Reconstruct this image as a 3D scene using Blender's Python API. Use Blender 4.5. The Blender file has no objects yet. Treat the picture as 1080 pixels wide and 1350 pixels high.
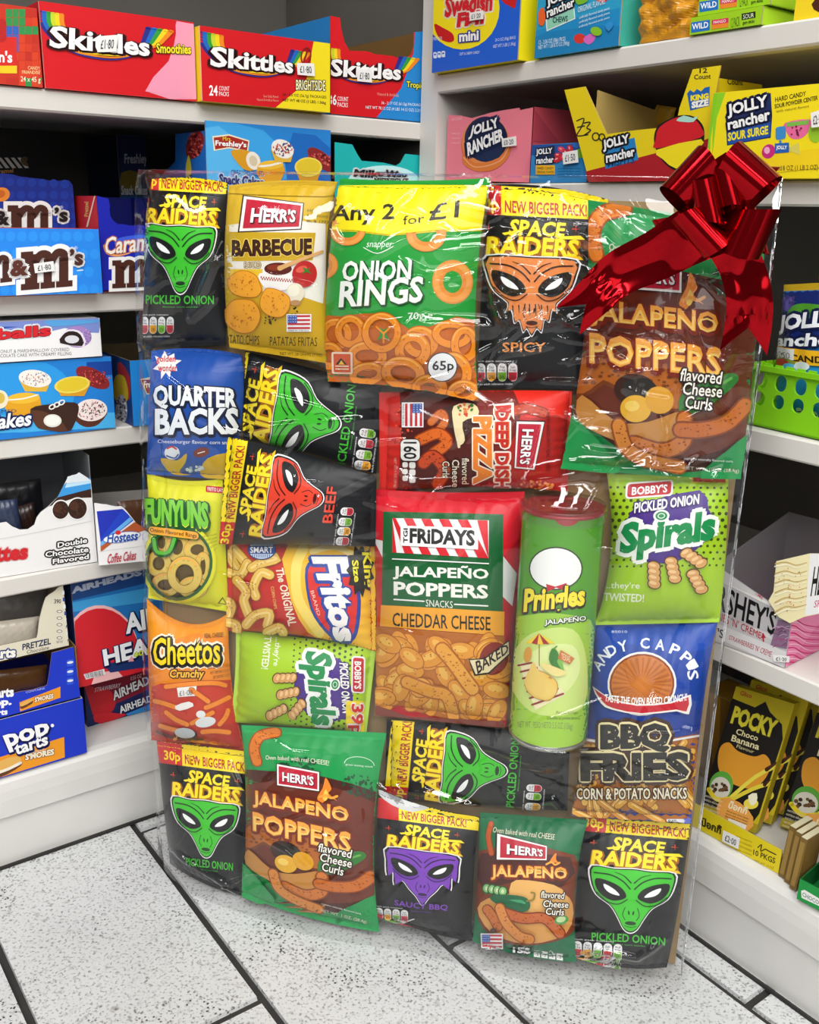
import bpy, bmesh, math, random
import numpy as np
from math import sin, cos, pi, radians
from mathutils import Vector, Matrix
from mathutils.geometry import tessellate_polygon

SC = bpy.context.scene
COL = SC.collection

# ---------------------------------------------------------------- camera
FPX, PITCH, ROLL, HCAM = 1286.0, radians(17.1), radians(1.43), 0.78
_f = np.array([0, cos(PITCH), -sin(PITCH)]); _r = np.array([1., 0, 0]); _u = np.cross(_r, _f)
CR = cos(ROLL) * _r + sin(ROLL) * _u
CU = -sin(ROLL) * _r + cos(ROLL) * _u
CF = _f
EYE = np.array([0, 0, HCAM])
cam_d = bpy.data.cameras.new('camera'); cam = bpy.data.objects.new('camera', cam_d); COL.objects.link(cam)
cam_d.sensor_fit = 'HORIZONTAL'; cam_d.sensor_width = 36.0; cam_d.lens = FPX / 1080.0 * 36.0
cam_d.clip_start = 0.02; cam_d.clip_end = 60
cam.matrix_world = Matrix(((CR[0], CU[0], -CF[0], EYE[0]), (CR[1], CU[1], -CF[1], EYE[1]), (CR[2], CU[2], -CF[2], EYE[2]), (0, 0, 0, 1)))
SC.camera = cam

# ---------------------------------------------------------------- exposure, world, ceiling lamps
SC.view_settings.view_transform = 'Standard'; SC.view_settings.look = 'None'
SC.view_settings.gamma = 1.0; SC.view_settings.use_curve_mapping = False
SC.view_settings.exposure = 0.0
wd = bpy.data.worlds.new('shop_air'); SC.world = wd; wd.use_nodes = True
wd.node_tree.nodes['Background'].inputs[0].default_value = (0.92, 0.96, 1.0, 1)
wd.node_tree.nodes['Background'].inputs[1].default_value = 0.13
ZCEIL = 2.55
def lamp(name, x, y, sx, sy, power, rz=0.0, z=ZCEIL - 0.03):
    d = bpy.data.lights.new(name, 'AREA'); d.shape = 'RECTANGLE'; d.size = sx; d.size_y = sy
    d.energy = power; d.color = (1.0, 0.995, 0.98)
    o = bpy.data.objects.new(name, d); COL.objects.link(o); o.location = (x, y, z); o.rotation_euler = (0, 0, rz)
    return o
lamp('ceiling_lamp', -0.45, -0.5, 0.28, 1.5, 28, radians(-30))
lamp('ceiling_lamp', 0.55, -0.5, 0.28, 1.5, 28, radians(-30))
lamp('ceiling_lamp', -0.5, -2.1, 0.42, 1.5, 33, radians(60))
lamp('ceiling_lamp', 0.6, -2.1, 0.42, 1.5, 33, radians(60))
lamp('ceiling_lamp', -1.9, -1.0, 0.36, 1.5, 24, radians(0))
lamp('ceiling_lamp', 1.7, -1.3, 0.36, 1.5, 24, radians(0))
lamp('ceiling_lamp', 0.05, 0.45, 0.5, 0.5, 8)
streak_light = lamp('added_streak_light', 0.2, -3.0, 2.6, 1.1, 20, z=1.75)  # unseen light panel added behind the camera to put streaks on the film
streak_light.rotation_euler = (radians(86), 0, 0)

# ---------------------------------------------------------------- projection helpers
def rays(p):
    p = np.atleast_2d(np.asarray(p, float))
    return CF + ((p[:, 0] - 540) / FPX)[:, None] * CR + ((675 - p[:, 1]) / FPX)[:, None] * CU
def proj(P):
    q = np.atleast_2d(P) - EYE; z = q @ CF
    return np.stack([540 + FPX * (q @ CR) / z, 675 - FPX * (q @ CU) / z], 1)
def on_plane(p, P0, n):
    d = rays(p); t = ((np.asarray(P0) - EYE) @ n) / (d @ n)
    return EYE + d * t[:, None]
def on_z(p, z): return on_plane(p, np.array([0, 0, z]), np.array([0, 0, 1.]))

AL = radians(53.4)
DL = np.array([sin(AL), cos(AL), 0]); DR = np.array([-cos(AL), sin(AL), 0])       # along the two shelf runs, towards the corner
NL = np.array([cos(AL), -sin(AL), 0]); NR = np.array([-sin(AL), -cos(AL), 0])     # facing out of the shelves
OL, OR = -1.101, -0.8197                                                         # shelf-front planes
WALL = {'L': (NL, OL, DL), 'R': (NR, OR, DR)}
ZUP = np.array([0, 0, 1.])
# backing board plane of the gift bundle
BA = on_z((215, 1130), 0)[0]; BB = on_z((885, 1275), 0)[0]
BX = (BB - BA) / np.linalg.norm(BB - BA)
LEAN = radians(1.2)
BN0 = np.array([BX[1], -BX[0], 0])
BY = np.array([-BN0[0] * sin(LEAN), -BN0[1] * sin(LEAN), cos(LEAN)])
BN = BN0 * cos(LEAN) + ZUP * sin(LEAN)
def bpt(p, off):
    P = on_plane(p, BA + BN * off, BN)[0]
    if P[2] < 0.005:
        P = on_z(p, 0.005)[0]
    return P
def bxy(P): return np.array([(P - BA) @ BX, (P - BA) @ BY, (P - BA) @ BN])

# ---------------------------------------------------------------- colour and materials
def lin(h):
    h = h.lstrip('#')
    if len(h) == 3: h = ''.join(c * 2 for c in h)
    v = [int(h[i:i + 2], 16) / 255 for i in (0, 2, 4)]
    return tuple(c / 12.92 if c <= 0.04045 else ((c + 0.055) / 1.055) ** 2.4 for c in v) + (1.0,)
MATS = {}
def mat(name, color=None, rough=0.5, metal=0.0, spec=0.5, bump=0.0, bscale=60.0, attr=False, coat=0.0, dirt=0.0, dscale=8.0, vor=False):
    if name in MATS: return MATS[name]
    m = bpy.data.materials.new(name); m.use_nodes = True; nt = m.node_tree
    b = nt.nodes['Principled BSDF']
    b.inputs['Roughness'].default_value = rough; b.inputs['Metallic'].default_value = metal
    b.inputs['Specular IOR Level'].default_value = spec; b.inputs['Coat Weight'].default_value = coat
    b.inputs['Coat Roughness'].default_value = 0.12
    tc = nt.nodes.new('ShaderNodeTexCoord')
    if attr:
        a = nt.nodes.new('ShaderNodeAttribute'); a.attribute_name = 'Col'; nt.links.new(a.outputs['Color'], b.inputs['Base Color'])
    else:
        c = lin(color); nz = nt.nodes.new('ShaderNodeTexNoise'); nz.inputs['Scale'].default_value = dscale; nz.inputs['Detail'].default_value = 6
        nt.links.new(tc.outputs['Object'], nz.inputs['Vector'])
        r = nt.nodes.new('ShaderNodeValToRGB'); k = 1 - dirt
        r.color_ramp.elements[0].position = 0.3; r.color_ramp.elements[0].color = (c[0] * k, c[1] * k, c[2] * k, 1)
        r.color_ramp.elements[1].position = 0.62; r.color_ramp.elements[1].color = c
        nt.links.new(nz.outputs['Fac'], r.inputs['Fac']); nt.links.new(r.outputs['Color'], b.inputs['Base Color'])
    if bump:
        n2 = nt.nodes.new('ShaderNodeTexNoise'); n2.inputs['Scale'].default_value = bscale; n2.inputs['Detail'].default_value = 3
        n2.inputs['Distortion'].default_value = 0.6
        nt.links.new(tc.outputs['Object'], n2.inputs['Vector'])
        bp = nt.nodes.new('ShaderNodeBump'); bp.inputs['Strength'].default_value = bump; bp.inputs['Distance'].default_value = 0.004
        nt.links.new(n2.outputs['Fac'], bp.inputs['Height']); nt.links.new(bp.outputs['Normal'], b.inputs['Normal'])
    MATS[name] = m
    return m
M_FILM = mat('printed_snack_film', attr=True, rough=0.36, spec=0.32, bump=0.25, bscale=38)
M_CARD = mat('printed_card', attr=True, rough=0.5, spec=0.35)
M_GLOSS = mat('printed_tube_paper', attr=True, rough=0.25, spec=0.5)
M_FOIL = mat('printed_foil', attr=True, rough=0.3, spec=0.6, bump=0.5, bscale=30)

# ---------------------------------------------------------------- scene bookkeeping
def tag(o, label=None, cat=None, group=None, kind=None):
    if label: o['label'] = label
    if cat: o['category'] = cat
    if group: o['group'] = group
    if kind: o['kind'] = kind
    return o
def empty(name, loc, label, cat, group=None):
    o = bpy.data.objects.new(name, None); COL.objects.link(o); o.empty_display_size = 0.03
    o.matrix_world = Matrix.Translation(Vector([float(v) for v in loc]))
    tag(o, label, cat, group)
    return o
class MB:
    """collects faces (with linear colours and optional normals) and links them as one mesh"""
    def __init__(s): s.v = []; s.n = []; s.c = []; s.f = []; s.k = 0; s.smooth = False
    def tris(s, P, N, col, faces):
        P = np.asarray(P, float); s.v.append(P); s.n.append(np.asarray(N, float))
        col = np.asarray(col, float)
        if col.ndim == 1: col = np.tile(col, (len(P), 1))
        s.c.append(col); s.f += [tuple(int(i) + s.k for i in f) for f in faces]; s.k += len(P)
    def quad(s, a, b, c, d, col):
        a, b, c, d = [np.asarray(q, float) for q in (a, b, c, d)]
        n = np.cross(b - a, d - a); n = n / (np.linalg.norm(n) + 1e-12)
        s.tris([a, b, c, d], [n] * 4, lin(col) if isinstance(col, str) else col, [(0, 1, 2, 3)])
    def slab(s, corners, t, col, col_in=None):
        """flat convex or concave polygon (3D, anticlockwise from the front) with thickness t behind it"""
        c = [np.asarray(q, float) for q in corners]
        n = np.zeros(3)
        for i in range(len(c)): n += np.cross(c[i] - c[0], c[(i + 1) % len(c)] - c[0])
        n /= np.linalg.norm(n)
        col = lin(col) if isinstance(col, str) else col
        ci = lin(col_in) if col_in else col
        tr = tessellate_polygon([[Vector(q) for q in c]])
        fr = np.array(c); bk = fr - n * t
        def orient(P, f, nn):
            out = []
            for a in f:
                g = np.cross(P[a[1]] - P[a[0]], P[a[2]] - P[a[0]])
                out.append(tuple(a) if g @ nn > 0 else (a[0], a[2], a[1]))
            return out
        s.tris(fr, [n] * len(c), col, orient(fr, tr, n)); s.tris(bk, [-n] * len(c), ci, orient(bk, tr, -n))
        for i in range(len(c)):
            j = (i + 1) % len(c); s.quad(fr[i], bk[i], bk[j], fr[j], ci)
    def box(s, P, X, Y, Z, col):
        P, X, Y, Z = [np.asarray(q, float) for q in (P, X, Y, Z)]
        if np.cross(X, Y) @ Z < 0: X, Y = Y, X
        q = lambda a, b, c: P + X * a + Y * b + Z * c
        for f in (((0,0,0),(0,1,0),(1,1,0),(1,0,0)), ((0,0,1),(1,0,1),(1,1,1),(0,1,1)), ((0,0,0),(1,0,0),(1,0,1),(0,0,1)),
                  ((1,0,0),(1,1,0),(1,1,1),(1,0,1)), ((1,1,0),(0,1,0),(0,1,1),(1,1,1)), ((0,1,0),(0,0,0),(0,0,1),(0,1,1))):
            s.quad(*[q(*k) for k in f], col)
    def build(s, name, material, parent=None, smooth=True):
        V = np.concatenate(s.v); N = np.concatenate(s.n); C = np.concatenate(s.c)
        me = bpy.data.meshes.new(name)
        org = np.array(parent.matrix_world.translation) if parent else np.zeros(3)
        me.from_pydata((V - org).tolist(), [], s.f)
        a = me.attributes.new('Col', 'FLOAT_COLOR', 'POINT'); a.data.foreach_set('color', np.ascontiguousarray(C, dtype=np.float32).ravel())
        if smooth == 'auto':
            me.polygons.foreach_set('use_smooth', [True] * len(me.polygons))
        elif smooth:
            me.polygons.foreach_set('use_smooth', [True] * len(me.polygons))
            me.normals_split_custom_set_from_vertices(N.tolist())
        me.materials.append(material)
        o = bpy.data.objects.new(name, me); COL.objects.link(o)
        if parent: o.parent = parent
        return o
def grid_faces(nu, nv, flip=False):
    f = []
    for j in range(nv - 1):
        for i in range(nu - 1):
            a = j * nu + i
            q = (a, a + 1, a + nu + 1, a + nu)
            f.append(q[::-1] if flip else q)
    return f

# ---------------------------------------------------------------- printing: shapes drawn in a view, then laid on a surface
_TXT = {}
def glyphs(s, bold=0.0, res=2):
    k = (s, bold, res)
    if k not in _TXT:
        c = bpy.data.curves.new('t', 'FONT'); c.body = s; c.size = 1; c.offset = bold; c.resolution_u = res; c.fill_mode = 'FRONT'
        o = bpy.data.objects.new('t', c); COL.objects.link(o)
        dg = bpy.context.evaluated_depsgraph_get(); me = bpy.data.meshes.new_from_object(o.evaluated_get(dg))
        me.calc_loop_triangles()
        V = np.array([v.co[:2] for v in me.vertices]) if len(me.vertices) else np.zeros((0, 2))
        T = np.array([t.vertices[:] for t in me.loop_triangles]) if len(me.vertices) else np.zeros((0, 3), int)
        bpy.data.objects.remove(o); bpy.data.curves.remove(c); bpy.data.meshes.remove(me)
        lo = V.min(0); hi = V.max(0); V = (V - lo) / np.maximum(hi - lo, 1e-6)
        _TXT[k] = (V, T)
    return _TXT[k]
def homog(src, dst):
    A = []; b = []
    for (x, y), (u, v) in zip(src, dst):
        A.append([x, y, 1, 0, 0, 0, -u * x, -u * y]); b.append(u); A.append([0, 0, 0, x, y, 1, -v * x, -v * y]); b.append(v)
    return np.append(np.linalg.solve(np.array(A, float), np.array(b, float)), 1).reshape(3, 3)
def happly(H, p):
    q = np.c_[p, np.ones(len(p))] @ H.T
    return q[:, :2] / q[:, 2:3]
def smooth_line(pts, n=6, closed=False):
    p = [np.array(q, float) for q in pts]; out = []; m = len(p)
    rng = range(m if closed else m - 1)
    for i in rng:
        if closed: a, b, c, d = p[i - 1], p[i], p[(i + 1) % m], p[(i + 2) % m]
        else: a, b, c, d = p[max(i - 1, 0)], p[i], p[i + 1], p[min(i + 2, m - 1)]
        for k in range(n):
            t = k / n
            out.append(0.5 * ((2 * b) + (c - a) * t + (2 * a - 5 * b + 4 * c - d) * t * t + (3 * b - a - 3 * c + d) * t ** 3))
    if not closed: out.append(p[-1])
    return np.array(out)
class Art:
    def __init__(s, view=(0, 0, 1)): s.ops = []; s.view = view; s.H = None; s.inc = 1.0
    def quad(s, W, Hh, pts):
        """draw in a W x Hh sheet whose corners (TL, TR, BR, BL) sit at pts of the current view"""
        s.H = None; dst = s.conv(np.array(pts, float)); s.H = homog([(0, 0), (W, 0), (W, Hh), (0, Hh)], dst)
    def conv(s, p):
        p = np.atleast_2d(np.asarray(p, float))
        if s.H is not None: return happly(s.H, p)
        return np.stack([s.view[0] + p[:, 0] / s.view[2], s.view[1] + p[:, 1] / s.view[2]], 1)
    def add(s, V, T, col):
        V = s.conv(V)
        if len(T): s.raw(V, np.asarray(T), col)
    def raw(s, V, T, col):
        lo, hi = V.min(0), V.max(0); lay = 0
        for o in s.ops:
            if o[3][0] < hi[0] and o[4][0] > lo[0] and o[3][1] < hi[1] and o[4][1] > lo[1]: lay = max(lay, o[5])
        s.ops.append((V, T, lin(col), lo, hi, lay + s.inc))
    def P(s, pts, col, sm=0):
        pts = smooth_line(pts, sm, True) if sm else np.asarray(pts, float)
        s.add(pts, tessellate_polygon([[Vector((q[0], q[1], 0)) for q in pts]]), col)
    def R(s, x0, y0, x1, y1, col, dy=0, sk=0): s.P([(x0 + sk, y0), (x1 + sk, y0 + dy), (x1, y1 + dy), (x0, y1)], col)
    def RR(s, x0, y0, x1, y1, r, col, dy=0, out=None):
        if out: s.RR(x0 - out[1], y0 - out[1], x1 + out[1], y1 + out[1], r + out[1], out[0], dy)
        p = []
        for cx, cy, a0 in ((x1 - r, y0 + r, -90), (x1 - r, y1 - r, 0), (x0 + r, y1 - r, 90), (x0 + r, y0 + r, 180)):
            for k in range(6):
                a = radians(a0 + 18 * k); x = cx + r * cos(a); p.append((x, cy + r * sin(a) + dy * (x - x0) / (x1 - x0)))
        s.P(p, col)
    def E(s, cx, cy, rx, ry, col, rot=0, n=28, a0=0, a1=360):
        a = np.radians(np.linspace(a0, a1, n + 1)); x = rx * np.cos(a); y = ry * np.sin(a); r = radians(rot)
        V = np.stack([cx + x * cos(r) - y * sin(r), cy + x * sin(r) + y * cos(r)], 1)
        V = np.vstack([[[cx, cy]], V]); s.add(V, [(0, i, i + 1) for i in range(1, n + 1)], col)
    def O(s, cx, cy, rx, ry, w, col, rot=0, n=30, a0=0, a1=360):
        a = np.radians(np.linspace(a0, a1, n + 1)); r = radians(rot); V = []
        for k in (0, 1):
            x = (rx - k * w) * np.cos(a); y = (ry - k * w) * np.sin(a)
            V.append(np.stack([cx + x * cos(r) - y * sin(r), cy + x * sin(r) + y * cos(r)], 1))
        V = np.vstack(V); m = n + 1
        s.add(V, [t for i in range(n) for t in ((i, i + 1, m + i + 1), (i, m + i + 1, m + i))], col)
    def L(s, pts, w, col, sm=0, w2=None):
        p = smooth_line(pts, sm) if sm else np.asarray(pts, float); V = []; T = []
        m = len(p); ws = np.linspace(w, w if w2 is None else w2, m) / 2
        d = np.gradient(p, axis=0); d /= np.linalg.norm(d, axis=1)[:, None] + 1e-9; nn = np.stack([-d[:, 1], d[:, 0]], 1)
        V = np.vstack([p + nn * ws[:, None], p - nn * ws[:, None]])
        T = [t for i in range(m - 1) for t in ((i, i + 1, m + i + 1), (i, m + i + 1, m + i))]
        k = len(V); ex = []
        for e in (0, m - 1):
            a = np.linspace(0, 2 * pi, 11)[:-1]; ex.append(p[e] + ws[e] * np.stack([np.cos(a), np.sin(a)], 1))
            T += [(k, k + i, k + i + 1) for i in range(1, 9)]; k += 10
        s.add(np.vstack([V] + ex), T, col)
    def T(s, txt, x0, y0, x1, y1, col, dy=0, it=0, out=None, rot=0, bold=0.0, arc=0, q=None, sh=None, res=2, taper=0):
        V, F = glyphs(txt, bold, res)
        if not len(V): return
        if q is None:
            if rot == 90: q = [(x1, y0), (x1, y1), (x0, y1), (x0, y0)]
            elif rot == -90: q = [(x0, y1), (x0, y0), (x1, y0), (x1, y1)]
            else: q = [(x0 + it, y0), (x1 + it, y0 + dy), (x1, y1 + dy), (x0, y1)]
        q = np.array(q, float); u = V[:, 0:1]; v = 1 - V[:, 1:2]
        if arc: v = v + arc * (2 * u - 1) ** 2
        if taper: v = 0.5 + (v - 0.5) * (1 + taper * (u - 0.5) * 2)
        X = q[0] * (1 - u) * (1 - v) + q[1] * u * (1 - v) + q[2] * u * v + q[3] * (1 - u) * v
        if out:
            for oc, w, ox, oy in ([out + (0, 0)] if len(out) == 2 else [out]):
                st = []; ft = []
                for k in range(8):
                    a = k * pi / 4; st.append(X + [ox + w * cos(a), oy + w * sin(a)]); ft.append(F + len(X) * k)
                s.add(np.vstack(st), np.vstack(ft), oc)
        s.add(X, F, col)
    def spk(s, cx, cy, rx, ry, n, size, cols, seed=1, el=1.0):
        r = random.Random(seed)
        for c in cols:
            V = []; T = []
            for i in range(n // len(cols)):
                a = r.uniform(0, 2 * pi); q = math.sqrt(r.random()); x = cx + rx * q * cos(a); y = cy + ry * q * sin(a)
                z = size * r.uniform(.5, 1.2); an = r.uniform(0, pi); k = len(V)
                for j in range(6):
                    b = j * pi / 3; px, py = z * el * cos(b), z * sin(b); V.append((x + px * cos(an) - py * sin(an), y + px * sin(an) + py * cos(an)))
                T += [(k, k + j, k + j + 1) for j in range(1, 5)]
            s.add(V, T, c)
    def curl(s, pts, w, c1, c2, seed=1, c3=None):
        """a baked puffed snack: darker rim, lighter body, toasted flecks"""
        s.L(pts, w, c2, 5); s.L(pts, w * .78, c1, 5)
        p = smooth_line(pts, 4)
        r = random.Random(seed); V = []; T = []
        for q in p[1:-1]:
            for _ in range(3):
                x, y = q + np.array([r.uniform(-.32, .32) * w, r.uniform(-.32, .32) * w]); z = w * r.uniform(.03, .09); k = len(V)
                for j in range(5):
                    b = j * 2 * pi / 5; V.append((x + z * cos(b), y + z * .7 * sin(b)))
                T += [(k, k + j, k + j + 1) for j in range(1, 4)]
        s.add(V, T, c3 or c2)
def refine(V, T, L):
    """split triangles until no edge is longer than L"""
    tri = V[T]
    for _ in range(9):
        e = np.stack([np.linalg.norm(tri[:, i] - tri[:, (i + 1) % 3], axis=1) for i in range(3)], 1)
        big = e.max(1) > L
        if not big.any(): break
        keep = tri[~big]; b = tri[big]; k = e[big].argmax(1); i = np.arange(len(b))
        a, c, d = b[i, k], b[i, (k + 1) % 3], b[i, (k + 2) % 3]; m = (a + c) / 2
        tri = np.concatenate([keep, np.stack([a, m, d], 1), np.stack([m, c, d], 1)])
    return tri
STEP = 0.0002
def lay_art(mb, art, surf, maxpx, clip, step=STEP):
    """put the drawn shapes on a surface; clip = (s0, s1, t0, t1)"""
    if not art.ops: return
    if getattr(art, 'on', None) is not surf:
        art.on = surf; art.flatpts = []; allp = []
        for V, T, col, lo, hi, lay in art.ops:
            tri = refine(V, T, maxpx) if maxpx else V[T]
            uq, inv = np.unique(np.round(tri.reshape(-1, 2), 3), axis=0, return_inverse=True)
            art.flatpts.append((len(uq), inv.reshape(-1, 3))); allp.append(uq)
        art.st = surf.inv(np.concatenate(allp))
    k0 = 0
    for (V, T, col, lo, hi, lay), (nu_, tf) in zip(art.ops, art.flatpts):
        st = art.st[k0:k0 + nu_]; k0 += nu_
        cen = st[tf].mean(1)
        s0, s1, t0, t1 = clip
        ok = (cen[:, 0] > s0) & (cen[:, 0] < s1) & (cen[:, 1] > t0) & (cen[:, 1] < t1)
        tf = tf[ok]
        if not len(tf): continue
        st = np.stack([np.clip(st[:, 0], s0, s1), np.clip(st[:, 1], t0, t1)], 1)
        P, N = surf.PN(st)
        used, tf2 = np.unique(tf, return_inverse=True); tf2 = tf2.reshape(-1, 3)
        P = P[used]; N = N[used]; D = N if surf.flat else N * .5 + BN; D = D / np.linalg.norm(D, axis=1)[:, None]; Q = P + D * (step * lay)
        g = np.cross(P[tf2[:, 1]] - P[tf2[:, 0]], P[tf2[:, 2]] - P[tf2[:, 0]])
        fl = (g * N[tf2[:, 0]]).sum(1) < 0
        tf2[fl] = tf2[fl][:, ::-1]
        mb.tris(Q, N, col, tf2.tolist())
class Flat:
    """a flat face; s runs along U, t runs down from the top"""
    flat = True
    def __init__(s, P0, U, V): s.P0 = np.asarray(P0, float); s.U = U; s.V = V; n = np.cross(U, V); s.n = n / np.linalg.norm(n)
    def inv(s, px):
        q = on_plane(px, s.P0, s.n) - s.P0
        G = np.array([[s.U @ s.U, s.U @ s.V], [s.U @ s.V, s.V @ s.V]]); b = np.stack([q @ s.U, q @ s.V], 1)
        st = b @ np.linalg.inv(G).T; st[:, 1] = 1 - st[:, 1]; return st
    def PN(s, st): return s.P0 + st[:, 0:1] * s.U + (1 - st[:, 1:2]) * s.V, np.tile(s.n, (len(st), 1))

# ================================================================ the room
M_WHITE = mat('white_shelf_laminate', '#dad6cf', rough=0.38, spec=0.4, dirt=0.06, dscale=5)
M_PLINTH = mat('scuffed_white_plinth', '#dcdad5', rough=0.42, spec=0.35, dirt=0.1, dscale=9)
M_BACK = mat('dark_shelf_back', '#5f5b55', rough=0.6, dirt=0.1)
M_WALL = mat('grey_wall_paint', '#77726c', rough=0.8, dirt=0.08)
M_CEIL = mat('grey_ceiling_tile', '#8f8f8c', rough=0.8, dirt=0.04)
M_GROUT = mat('dark_grout', '#2e2c2a', rough=0.85, dirt=0.4, dscale=30)

def tile_material():
    m = bpy.data.materials.new('speckled_grey_tile'); m.use_nodes = True; nt = m.node_tree; b = nt.nodes['Principled BSDF']
    b.inputs['Roughness'].default_value = 0.42; b.inputs['Specular IOR Level'].default_value = 0.4
    tc = nt.nodes.new('ShaderNodeTexCoord'); N = nt.nodes.new; K = nt.links.new
    def noise(sc, det=4):
        n = N('ShaderNodeTexNoise'); n.inputs['Scale'].default_value = sc; n.inputs['Detail'].default_value = det
        K(tc.outputs['Object'], n.inputs['Vector']); return n.outputs['Fac']
    def ramp(src, p0, c0, p1, c1):
        r = N('ShaderNodeValToRGB'); r.color_ramp.elements[0].position = p0; r.color_ramp.elements[0].color = c0
        r.color_ramp.elements[1].position = p1; r.color_ramp.elements[1].color = c1; K(src, r.inputs['Fac']); return r.outputs['Color']
    def mul(a, c):
        x = N('ShaderNodeMix'); x.data_type = 'RGBA'; x.blend_type = 'MULTIPLY'; x.inputs[0].default_value = 1
        K(a, x.inputs[6]); K(c, x.inputs[7]); return x.outputs[2]
    base = ramp(noise(6, 5), 0.3, lin('#c2c3c3'), 0.7, lin('#d0d1d1'))
    v = N('ShaderNodeTexVoronoi'); v.inputs['Scale'].default_value = 210; K(tc.outputs['Object'], v.inputs['Vector'])
    sp = ramp(v.outputs['Distance'], 0.18, (0.04, 0.04, 0.04, 1), 0.32, (1, 1, 1, 1))
    dens = ramp(noise(11, 5), 0.47, (1, 1, 1, 1), 0.62, (0, 0, 0, 1))
    x = N('ShaderNodeMix'); x.data_type = 'RGBA'; x.blend_type = 'LIGHTEN'; x.inputs[0].default_value = 1; K(sp, x.inputs[6]); K(dens, x.inputs[7])
    fine = ramp(noise(300, 2), 0.32, (0.42, 0.41, 0.40, 1), 0.45, (1, 1, 1, 1))
    mid = ramp(noise(110, 3), 0.26, (0.6, 0.59, 0.58, 1), 0.42, (1, 1, 1, 1))
    K(mul(mul(mul(base, x.outputs[2]), fine), mid), b.inputs['Base Color'])
    bp = N('ShaderNodeBump'); bp.inputs['Strength'].default_value = 0.12; bp.inputs['Distance'].default_value = 0.002
    K(noise(160, 3), bp.inputs['Height']); K(bp.outputs['Normal'], b.inputs['Normal'])
    return m
M_TILE = tile_material()
W0 = lin('#ffffff')
def ld(a, b, z=0.0): return DL * a + DR * b + ZUP * z          # a along DL, b along DR

fl = MB()
fl.box(ld(-2.2, -1.6, -0.02), DL * 3.4, DR * 3.4, ZUP * 0.0155, W0)
flo = fl.build('floor', M_GROUT, None, False); tag(flo, kind='structure')
tl = MB(); rows = {0: 0.737, 1: 1.078, 2: 0.687, 3: 0.443}
G = 0.0042
for k in range(-8, 5):
    a0 = 0.171 + 0.2035 * k + G; a1 = 0.171 + 0.2035 * (k + 1) - G
    off = rows.get(k, (k * 0.237) % 0.61)
    for j in range(-4, 4):
        b0 = off + 0.61 * j + G; b1 = off + 0.61 * (j + 1) - G
        P = [ld(a0, b0, -0.001), ld(a1, b0, -0.001), ld(a1, b1, -0.001), ld(a0, b1, -0.001)]
        c = sum(P) / 4; top = [q + (c - q) / np.linalg.norm(c - q) * 0.0015 + ZUP * 0.001 for q in P]
        tl.quad(*top, W0)
        for i in range(4): tl.quad(P[i] - ZUP * 0.004, P[(i + 1) % 4] - ZUP * 0.004, top[(i + 1) % 4], top[i], W0)
tlo = tl.build('floor_tiles', M_TILE, None, False); tag(tlo, kind='structure')

def wallslab(name, P, X, Y, Z, m):
    b = MB(); b.box(P, X, Y, Z, W0); o = b.build(name, m, None, False); tag(o, kind='structure'); return o
wallslab('wall_left', ld(-2.2, 1.505, 0), DL * 3.6, DR * 0.06, ZUP * ZCEIL, M_WALL)
wallslab('wall_right', ld(1.225, -1.6, 0), DL * 0.06, DR * 3.1, ZUP * ZCEIL, M_WALL)
wallslab('ceiling', ld(-2.6, -2.6, ZCEIL), DL * 4.0, DR * 4.2, ZUP * 0.05, M_CEIL)

# ---------------------------------------------------------------- shelving
ZL = dict(base=0.12, s2=0.371, s3=0.531, mm=0.686, top=0.892, high=1.42)
ZR = dict(base=0.123, r4=0.358, r3=0.587, r2=0.815, top=0.947, high=1.42)
def board(unit, P, X, Dn, z, th=0.022):
    """shelf: P is the front left end, X along, Dn into the shelf; rounded front lip hanging a little below"""
    b = MB(); prof = [(0.002, 0), (0, -0.002), (0, -th + 0.002), (0.002, -th), (0.016, -th), (0.016, -0.016), (0.37, -0.016), (0.37, 0)]
    L = [P + Dn * q[0] + ZUP * (z + q[1]) for q in prof]; R = [q + X for q in L]
    for i in range(len(prof)):
        j = (i + 1) % len(prof); b.quad(L[i], L[j], R[j], R[i], W0)
    b.slab(L[:5] + [L[5]], 0.0005, W0); b.slab([L[5], L[6], L[7], L[0]], 0.0005, W0)
    b.slab(R[:6], 0.0005, W0); b.slab([R[5], R[6], R[7], R[0]], 0.0005, W0)
    o = b.build('shelf', M_WHITE, unit, False)
    return o
def plinth(unit, P, X, Dn, ztop):
    b = MB(); prof = [(0.37, 0.0), (0.37, ztop), (0.016, ztop), (0.008, ztop - 0.002), (0.003, ztop - 0.008), (0.001, ztop - 0.018), (0.0, ztop - 0.03), (0.0, ztop - 0.052), (0.004, ztop - 0.055), (0.004, 0.0)]
    L = [P + Dn * q[0] + ZUP * q[1] for q in prof]; R = [q + X for q in L]
    for i in range(len(prof) - 1): b.quad(R[i], R[i + 1], L[i + 1], L[i], W0)
    return b.build('plinth', M_PLINTH, unit, False)
def seal_strip(unit, P, X, Dn):
    b = MB(); b.box(P + Dn * 0.0005 , X, Dn * 0.003, ZUP * 0.004, W0); return b.build('floor_gap', M_GROUT, unit, False)

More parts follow.
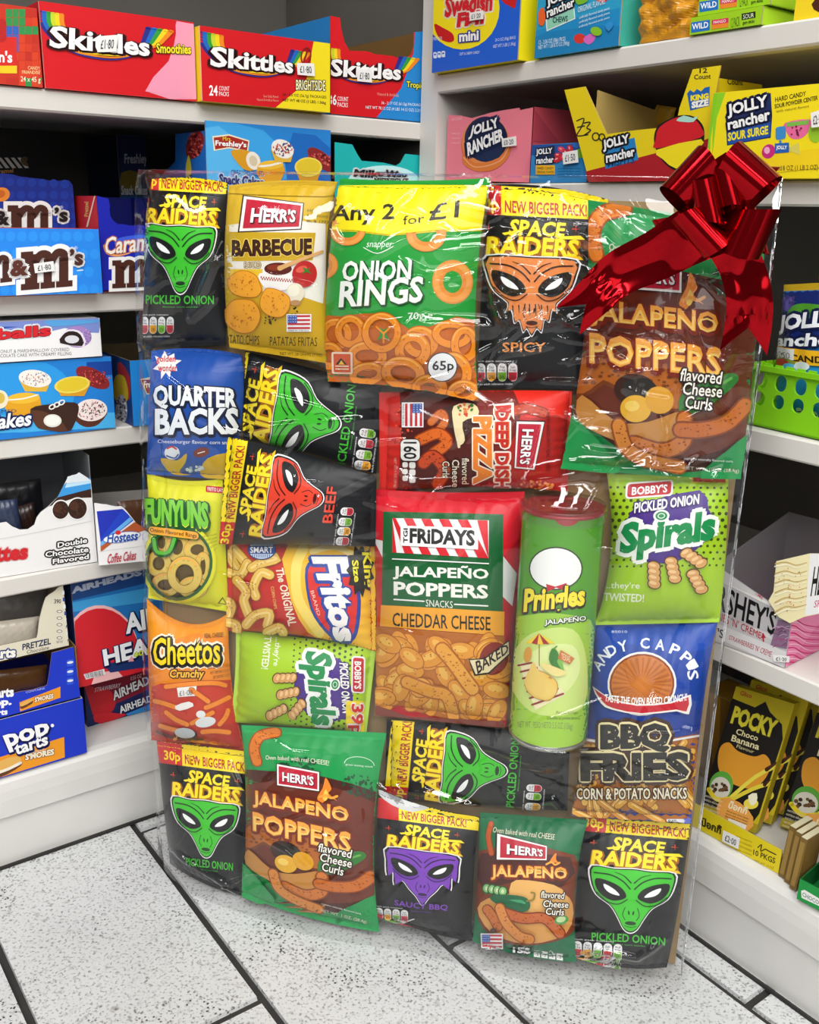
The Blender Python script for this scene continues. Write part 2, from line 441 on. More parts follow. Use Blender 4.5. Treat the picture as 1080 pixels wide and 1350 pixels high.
ul = empty('shelving_unit', ld(0.1, 1.30, 0), 'long white shelving unit with grey back on the left, holding chocolate and cake boxes', 'shelving', 'shop shelving units')
X = DL * 1.43; P = ld(-0.6, 1.1012)
for k in ('s2', 's3', 'mm', 'top', 'high'): board(ul, P, X, DR, ZL[k])
plinth(ul, P, X, DR, ZL['base']); seal_strip(ul, P, DL * 1.412, DR * -1)
b = MB(); b.box(ld(-0.6, 1.472, 0.0), DL * 1.448, DR * 0.02, ZUP * 1.6, W0); b.build('back_panel', M_BACK, ul, False)
b = MB(); b.box(ld(0.8302, 1.1035, 0.0), DL * 0.018, DR * 0.365, ZUP * 1.6, W0); b.build('end_panel', M_BACK, ul, False)

ur = empty('shelving_unit', ld(1.0, 0.6, 0), 'white shelving unit on the right wall holding fruit candy and biscuit stick boxes', 'shelving', 'shop shelving units')
P = ld(0.8197, 1.066); X = DR * -1.9
for k in ('r4', 'r3', 'r2', 'top', 'high'): board(ur, P, X, DL, ZR[k])
plinth(ur, P, X, DL, ZR['base']); seal_strip(ur, P, X, DL * -1)
b = MB(); b.box(ld(1.192, -0.834, 0.0), DL * 0.02, DR * 1.90, ZUP * 1.6, W0); b.build('back_panel', M_BACK, ur, False)
b = MB(); b.box(ld(0.8197, 1.0665, 0.0), DL * 0.372, DR * 0.0345, ZUP * 1.6, W0); b.build('end_panel', M_WHITE, ur, False)

# ================================================================ snack bags of the gift bundle
class BagSurf:
    flat = False
    def __init__(s, nodes, D, seed, seal, ts, crease=1.0, pe=2.4, flat_b=0.0):
        s.p = np.array(nodes); s.D = D; s.seal = seal; s.ts = ts; s.pe = pe; r = random.Random(seed); s.fb = flat_b
        s.w = [(r.uniform(-1, 1) * 9, r.uniform(-1, 1) * 9, r.uniform(0, 6.3)) for _ in range(5)]
        s.ph = [r.uniform(0, 6.3) for _ in range(4)]; s.cr = crease; s.nn = r.uniform(6, 10)
        px = proj(s.p[:4]); s.H0 = homog(px, [(0, 0), (1, 0), (1, 1), (0, 1)])
    def z(s, u, v):
        f = lambda x: np.clip(1 - np.abs(2 * x - 1) ** s.pe, 0, 1) ** 0.75
        a = s.ts
        if s.seal == 'tb': m = np.clip((v - a) / (1 - 2 * a), 0, 1); bz = f(np.clip(u, 0, 1)) * f(m); c, e = u, v
        else: m = np.clip((u - a) / (1 - 2 * a), 0, 1); bz = f(m) * f(np.clip(v, 0, 1)); c, e = v, u
        w = sum(np.sin(i * u + j * v + k) for i, j, k in s.w) / 5
        pl = np.sin(c * 2 * pi * s.nn + s.ph[0] + 1.5 * np.sin(c * 9 + s.ph[1])) * (np.exp(-np.abs(e - a) / .09) + np.exp(-np.abs(1 - a - e) / .09))
        edge = np.clip(np.minimum(np.minimum(u, 1 - u), np.minimum(v, 1 - v)) * 14, 0, 1)
        z = s.D * bz + s.cr * edge * (0.0011 * w + 0.0007 * pl)
        sealz = ((e < a) | (e > 1 - a))
        return np.where(sealz, 0.0001 * np.sin(np.where(e < a, e, 1 - e) * 2 * pi / a), z)
    def base(s, u, v):
        x = 2 * u - 1; y = 2 * v - 1
        sg = [(-1, -1), (1, -1), (1, 1), (-1, 1)]
        N = [0.25 * (1 + x * a) * (1 + y * b) * (x * a + y * b - 1) for a, b in sg]
        N += [0.5 * (1 - x * x) * (1 - y), 0.5 * (1 + x) * (1 - y * y), 0.5 * (1 - x * x) * (1 + y), 0.5 * (1 - x) * (1 - y * y)]
        return sum(n[:, None] * p for n, p in zip(N, s.p))
    def P(s, st): return s.base(st[:, 0], st[:, 1]) + s.z(st[:, 0], st[:, 1])[:, None] * BN
    def PN(s, st):
        e = 1.5e-3; P = s.P(st); du = np.array([e, 0]); dv = np.array([0, e])
        n = np.cross(s.P(st + du) - s.P(st - du), s.P(st - dv) - s.P(st + dv)); n /= np.linalg.norm(n, axis=1)[:, None] + 1e-12
        return P, n
    def inv(s, px):
        st = happly(s.H0, px); st = np.clip(st, -.12, 1.12)
        for _ in range(5):
            e = 2e-3; f = proj(s.P(st)); fu = (proj(s.P(st + [e, 0])) - f) / e; fv = (proj(s.P(st + [0, e])) - f) / e
            d = px - f; det = fu[:, 0] * fv[:, 1] - fu[:, 1] * fv[:, 0]; det = np.where(np.abs(det) < 200, 200 * np.sign(det + 1e-9), det)
            a = (d[:, 0] * fv[:, 1] - d[:, 1] * fv[:, 0]) / det; b = (fu[:, 0] * d[:, 1] - fu[:, 1] * d[:, 0]) / det
            st = np.clip(st + 0.85 * np.clip(np.stack([a, b], 1), -.15, .15), -.12, 1.12)
        return st
BAGS = []
def pack(name, label, view, corners, base, art, off=0.014, D=0.022, mids={}, seal='tb', ts=0.035, seed=1, cat='snack bag', group='snack packs in the gift bundle', offs=None, material=None, crease=1.0, sealcol=None):
    cv = lambda q: (view[0] + q[0] / view[2], view[1] + q[1] / view[2])
    offs = offs or [off] * 4
    c = [bpt(cv(q), o) for q, o in zip(corners, offs)]
    keys = 'trbl'; nodes = list(c)
    for i, k in enumerate(keys):
        j = (i + 1) % 4
        nodes.append(bpt(cv(mids[k]), (offs[i] + offs[j]) / 2) if k in mids else (c[i] + c[j]) / 2)
    sf = BagSurf(nodes, D, seed, seal, ts, crease)
    loc = (c[2] + c[3]) / 2
    root = empty(name, loc, label, cat, group)
    A = Art(view); art(A)
    w = np.linalg.norm(c[1] - c[0]); h = np.linalg.norm(c[3] - c[0])
    parts = [('pouch', (0, 1, ts, 1 - ts)), ('top_seal', (0, 1, 0, ts)), ('bottom_seal', (0, 1, 1 - ts, 1))] if seal == 'tb' else \
            [('pouch', (ts, 1 - ts, 0, 1)), ('top_seal', (0, ts, 0, 1)), ('bottom_seal', (1 - ts, 1, 0, 1))]
    for nm, (s0, s1, t0, t1) in parts:
        mb = MB(); nu = max(3, int(w * (s1 - s0) / .0027)); nv = max(3, int(h * (t1 - t0) / .0027))
        u, v = np.meshgrid(np.linspace(s0, s1, nu), np.linspace(t0, t1, nv)); st = np.stack([u.ravel(), v.ravel()], 1)
        P, N = sf.PN(st); cb = lin(base if nm == 'pouch' or not sealcol else sealcol)
        mb.tris(P, N, cb, grid_faces(nu, nv, True))
        zb = sf.z(st[:, 0], st[:, 1]); Pb = sf.base(st[:, 0], st[:, 1]) - (0.35 * np.maximum(zb, 0) + 0.0006)[:, None] * BN
        mb.tris(Pb, np.tile(-BN, (len(Pb), 1)), cb, grid_faces(nu, nv))
        # close the rim
        lay_art(mb, A, sf, 3.3, (s0, s1, t0, t1))
        mb.build(nm, material or M_FILM, root)
    BAGS.append((root, sf, A))
    return root, sf

# ---------------------------------------------------------------- printed fronts of the bags
V1 = (170, 220, 3.857); V2 = (420, 220, 3.857); V3 = (620, 230, 3.857); V4 = (740, 160, 3.176); V5 = (740, 320, 3.176)
V6 = (180, 440, 3.176); V7 = (480, 500, 3.375); V8 = (180, 620, 3.2727)
D1 = (180, 780, 3.2727); D2 = (480, 640, 3.2727); D3 = (740, 600, 3.176); D4 = (730, 800, 3.086); D5 = (190, 940, 3.2727); D6 = (480, 930, 3.6); D7 = (720, 1040, 3.0)

def pills(A, x, y, w, h, n=4, dx=1.0, cols=('#c8273a', '#e8a21c', '#76b82a', '#c8273a', '#76b82a')):
    """row of traffic light nutrition capsules"""
    A.T('Each pack contains', x, y - h * .16, x + n * w * .8, y - h * .04, '#fff')
    for i in range(n):
        a = x + i * w * dx
        A.RR(a, y, a + w * .86, y + h, w * .42, '#f4f4f4'); A.RR(a + w * .04, y + h * .5, a + w * .82, y + h * .97, w * .36, cols[i % 5])
        A.R(a + w * .04, y + h * .5, a + w * .82, y + h * .62, cols[i % 5])
        A.T(['Fat', 'Sat', 'Sug', 'Salt', 'kJ'][i % 5], a + w * .2, y + h * .14, a + w * .66, y + h * .28, '#333'); A.T('0.6g', a + w * .14, y + h * .32, a + w * .72, y + h * .46, '#333')
        A.T('2%', a + w * .2, y + h * .66, a + w * .66, y + h * .84, '#333')
    A.T('of an adult reference intake', x, y + h * 1.08, x + n * w * .85, y + h * 1.2, '#ddd')

def alien_art(face, dark, flavour, sheet, price='30p', pk=(2, 118), ragged=0, npill=4, flav=(14, 106, 88, 114), tcol=None, arcf=0.0, extra=None):
    def art(A):
        v = A.view
        A.quad(100, 140, sheet)
        A.R(-20, -10, 125, 12, '#f7dc12'); A.R(-20, -10, 26, 12, '#c81e24')
        if price: A.T(price, 6, -1, 24, 11, '#f7dc12', bold=.02)
        A.T('NEW BIGGER PACK!', 29, .5, 97, 10, '#b3261e', bold=.02)
        A.P([(-20, 12), (125, 12), (125, 15.5), (70, 12.6), (20, 14)], '#0f1115')
        for it in ((16, 22, '#d8431e'), (88, 20, '#d8431e'), (86, 30, '#7a3d12')):
            A.L([(it[0] - 3, it[1]), (it[0] + 3, it[1])], .9, it[2], w2=.2); A.L([(it[0], it[1] - 2.5), (it[0], it[1] + 2.5)], .9, it[2], w2=.2)
        A.T('SPACE', 32, 15, 78, 27, '#f9e01e', it=2, out=('#3a2504', 1.2, .3, .7), bold=.035, taper=-.1)
        A.P([(27, 25.4), (44, 21.6), (44, 23.2), (29, 27)], '#f9e01e')
        A.T('RAIDERS', 14, 27.5, 90, 42, '#f9e01e', it=1.5, out=('#a8620c', 1.5, .4, 1.0), bold=.035, arc=.06)
        A.P([(70, 26.6), (92, 25), (96, 28), (76, 28.4)], '#f9e01e'); A.P([(60, 43), (92, 41), (95, 44), (66, 44.6)], '#f2c418')
        hd = [(17, 44), (36, 45), (52, 44), (68, 45), (87, 45), (87.5, 57), (82, 70), (70, 79), (63.5, 89), (58, 99.5), (52, 103), (46, 99.5), (40.5, 89), (34, 79), (22, 70), (16.5, 57)]
        if ragged == 1:
            hd = [(17, 44), (52, 44), (87, 45), (87.5, 57), (82, 70), (72, 79), (72, 86), (68, 84), (66, 93), (62, 91), (60, 101), (56, 98), (52, 104), (48, 98), (45, 101), (42, 92), (38, 94), (36, 84), (31, 86), (33, 79), (22, 70), (16.5, 57)]
        if ragged == 2:
            hd = [(17, 44), (52, 44), (87, 45), (89, 58), (88, 76), (82, 70), (81, 86), (73, 80), (66, 89), (59, 97), (52, 107), (45, 97), (38, 89), (31, 80), (23, 86), (22, 70), (16, 76), (15, 58)]
        sc = [(52 + (x - 52) * 1.085, 68 + (y - 68) * 1.075) for x, y in hd]
        A.P(sc, '#f2f2f2', 3); A.P([(52 + (x - 52) * 1.045, 68 + (y - 68) * 1.04) for x, y in hd], '#0d0f10', 3); A.P(hd, face, 3 if not ragged else 2)
        for m in (-1, 1):
            X = lambda x: 52 + m * x
            A.P([(X(4), 68), (X(8), 60), (X(18), 54), (X(33), 52), (X(33.5), 62), (X(27), 71), (X(17), 75), (X(8), 73)], face, 4)
            A.L([(X(2), 62), (X(9), 55), (X(20), 50), (X(34), 49)], 1.3, dark, 5); A.L([(X(1.5), 56), (X(8), 50), (X(16), 47)], 1.3, dark, 5, w2=.4)
            A.P([(X(5), 69), (X(9), 62), (X(19), 56.5), (X(32), 54), (X(32), 62), (X(26), 70), (X(17), 74), (X(9), 72.5)], '#0d0f10', 4)
            A.L([(X(4), 72), (X(12), 77), (X(22), 75), (X(31), 67)], 1.0, dark, 5)
            A.P([(X(11), 68.5), (X(16), 63), (X(25), 58.5), (X(24), 63), (X(19), 67)], '#f4f6f6', 4)
            A.E(X(2), 85, .8, 2.1, dark, 10 * m); A.L([(X(5.5), 80), (X(7.5), 87), (X(5), 92)], .7, dark, 4)
        A.E(52, 95, 5, 1.9, dark); A.L([(47, 97.6), (52, 98.8), (57, 97.6)], .6, dark, 4)
        if ragged == 1:
            for x in (36, 41, 46, 50, 55, 60, 65): A.L([(x, 80 + abs(x - 52) * .1), (x + .6, 90 - abs(x - 52) * .25)], 1.1, '#1a0e08', w2=.3)
        if flavour: A.T(flavour, flav[0], flav[1], flav[2], flav[3], tcol or face, bold=.015, arc=arcf)
        if flavour: A.T('flavour corn snacks', flav[0] + 18, flav[3] + 1.6, flav[2] - 18, flav[3] + 3, tcol or face)
        pills(A, pk[0], pk[1], 9, 15, npill)
        A.H = None
        if extra: extra(A)
    return art
GRN, DGRN = '#3fc22e', '#0c3b12'
INK = '#0f1115'

def brand_badge(A, q, txt="HERR'S"):
    """white edged maroon name plate; q = TL TR BR BL"""
    A.quad(100, 60, q); A.P([(-3, -5), (103, -1), (103, 63), (-3, 63)], '#2a1a14'); A.P([(-1, -3), (101, 1), (101, 61), (-1, 61)], '#f6f3ee'); A.P([(3, 2), (97, 6), (97, 56), (3, 56)], '#c01f38')
    A.T(txt, 12, 17, 88, 46, '#fff', out=('#5a0c18', 1.2, 1, 1.5), bold=.03); A.H = None
def flag(A, x0, y0, x1, y1, rot=0):
    q = [(x0, y0), (x1, y0), (x1, y1), (x0, y1)]
    if rot == 90: q = [(x1, y0), (x1, y1), (x0, y1), (x0, y0)]
    A.quad(100, 70, q); A.R(-5, -5, 105, 84, '#f5f5f5')
    for i in range(0, 7, 2): A.R(0, i * 10, 100, i * 10 + 10, '#c8323c')
    A.R(0, 0, 42, 40, '#3b5fae')
    for i in range(12): A.E(6 + (i % 4) * 10, 7 + (i // 4) * 13, 2, 2, '#fff', n=5)
    A.T('MADE IN THE U.S.A.', 2, 74, 98, 81, '#222'); A.H = None
def puff_rings(A, items, c1='#ee8f1c', c2='#b8560c', c3='#c96a10'):
    for cx, cy, rx, ry, w, rot, sd in items:
        A.O(cx, cy, rx * 1.04, ry * 1.04, w * 1.16, c2, rot); A.O(cx, cy, rx, ry, w, c1, rot)
        A.O(cx - w * .06, cy - w * .08, rx - w * .2, ry - w * .2, w * .22, '#f7b048', rot, a0=190, a1=330)
        r = random.Random(sd)
        for _ in range(6):
            a = r.uniform(0, 6.28); A.E(cx + (rx - w / 2) * cos(a), cy + (ry - w / 2) * sin(a), w * .14, w * .07, c3, r.uniform(0, 180), 8)
def chip(A, cx, cy, rx, ry, rot=0, seed=1, c1='#f0a52a', c2='#c4731a', c3='#d88a1c'):
    r = random.Random(seed); a0 = radians(rot); pts = []
    for k in range(12):
        a = k * pi / 6; q = 1 + r.uniform(-.08, .08); x = rx * q * cos(a); y = ry * q * sin(a); pts.append((cx + x * cos(a0) - y * sin(a0), cy + x * sin(a0) + y * cos(a0)))
    A.P([(cx + (x - cx) * 1.05, cy + (y - cy) * 1.05) for x, y in pts], c2, 3); A.P(pts, c1, 3)
    A.spk(cx, cy, rx * .8, ry * .8, 26, rx * .07, [c3, c2], seed, .6)

# --- flame lettered cheese curl bag (three sizes)
def poppers_art(sheet, bg='#0e7a3d', size=1):
    def art(A):
        A.quad(100, 150, sheet)
        A.P([(-15, 44), (20, 36), (60, 36), (115, 56), (115, 132), (70, 146), (40, 143), (8, 122), (-15, 100)], '#4a1d14', 3)
        A.P([(-15, 60), (30, 42), (70, 44), (115, 64), (115, 110), (60, 140), (10, 118), (-15, 96)], '#6b2c1a', 3)
        A.spk(40, 29, 16, 7, 40, 2.2, ['#0a4a28', '#0c5c30'], 4, .5); A.spk(86, 40, 14, 8, 40, 2, ['#0a4a28'], 5, .5)
        A.curl([(26, 4), (14, 8), (9, 18), (11, 29)], 9, '#dd7a22', '#9c4410', 3)
        A.T('Oven baked with real CHEESE!', 18, 22, 64, 25.6, '#f0ead8', arc=.3)
        A.O(84, 24, 10, 6, .5, '#bfe3c8', a0=180, a1=360); A.T('great tasting snack', 75, 24, 93, 25.8, '#dcefe0')
        brand_q = [(27, 30), (57, 32), (57, 47), (27, 46)]
        H = A.H; q = [tuple(x) for x in happly(H, np.array(brand_q, float))]; v = A.view
        A.view = (0, 0, 1); brand_badge(A, q); A.view = v; A.H = H
        A.P([(56, 53), (60, 44), (62, 36), (66, 44), (64, 48), (70, 53), (64, 51), (60, 56)], '#f58a2c', 3)
        A.P([(60, 52), (62, 45), (64, 50), (62, 54)], '#ffd25a', 3)
        # pepper pieces, cut popper and curls
        A.curl([(2, 96), (14, 88), (26, 92)], 20, '#b8641c', '#7a3a10', 5, '#7c3f12'); A.curl([(36, 92), (46, 92), (54, 104)], 18, '#b8641c', '#7a3a10', 6, '#7c3f12')
        A.E(33, 101, 12, 9, '#3a1b0f', 10); A.P([(26, 97), (36, 94), (44, 98), (42, 108), (30, 108)], '#2b2622', 3)
        A.E(33, 111, 8.5, 7.5, '#e8b02a'); A.E(46, 106, 8, 7.5, '#e0a21e', 20); A.E(31, 109.5, 4, 3, '#f4cf60')
        A.P([(4, 104), (22, 118), (40, 118), (60, 112), (58, 128), (40, 134), (20, 128), (2, 118)], '#c98a3c', 3)
        A.P([(58, 103), (72, 95), (86, 90), (90, 94), (80, 104), (68, 112), (58, 113)], '#2c7a2e', 3); A.L([(64, 108), (76, 99), (86, 93)], 1.6, '#62ae4a', 4)
        A.curl([(60, 116), (60, 128), (48, 134), (32, 130)], 10, '#d2782a', '#94460f', 8); A.curl([(94, 108), (84, 118), (70, 122), (58, 122)], 10, '#c86a20', '#8c3f10', 9)
        A.curl([(24, 120), (28, 132), (40, 139), (58, 143)], 9, '#dc8a34', '#984a12', 10)
        for txt, a, b, c, d, dy in (('JALAPENO', 8, 52, 78, 67, 5), ('POPPERS', 8, 70, 80, 87, 6)):
            A.T(txt, a, b, c, d, '#f8a83e', dy=dy, out=('#7c2410', 1.9, .3, .8), bold=.03)
            A.T(txt, a + .8, b + 3.5, c - .8, d - 1.2, '#fdd06a', dy=dy, bold=.0)
        A.L([(58, 51.5), (62, 49.5), (66, 51), (70, 49)], 1.8, '#f8a83e', 4)
        for k, (t, w) in enumerate((('flavored', 23), ('Cheese', 22), ('Curls', 15))):
            A.T(t, 57 + k * 1.5, 88 + k * 7.4, 57 + k * 1.5 + w, 95 + k * 7.4, '#fbf6ea', dy=1.4, it=1, out=('#1a0d08', 1.0), bold=.012)
        A.P([(-15, 106), (2, 118), (16, 132), (24, 146), (-15, 150)], '#159a4c', 3); A.P([(70, 150), (84, 134), (104, 122), (115, 150)], '#12904a', 3)
        A.T('contains naturally flavored curls', 60, 137, 88, 138.6, '#eee', dy=2); A.T('NET WT. 1 OZ. (28.4g)', 60, 142, 92, 145, '#d8d0c0', dy=2)
        A.H = None
    return art

# ---- A, B, C, D, E : top row
pack('crisp_bag', 'black snack bag with green alien face at the top left corner of the wrapped bundle', V1,
     [(118, 62), (502, 82), (490, 905), (68, 925)], INK,
     alien_art(GRN, DGRN, 'PICKLED ONION', [(30, 45), (490, 75), (485, 845), (14, 850)], pk=(9.5, 125)), seed=1, off=.012, D=.024, mids=dict(l=(88, 350), t=(320, 55)))

def barbecue(A):
    A.P([(480, 300), (760, 260), (1000, 290), (1000, 560), (985, 720), (830, 720), (700, 690), (490, 700)], '#ece7dd')
    A.P([(480, 330), (950, 335), (935, 475), (500, 480)], '#c9a41c'); A.P([(480, 520), (680, 520), (690, 860), (480, 860)], '#e9c22c')
    A.P([(490, 600), (700, 640), (1000, 700), (1050, 1010), (480, 930)], '#cfa61a', 2)
    brand_badge(A, [(590, 158), (885, 185), (872, 312), (568, 325)])
    for i, t in enumerate(('23JUN2025', '28JUN2021', 'BL 8 1773')): A.T(t, 905, 215 + i * 26, 1025 - i * 4, 229 + i * 26, '#555', dy=8)
    A.T('BARBECUE', 525, 370, 932, 458, '#3b1a0a', dy=-8, out=('#f0d060', 5), bold=.05); A.T('FLAVORED', 588, 484, 672, 514, '#f6efd8', out=('#8a6a10', 3))
    A.E(758, 530, 78, 46, '#f4f1ec'); A.P([(668, 540), (846, 545), (832, 600), (790, 628), (720, 625), (680, 600)], '#f4f1ec', 3)
    A.E(760, 518, 70, 32, '#5a1c0e'); A.E(745, 512, 40, 16, '#8a3218'); A.L([(770, 515), (830, 490), (985, 430)], 26, '#d9a66a', 4, w2=14)
    for i in range(13):
        for j in range(2): A.R(672 + i * 13 + j * 6, 556 + j * 9 + i * 1.2, 678 + i * 13 + j * 6, 565 + j * 9 + i * 1.2, '#a8321e')
    A.E(895, 545, 62, 68, '#b8201e', 20); A.E(880, 520, 30, 16, '#e25a48', -20); A.P([(885, 510), (910, 520), (925, 508), (915, 528), (935, 545), (905, 535), (880, 545), (895, 528)], '#3d7a28')
    A.E(848, 640, 46, 50, '#e6dcc4'); A.E(840, 628, 30, 30, '#f2ecd8'); A.E(850, 690, 28, 14, '#b98a5a')
    chip(A, 592, 598, 82, 66, 20, 2); chip(A, 745, 690, 80, 68, 35, 3); chip(A, 588, 758, 88, 88, 0, 4)
    A.spk(725, 780, 40, 22, 12, 7, ['#2e2410'], 3, .6); A.spk(842, 735, 18, 22, 6, 8, ['#2e2410'], 6, .6)
    flag(A, 812, 752, 925, 822)
    A.T('POTATO CHIPS', 478, 852, 665, 898, '#4a3c08', dy=6); A.T('PATATAS FRITAS', 718, 862, 958, 908, '#4a3c08', dy=4); A.T('NET WT. 28 GRAMS (1 OZ)', 770, 940, 985, 960, '#5a4a10', dy=10)
    A.P([(500, 120), (1060, 60), (1060, 140), (900, 150), (600, 140)], '#d2ab26', 2)
pack('crisp_bag', 'gold and white barbecue crisp bag with a sauce pot picture, second in the top row', V1,
     [(508, 96), (1062, 76), (1042, 1004), (512, 918)], '#d6b02a', barbecue, seed=2, off=.021, D=.026, mids=dict(t=(760, 70), l=(488, 500), r=(1003, 470)))

def onionrings(A):
    A.P([(20, 40), (880, 40), (880, 110), (560, 90), (20, 110)], '#1f9a36', 2)
    A.P([(20, 100), (440, 92), (872, 96), (848, 326), (600, 330), (360, 352), (180, 330), (20, 330)], '#f4e213')
    A.T('Any 2', 62, 196, 385, 300, '#2a2413', dy=-8, bold=.02, it=10); A.T('for', 432, 252, 540, 296, '#2a2413', dy=-12); A.T('£1', 562, 188, 712, 276, '#2a2413', dy=-18, it=8, bold=.01)
    for x, y, r, w in ((150, 318, 92, 40), (548, 340, 102, 50), (682, 585, 104, 56), (20, 500, 80, 44)):
        A.O(x, y, r, r * (1.08 if w > 52 else .9), w, '#e08a34'); A.O(x, y, r * .94, r * .86 if w < 53 else r, w * .5, '#ea9d4a')
    A.P([(20, 96), (440, 90), (872, 94), (858, 200), (850, 318), (640, 318), (360, 345), (180, 322), (60, 322), (20, 300)], '#f4e213')
    A.T('Any 2', 62, 196, 385, 300, '#2a2413', dy=-8, bold=.02, it=10); A.T('for', 432, 252, 540, 296, '#2a2413', dy=-12); A.T('£1', 562, 188, 712, 276, '#2a2413', dy=-18, it=8, bold=.01)
    A.T('snapper', 240, 385, 372, 420, '#eaf6ea', it=8); A.L([(230, 410), (300, 440), (380, 405)], 5, '#d6edd6', 4)
    A.T('ONION', 118, 478, 468, 582, '#f2f5ee', dy=-6, it=8, out=('#0a4f1c', 6, 5, 6), bold=.03)
    A.T('RINGS', 104, 580, 528, 716, '#f2f5ee', dy=-26, it=10, out=('#0a4f1c', 6, 5, 7), bold=.03)
    A.T('70g e', 455, 742, 580, 790, '#f2f5ee', dy=-8)
    A.P([(0, 790), (120, 760), (330, 745), (470, 830), (600, 800), (790, 780), (830, 1240), (0, 1130)], '#c96410', 2)
    puff_rings(A, [(90, 850, 80, 80, 34, 0, 1), (165, 835, 78, 82, 34, 0, 2), (520, 890, 90, 80, 38, 10, 4), (680, 850, 100, 70, 36, 5, 5), (745, 900, 70, 90, 36, 0, 6), (250, 960, 100, 74, 40, 0, 7),
                   (480, 930, 90, 90, 44, 10, 8), (680, 1050, 100, 110, 46, 0, 9), (250, 1050, 90, 60, 36, -10, 10), (435, 1045, 110, 84, 44, 10, 11), (570, 1120, 90, 70, 40, 0, 12), (740, 1140, 80, 60, 34, 0, 13), (325, 840, 98, 100, 32, 0, 3), (60, 960, 70, 70, 36, 0, 14)])
    A.P([(310, 812), (336, 826), (362, 812), (350, 850), (370, 880), (336, 862), (300, 884), (318, 848)], '#2f8f2c'); A.L([(336, 890), (336, 845), (300, 810)], 9, '#ee8f1c'); A.L([(336, 845), (372, 812)], 9, '#ee8f1c')
    A.RR(74, 938, 180, 1048, 8, '#f5d9c0'); A.RR(84, 948, 170, 1040, 4, '#d8521c'); A.P([(96, 1000), (122, 968), (152, 1000)], '#2a1a10'); A.P([(110, 1000), (124, 980), (140, 1000)], '#f3c21e'); A.R(92, 1006, 160, 1012, '#f6dcc0'); A.R(92, 1020, 160, 1026, '#f6dcc0')
    A.E(634, 1012, 76, 74, '#24303c'); A.E(634, 1012, 71, 69, '#eef0f2'); A.T('65p', 584, 980, 692, 1042, '#1b1d22', bold=.02)
pack('crisp_bag', 'green onion ring snack bag with yellow top stripe, middle of the top row', V2,
     [(112, 58), (874, 54), (815, 1192), (48, 1092)], '#1f9a38', onionrings, seed=3, off=.028, D=.030, mids=dict(l=(42, 600), r=(800, 650), t=(500, 70), b=(420, 1120)))

pack('crisp_bag', 'black snack bag with peeling orange alien face, right of the onion ring bag', V3,
     [(98, 52), (705, 128), (590, 1092), (36, 1082)], INK,
     alien_art('#e88a4a', '#3a1a0c', 'SPICY', [(-8, 118), (612, 150), (590, 1030), (0, 1035)], price='30p', pk=(5, 128), ragged=1, flav=(27, 111, 64, 119), tcol='#f29a4a'), seed=4, off=.012, D=.024, mids=dict(l=(62, 500), r=(618, 560), t=(380, 60)))

pack('crisp_bag', 'big green and brown flame lettered cheese curl bag under the red bow', V5,
     [(112, -180), (860, -62), (752, 985), (0, 942)], '#0f8a45',
     poppers_art([(60, -190), (830, -140), (800, 985), (60, 985)]), seed=5, off=.022, D=.034, mids=dict(l=(92, 430), r=(815, 430), b=(400, 975)))

# ---- second row
def quarter(A):
    A.P([(20, 60), (200, 60), (200, 560), (20, 590)], '#1d55b4'); A.P([(150, 60), (440, 60), (440, 420), (200, 440)], '#1a4da6', 2)
    A.P([(118, 70), (132, 96), (160, 82), (160, 108), (190, 112), (165, 130), (172, 156), (146, 154), (140, 184), (124, 162), (104, 190), (104, 156), (70, 148), (92, 128), (78, 92), (104, 104)], '#f6f3ee')
    A.T('golden', 84, 92, 164, 126, '#d2262c', dy=0, it=3, bold=.02); A.T('wonder', 92, 128, 172, 158, '#d2262c', bold=.02)
    A.T('QUARTER', 72, 210, 422, 312, '#eef2f6', dy=14, out=('#101a38', 9, 2, 4), bold=.04, arc=.05)
    A.T('BACKS', 80, 312, 428, 424, '#eef2f6', dy=-4, out=('#101a38', 9, 2, 5), bold=.04)
    A.T('Cheeseburger flavour corn snacks', 90, 442, 420, 462, '#f0f4fa', dy=6)
    A.P([(104, 520), (170, 530), (210, 500), (205, 540), (180, 580), (230, 590), (160, 590), (120, 560)], '#d6ae2a', 3); A.P([(268, 590), (300, 520), (420, 500), (430, 590), (340, 610)], '#d6ae2a', 3)
    A.E(150, 498, 32, 28, '#e8eef6'); A.L([(130, 480), (150, 472), (168, 482)], 7, '#c83a3a', 3); A.L([(128, 510), (160, 520), (176, 505)], 6, '#2a4aa0', 3)
    A.E(272, 496, 34, 20, '#7a2e1c', -14); A.L([(258, 500), (286, 492)], 4, '#f4efe6')
    A.spk(250, 568, 36, 14, 14, 8, ['#9cc2ea', '#dce8f6'], 2)
pack('crisp_bag', 'royal blue cheeseburger corn snack bag at the left edge, below the green alien bag', V6,
     [(62, 72), (438, 88), (395, 612), (42, 588)], '#1b51ae', quarter, seed=6, off=.013, D=.030, mids=dict(r=(444, 320), l=(52, 330), t=(250, 62)), ts=.03)

pack('crisp_bag', 'black snack bag lying sideways with green alien face, beside the blue bag', V6,
     [(455, 72), (1025, 222), (1004, 588), (446, 438)], INK,
     alien_art(GRN, DGRN, 'PICKLED ONION', [(338, 556), (418, 78), (1046, 180), (985, 655)], pk=(8, 122), npill=5), seed=7, off=.010, D=.022, seal='lr', mids=dict(b=(690, 492)))
pack('crisp_bag', 'black snack bag lying sideways with red alien face', V6,
     [(382, 432), (1005, 600), (1000, 890), (345, 880)], INK,
     alien_art('#e8452c', '#4a0c08', 'BEEF', [(350, 905), (420, 455), (945, 490), (885, 925)], pk=(10, 125), npill=4, flav=(30, 107, 64, 118)), seed=8, off=.024, D=.024, seal='lr', mids=dict(t=(690, 500)))

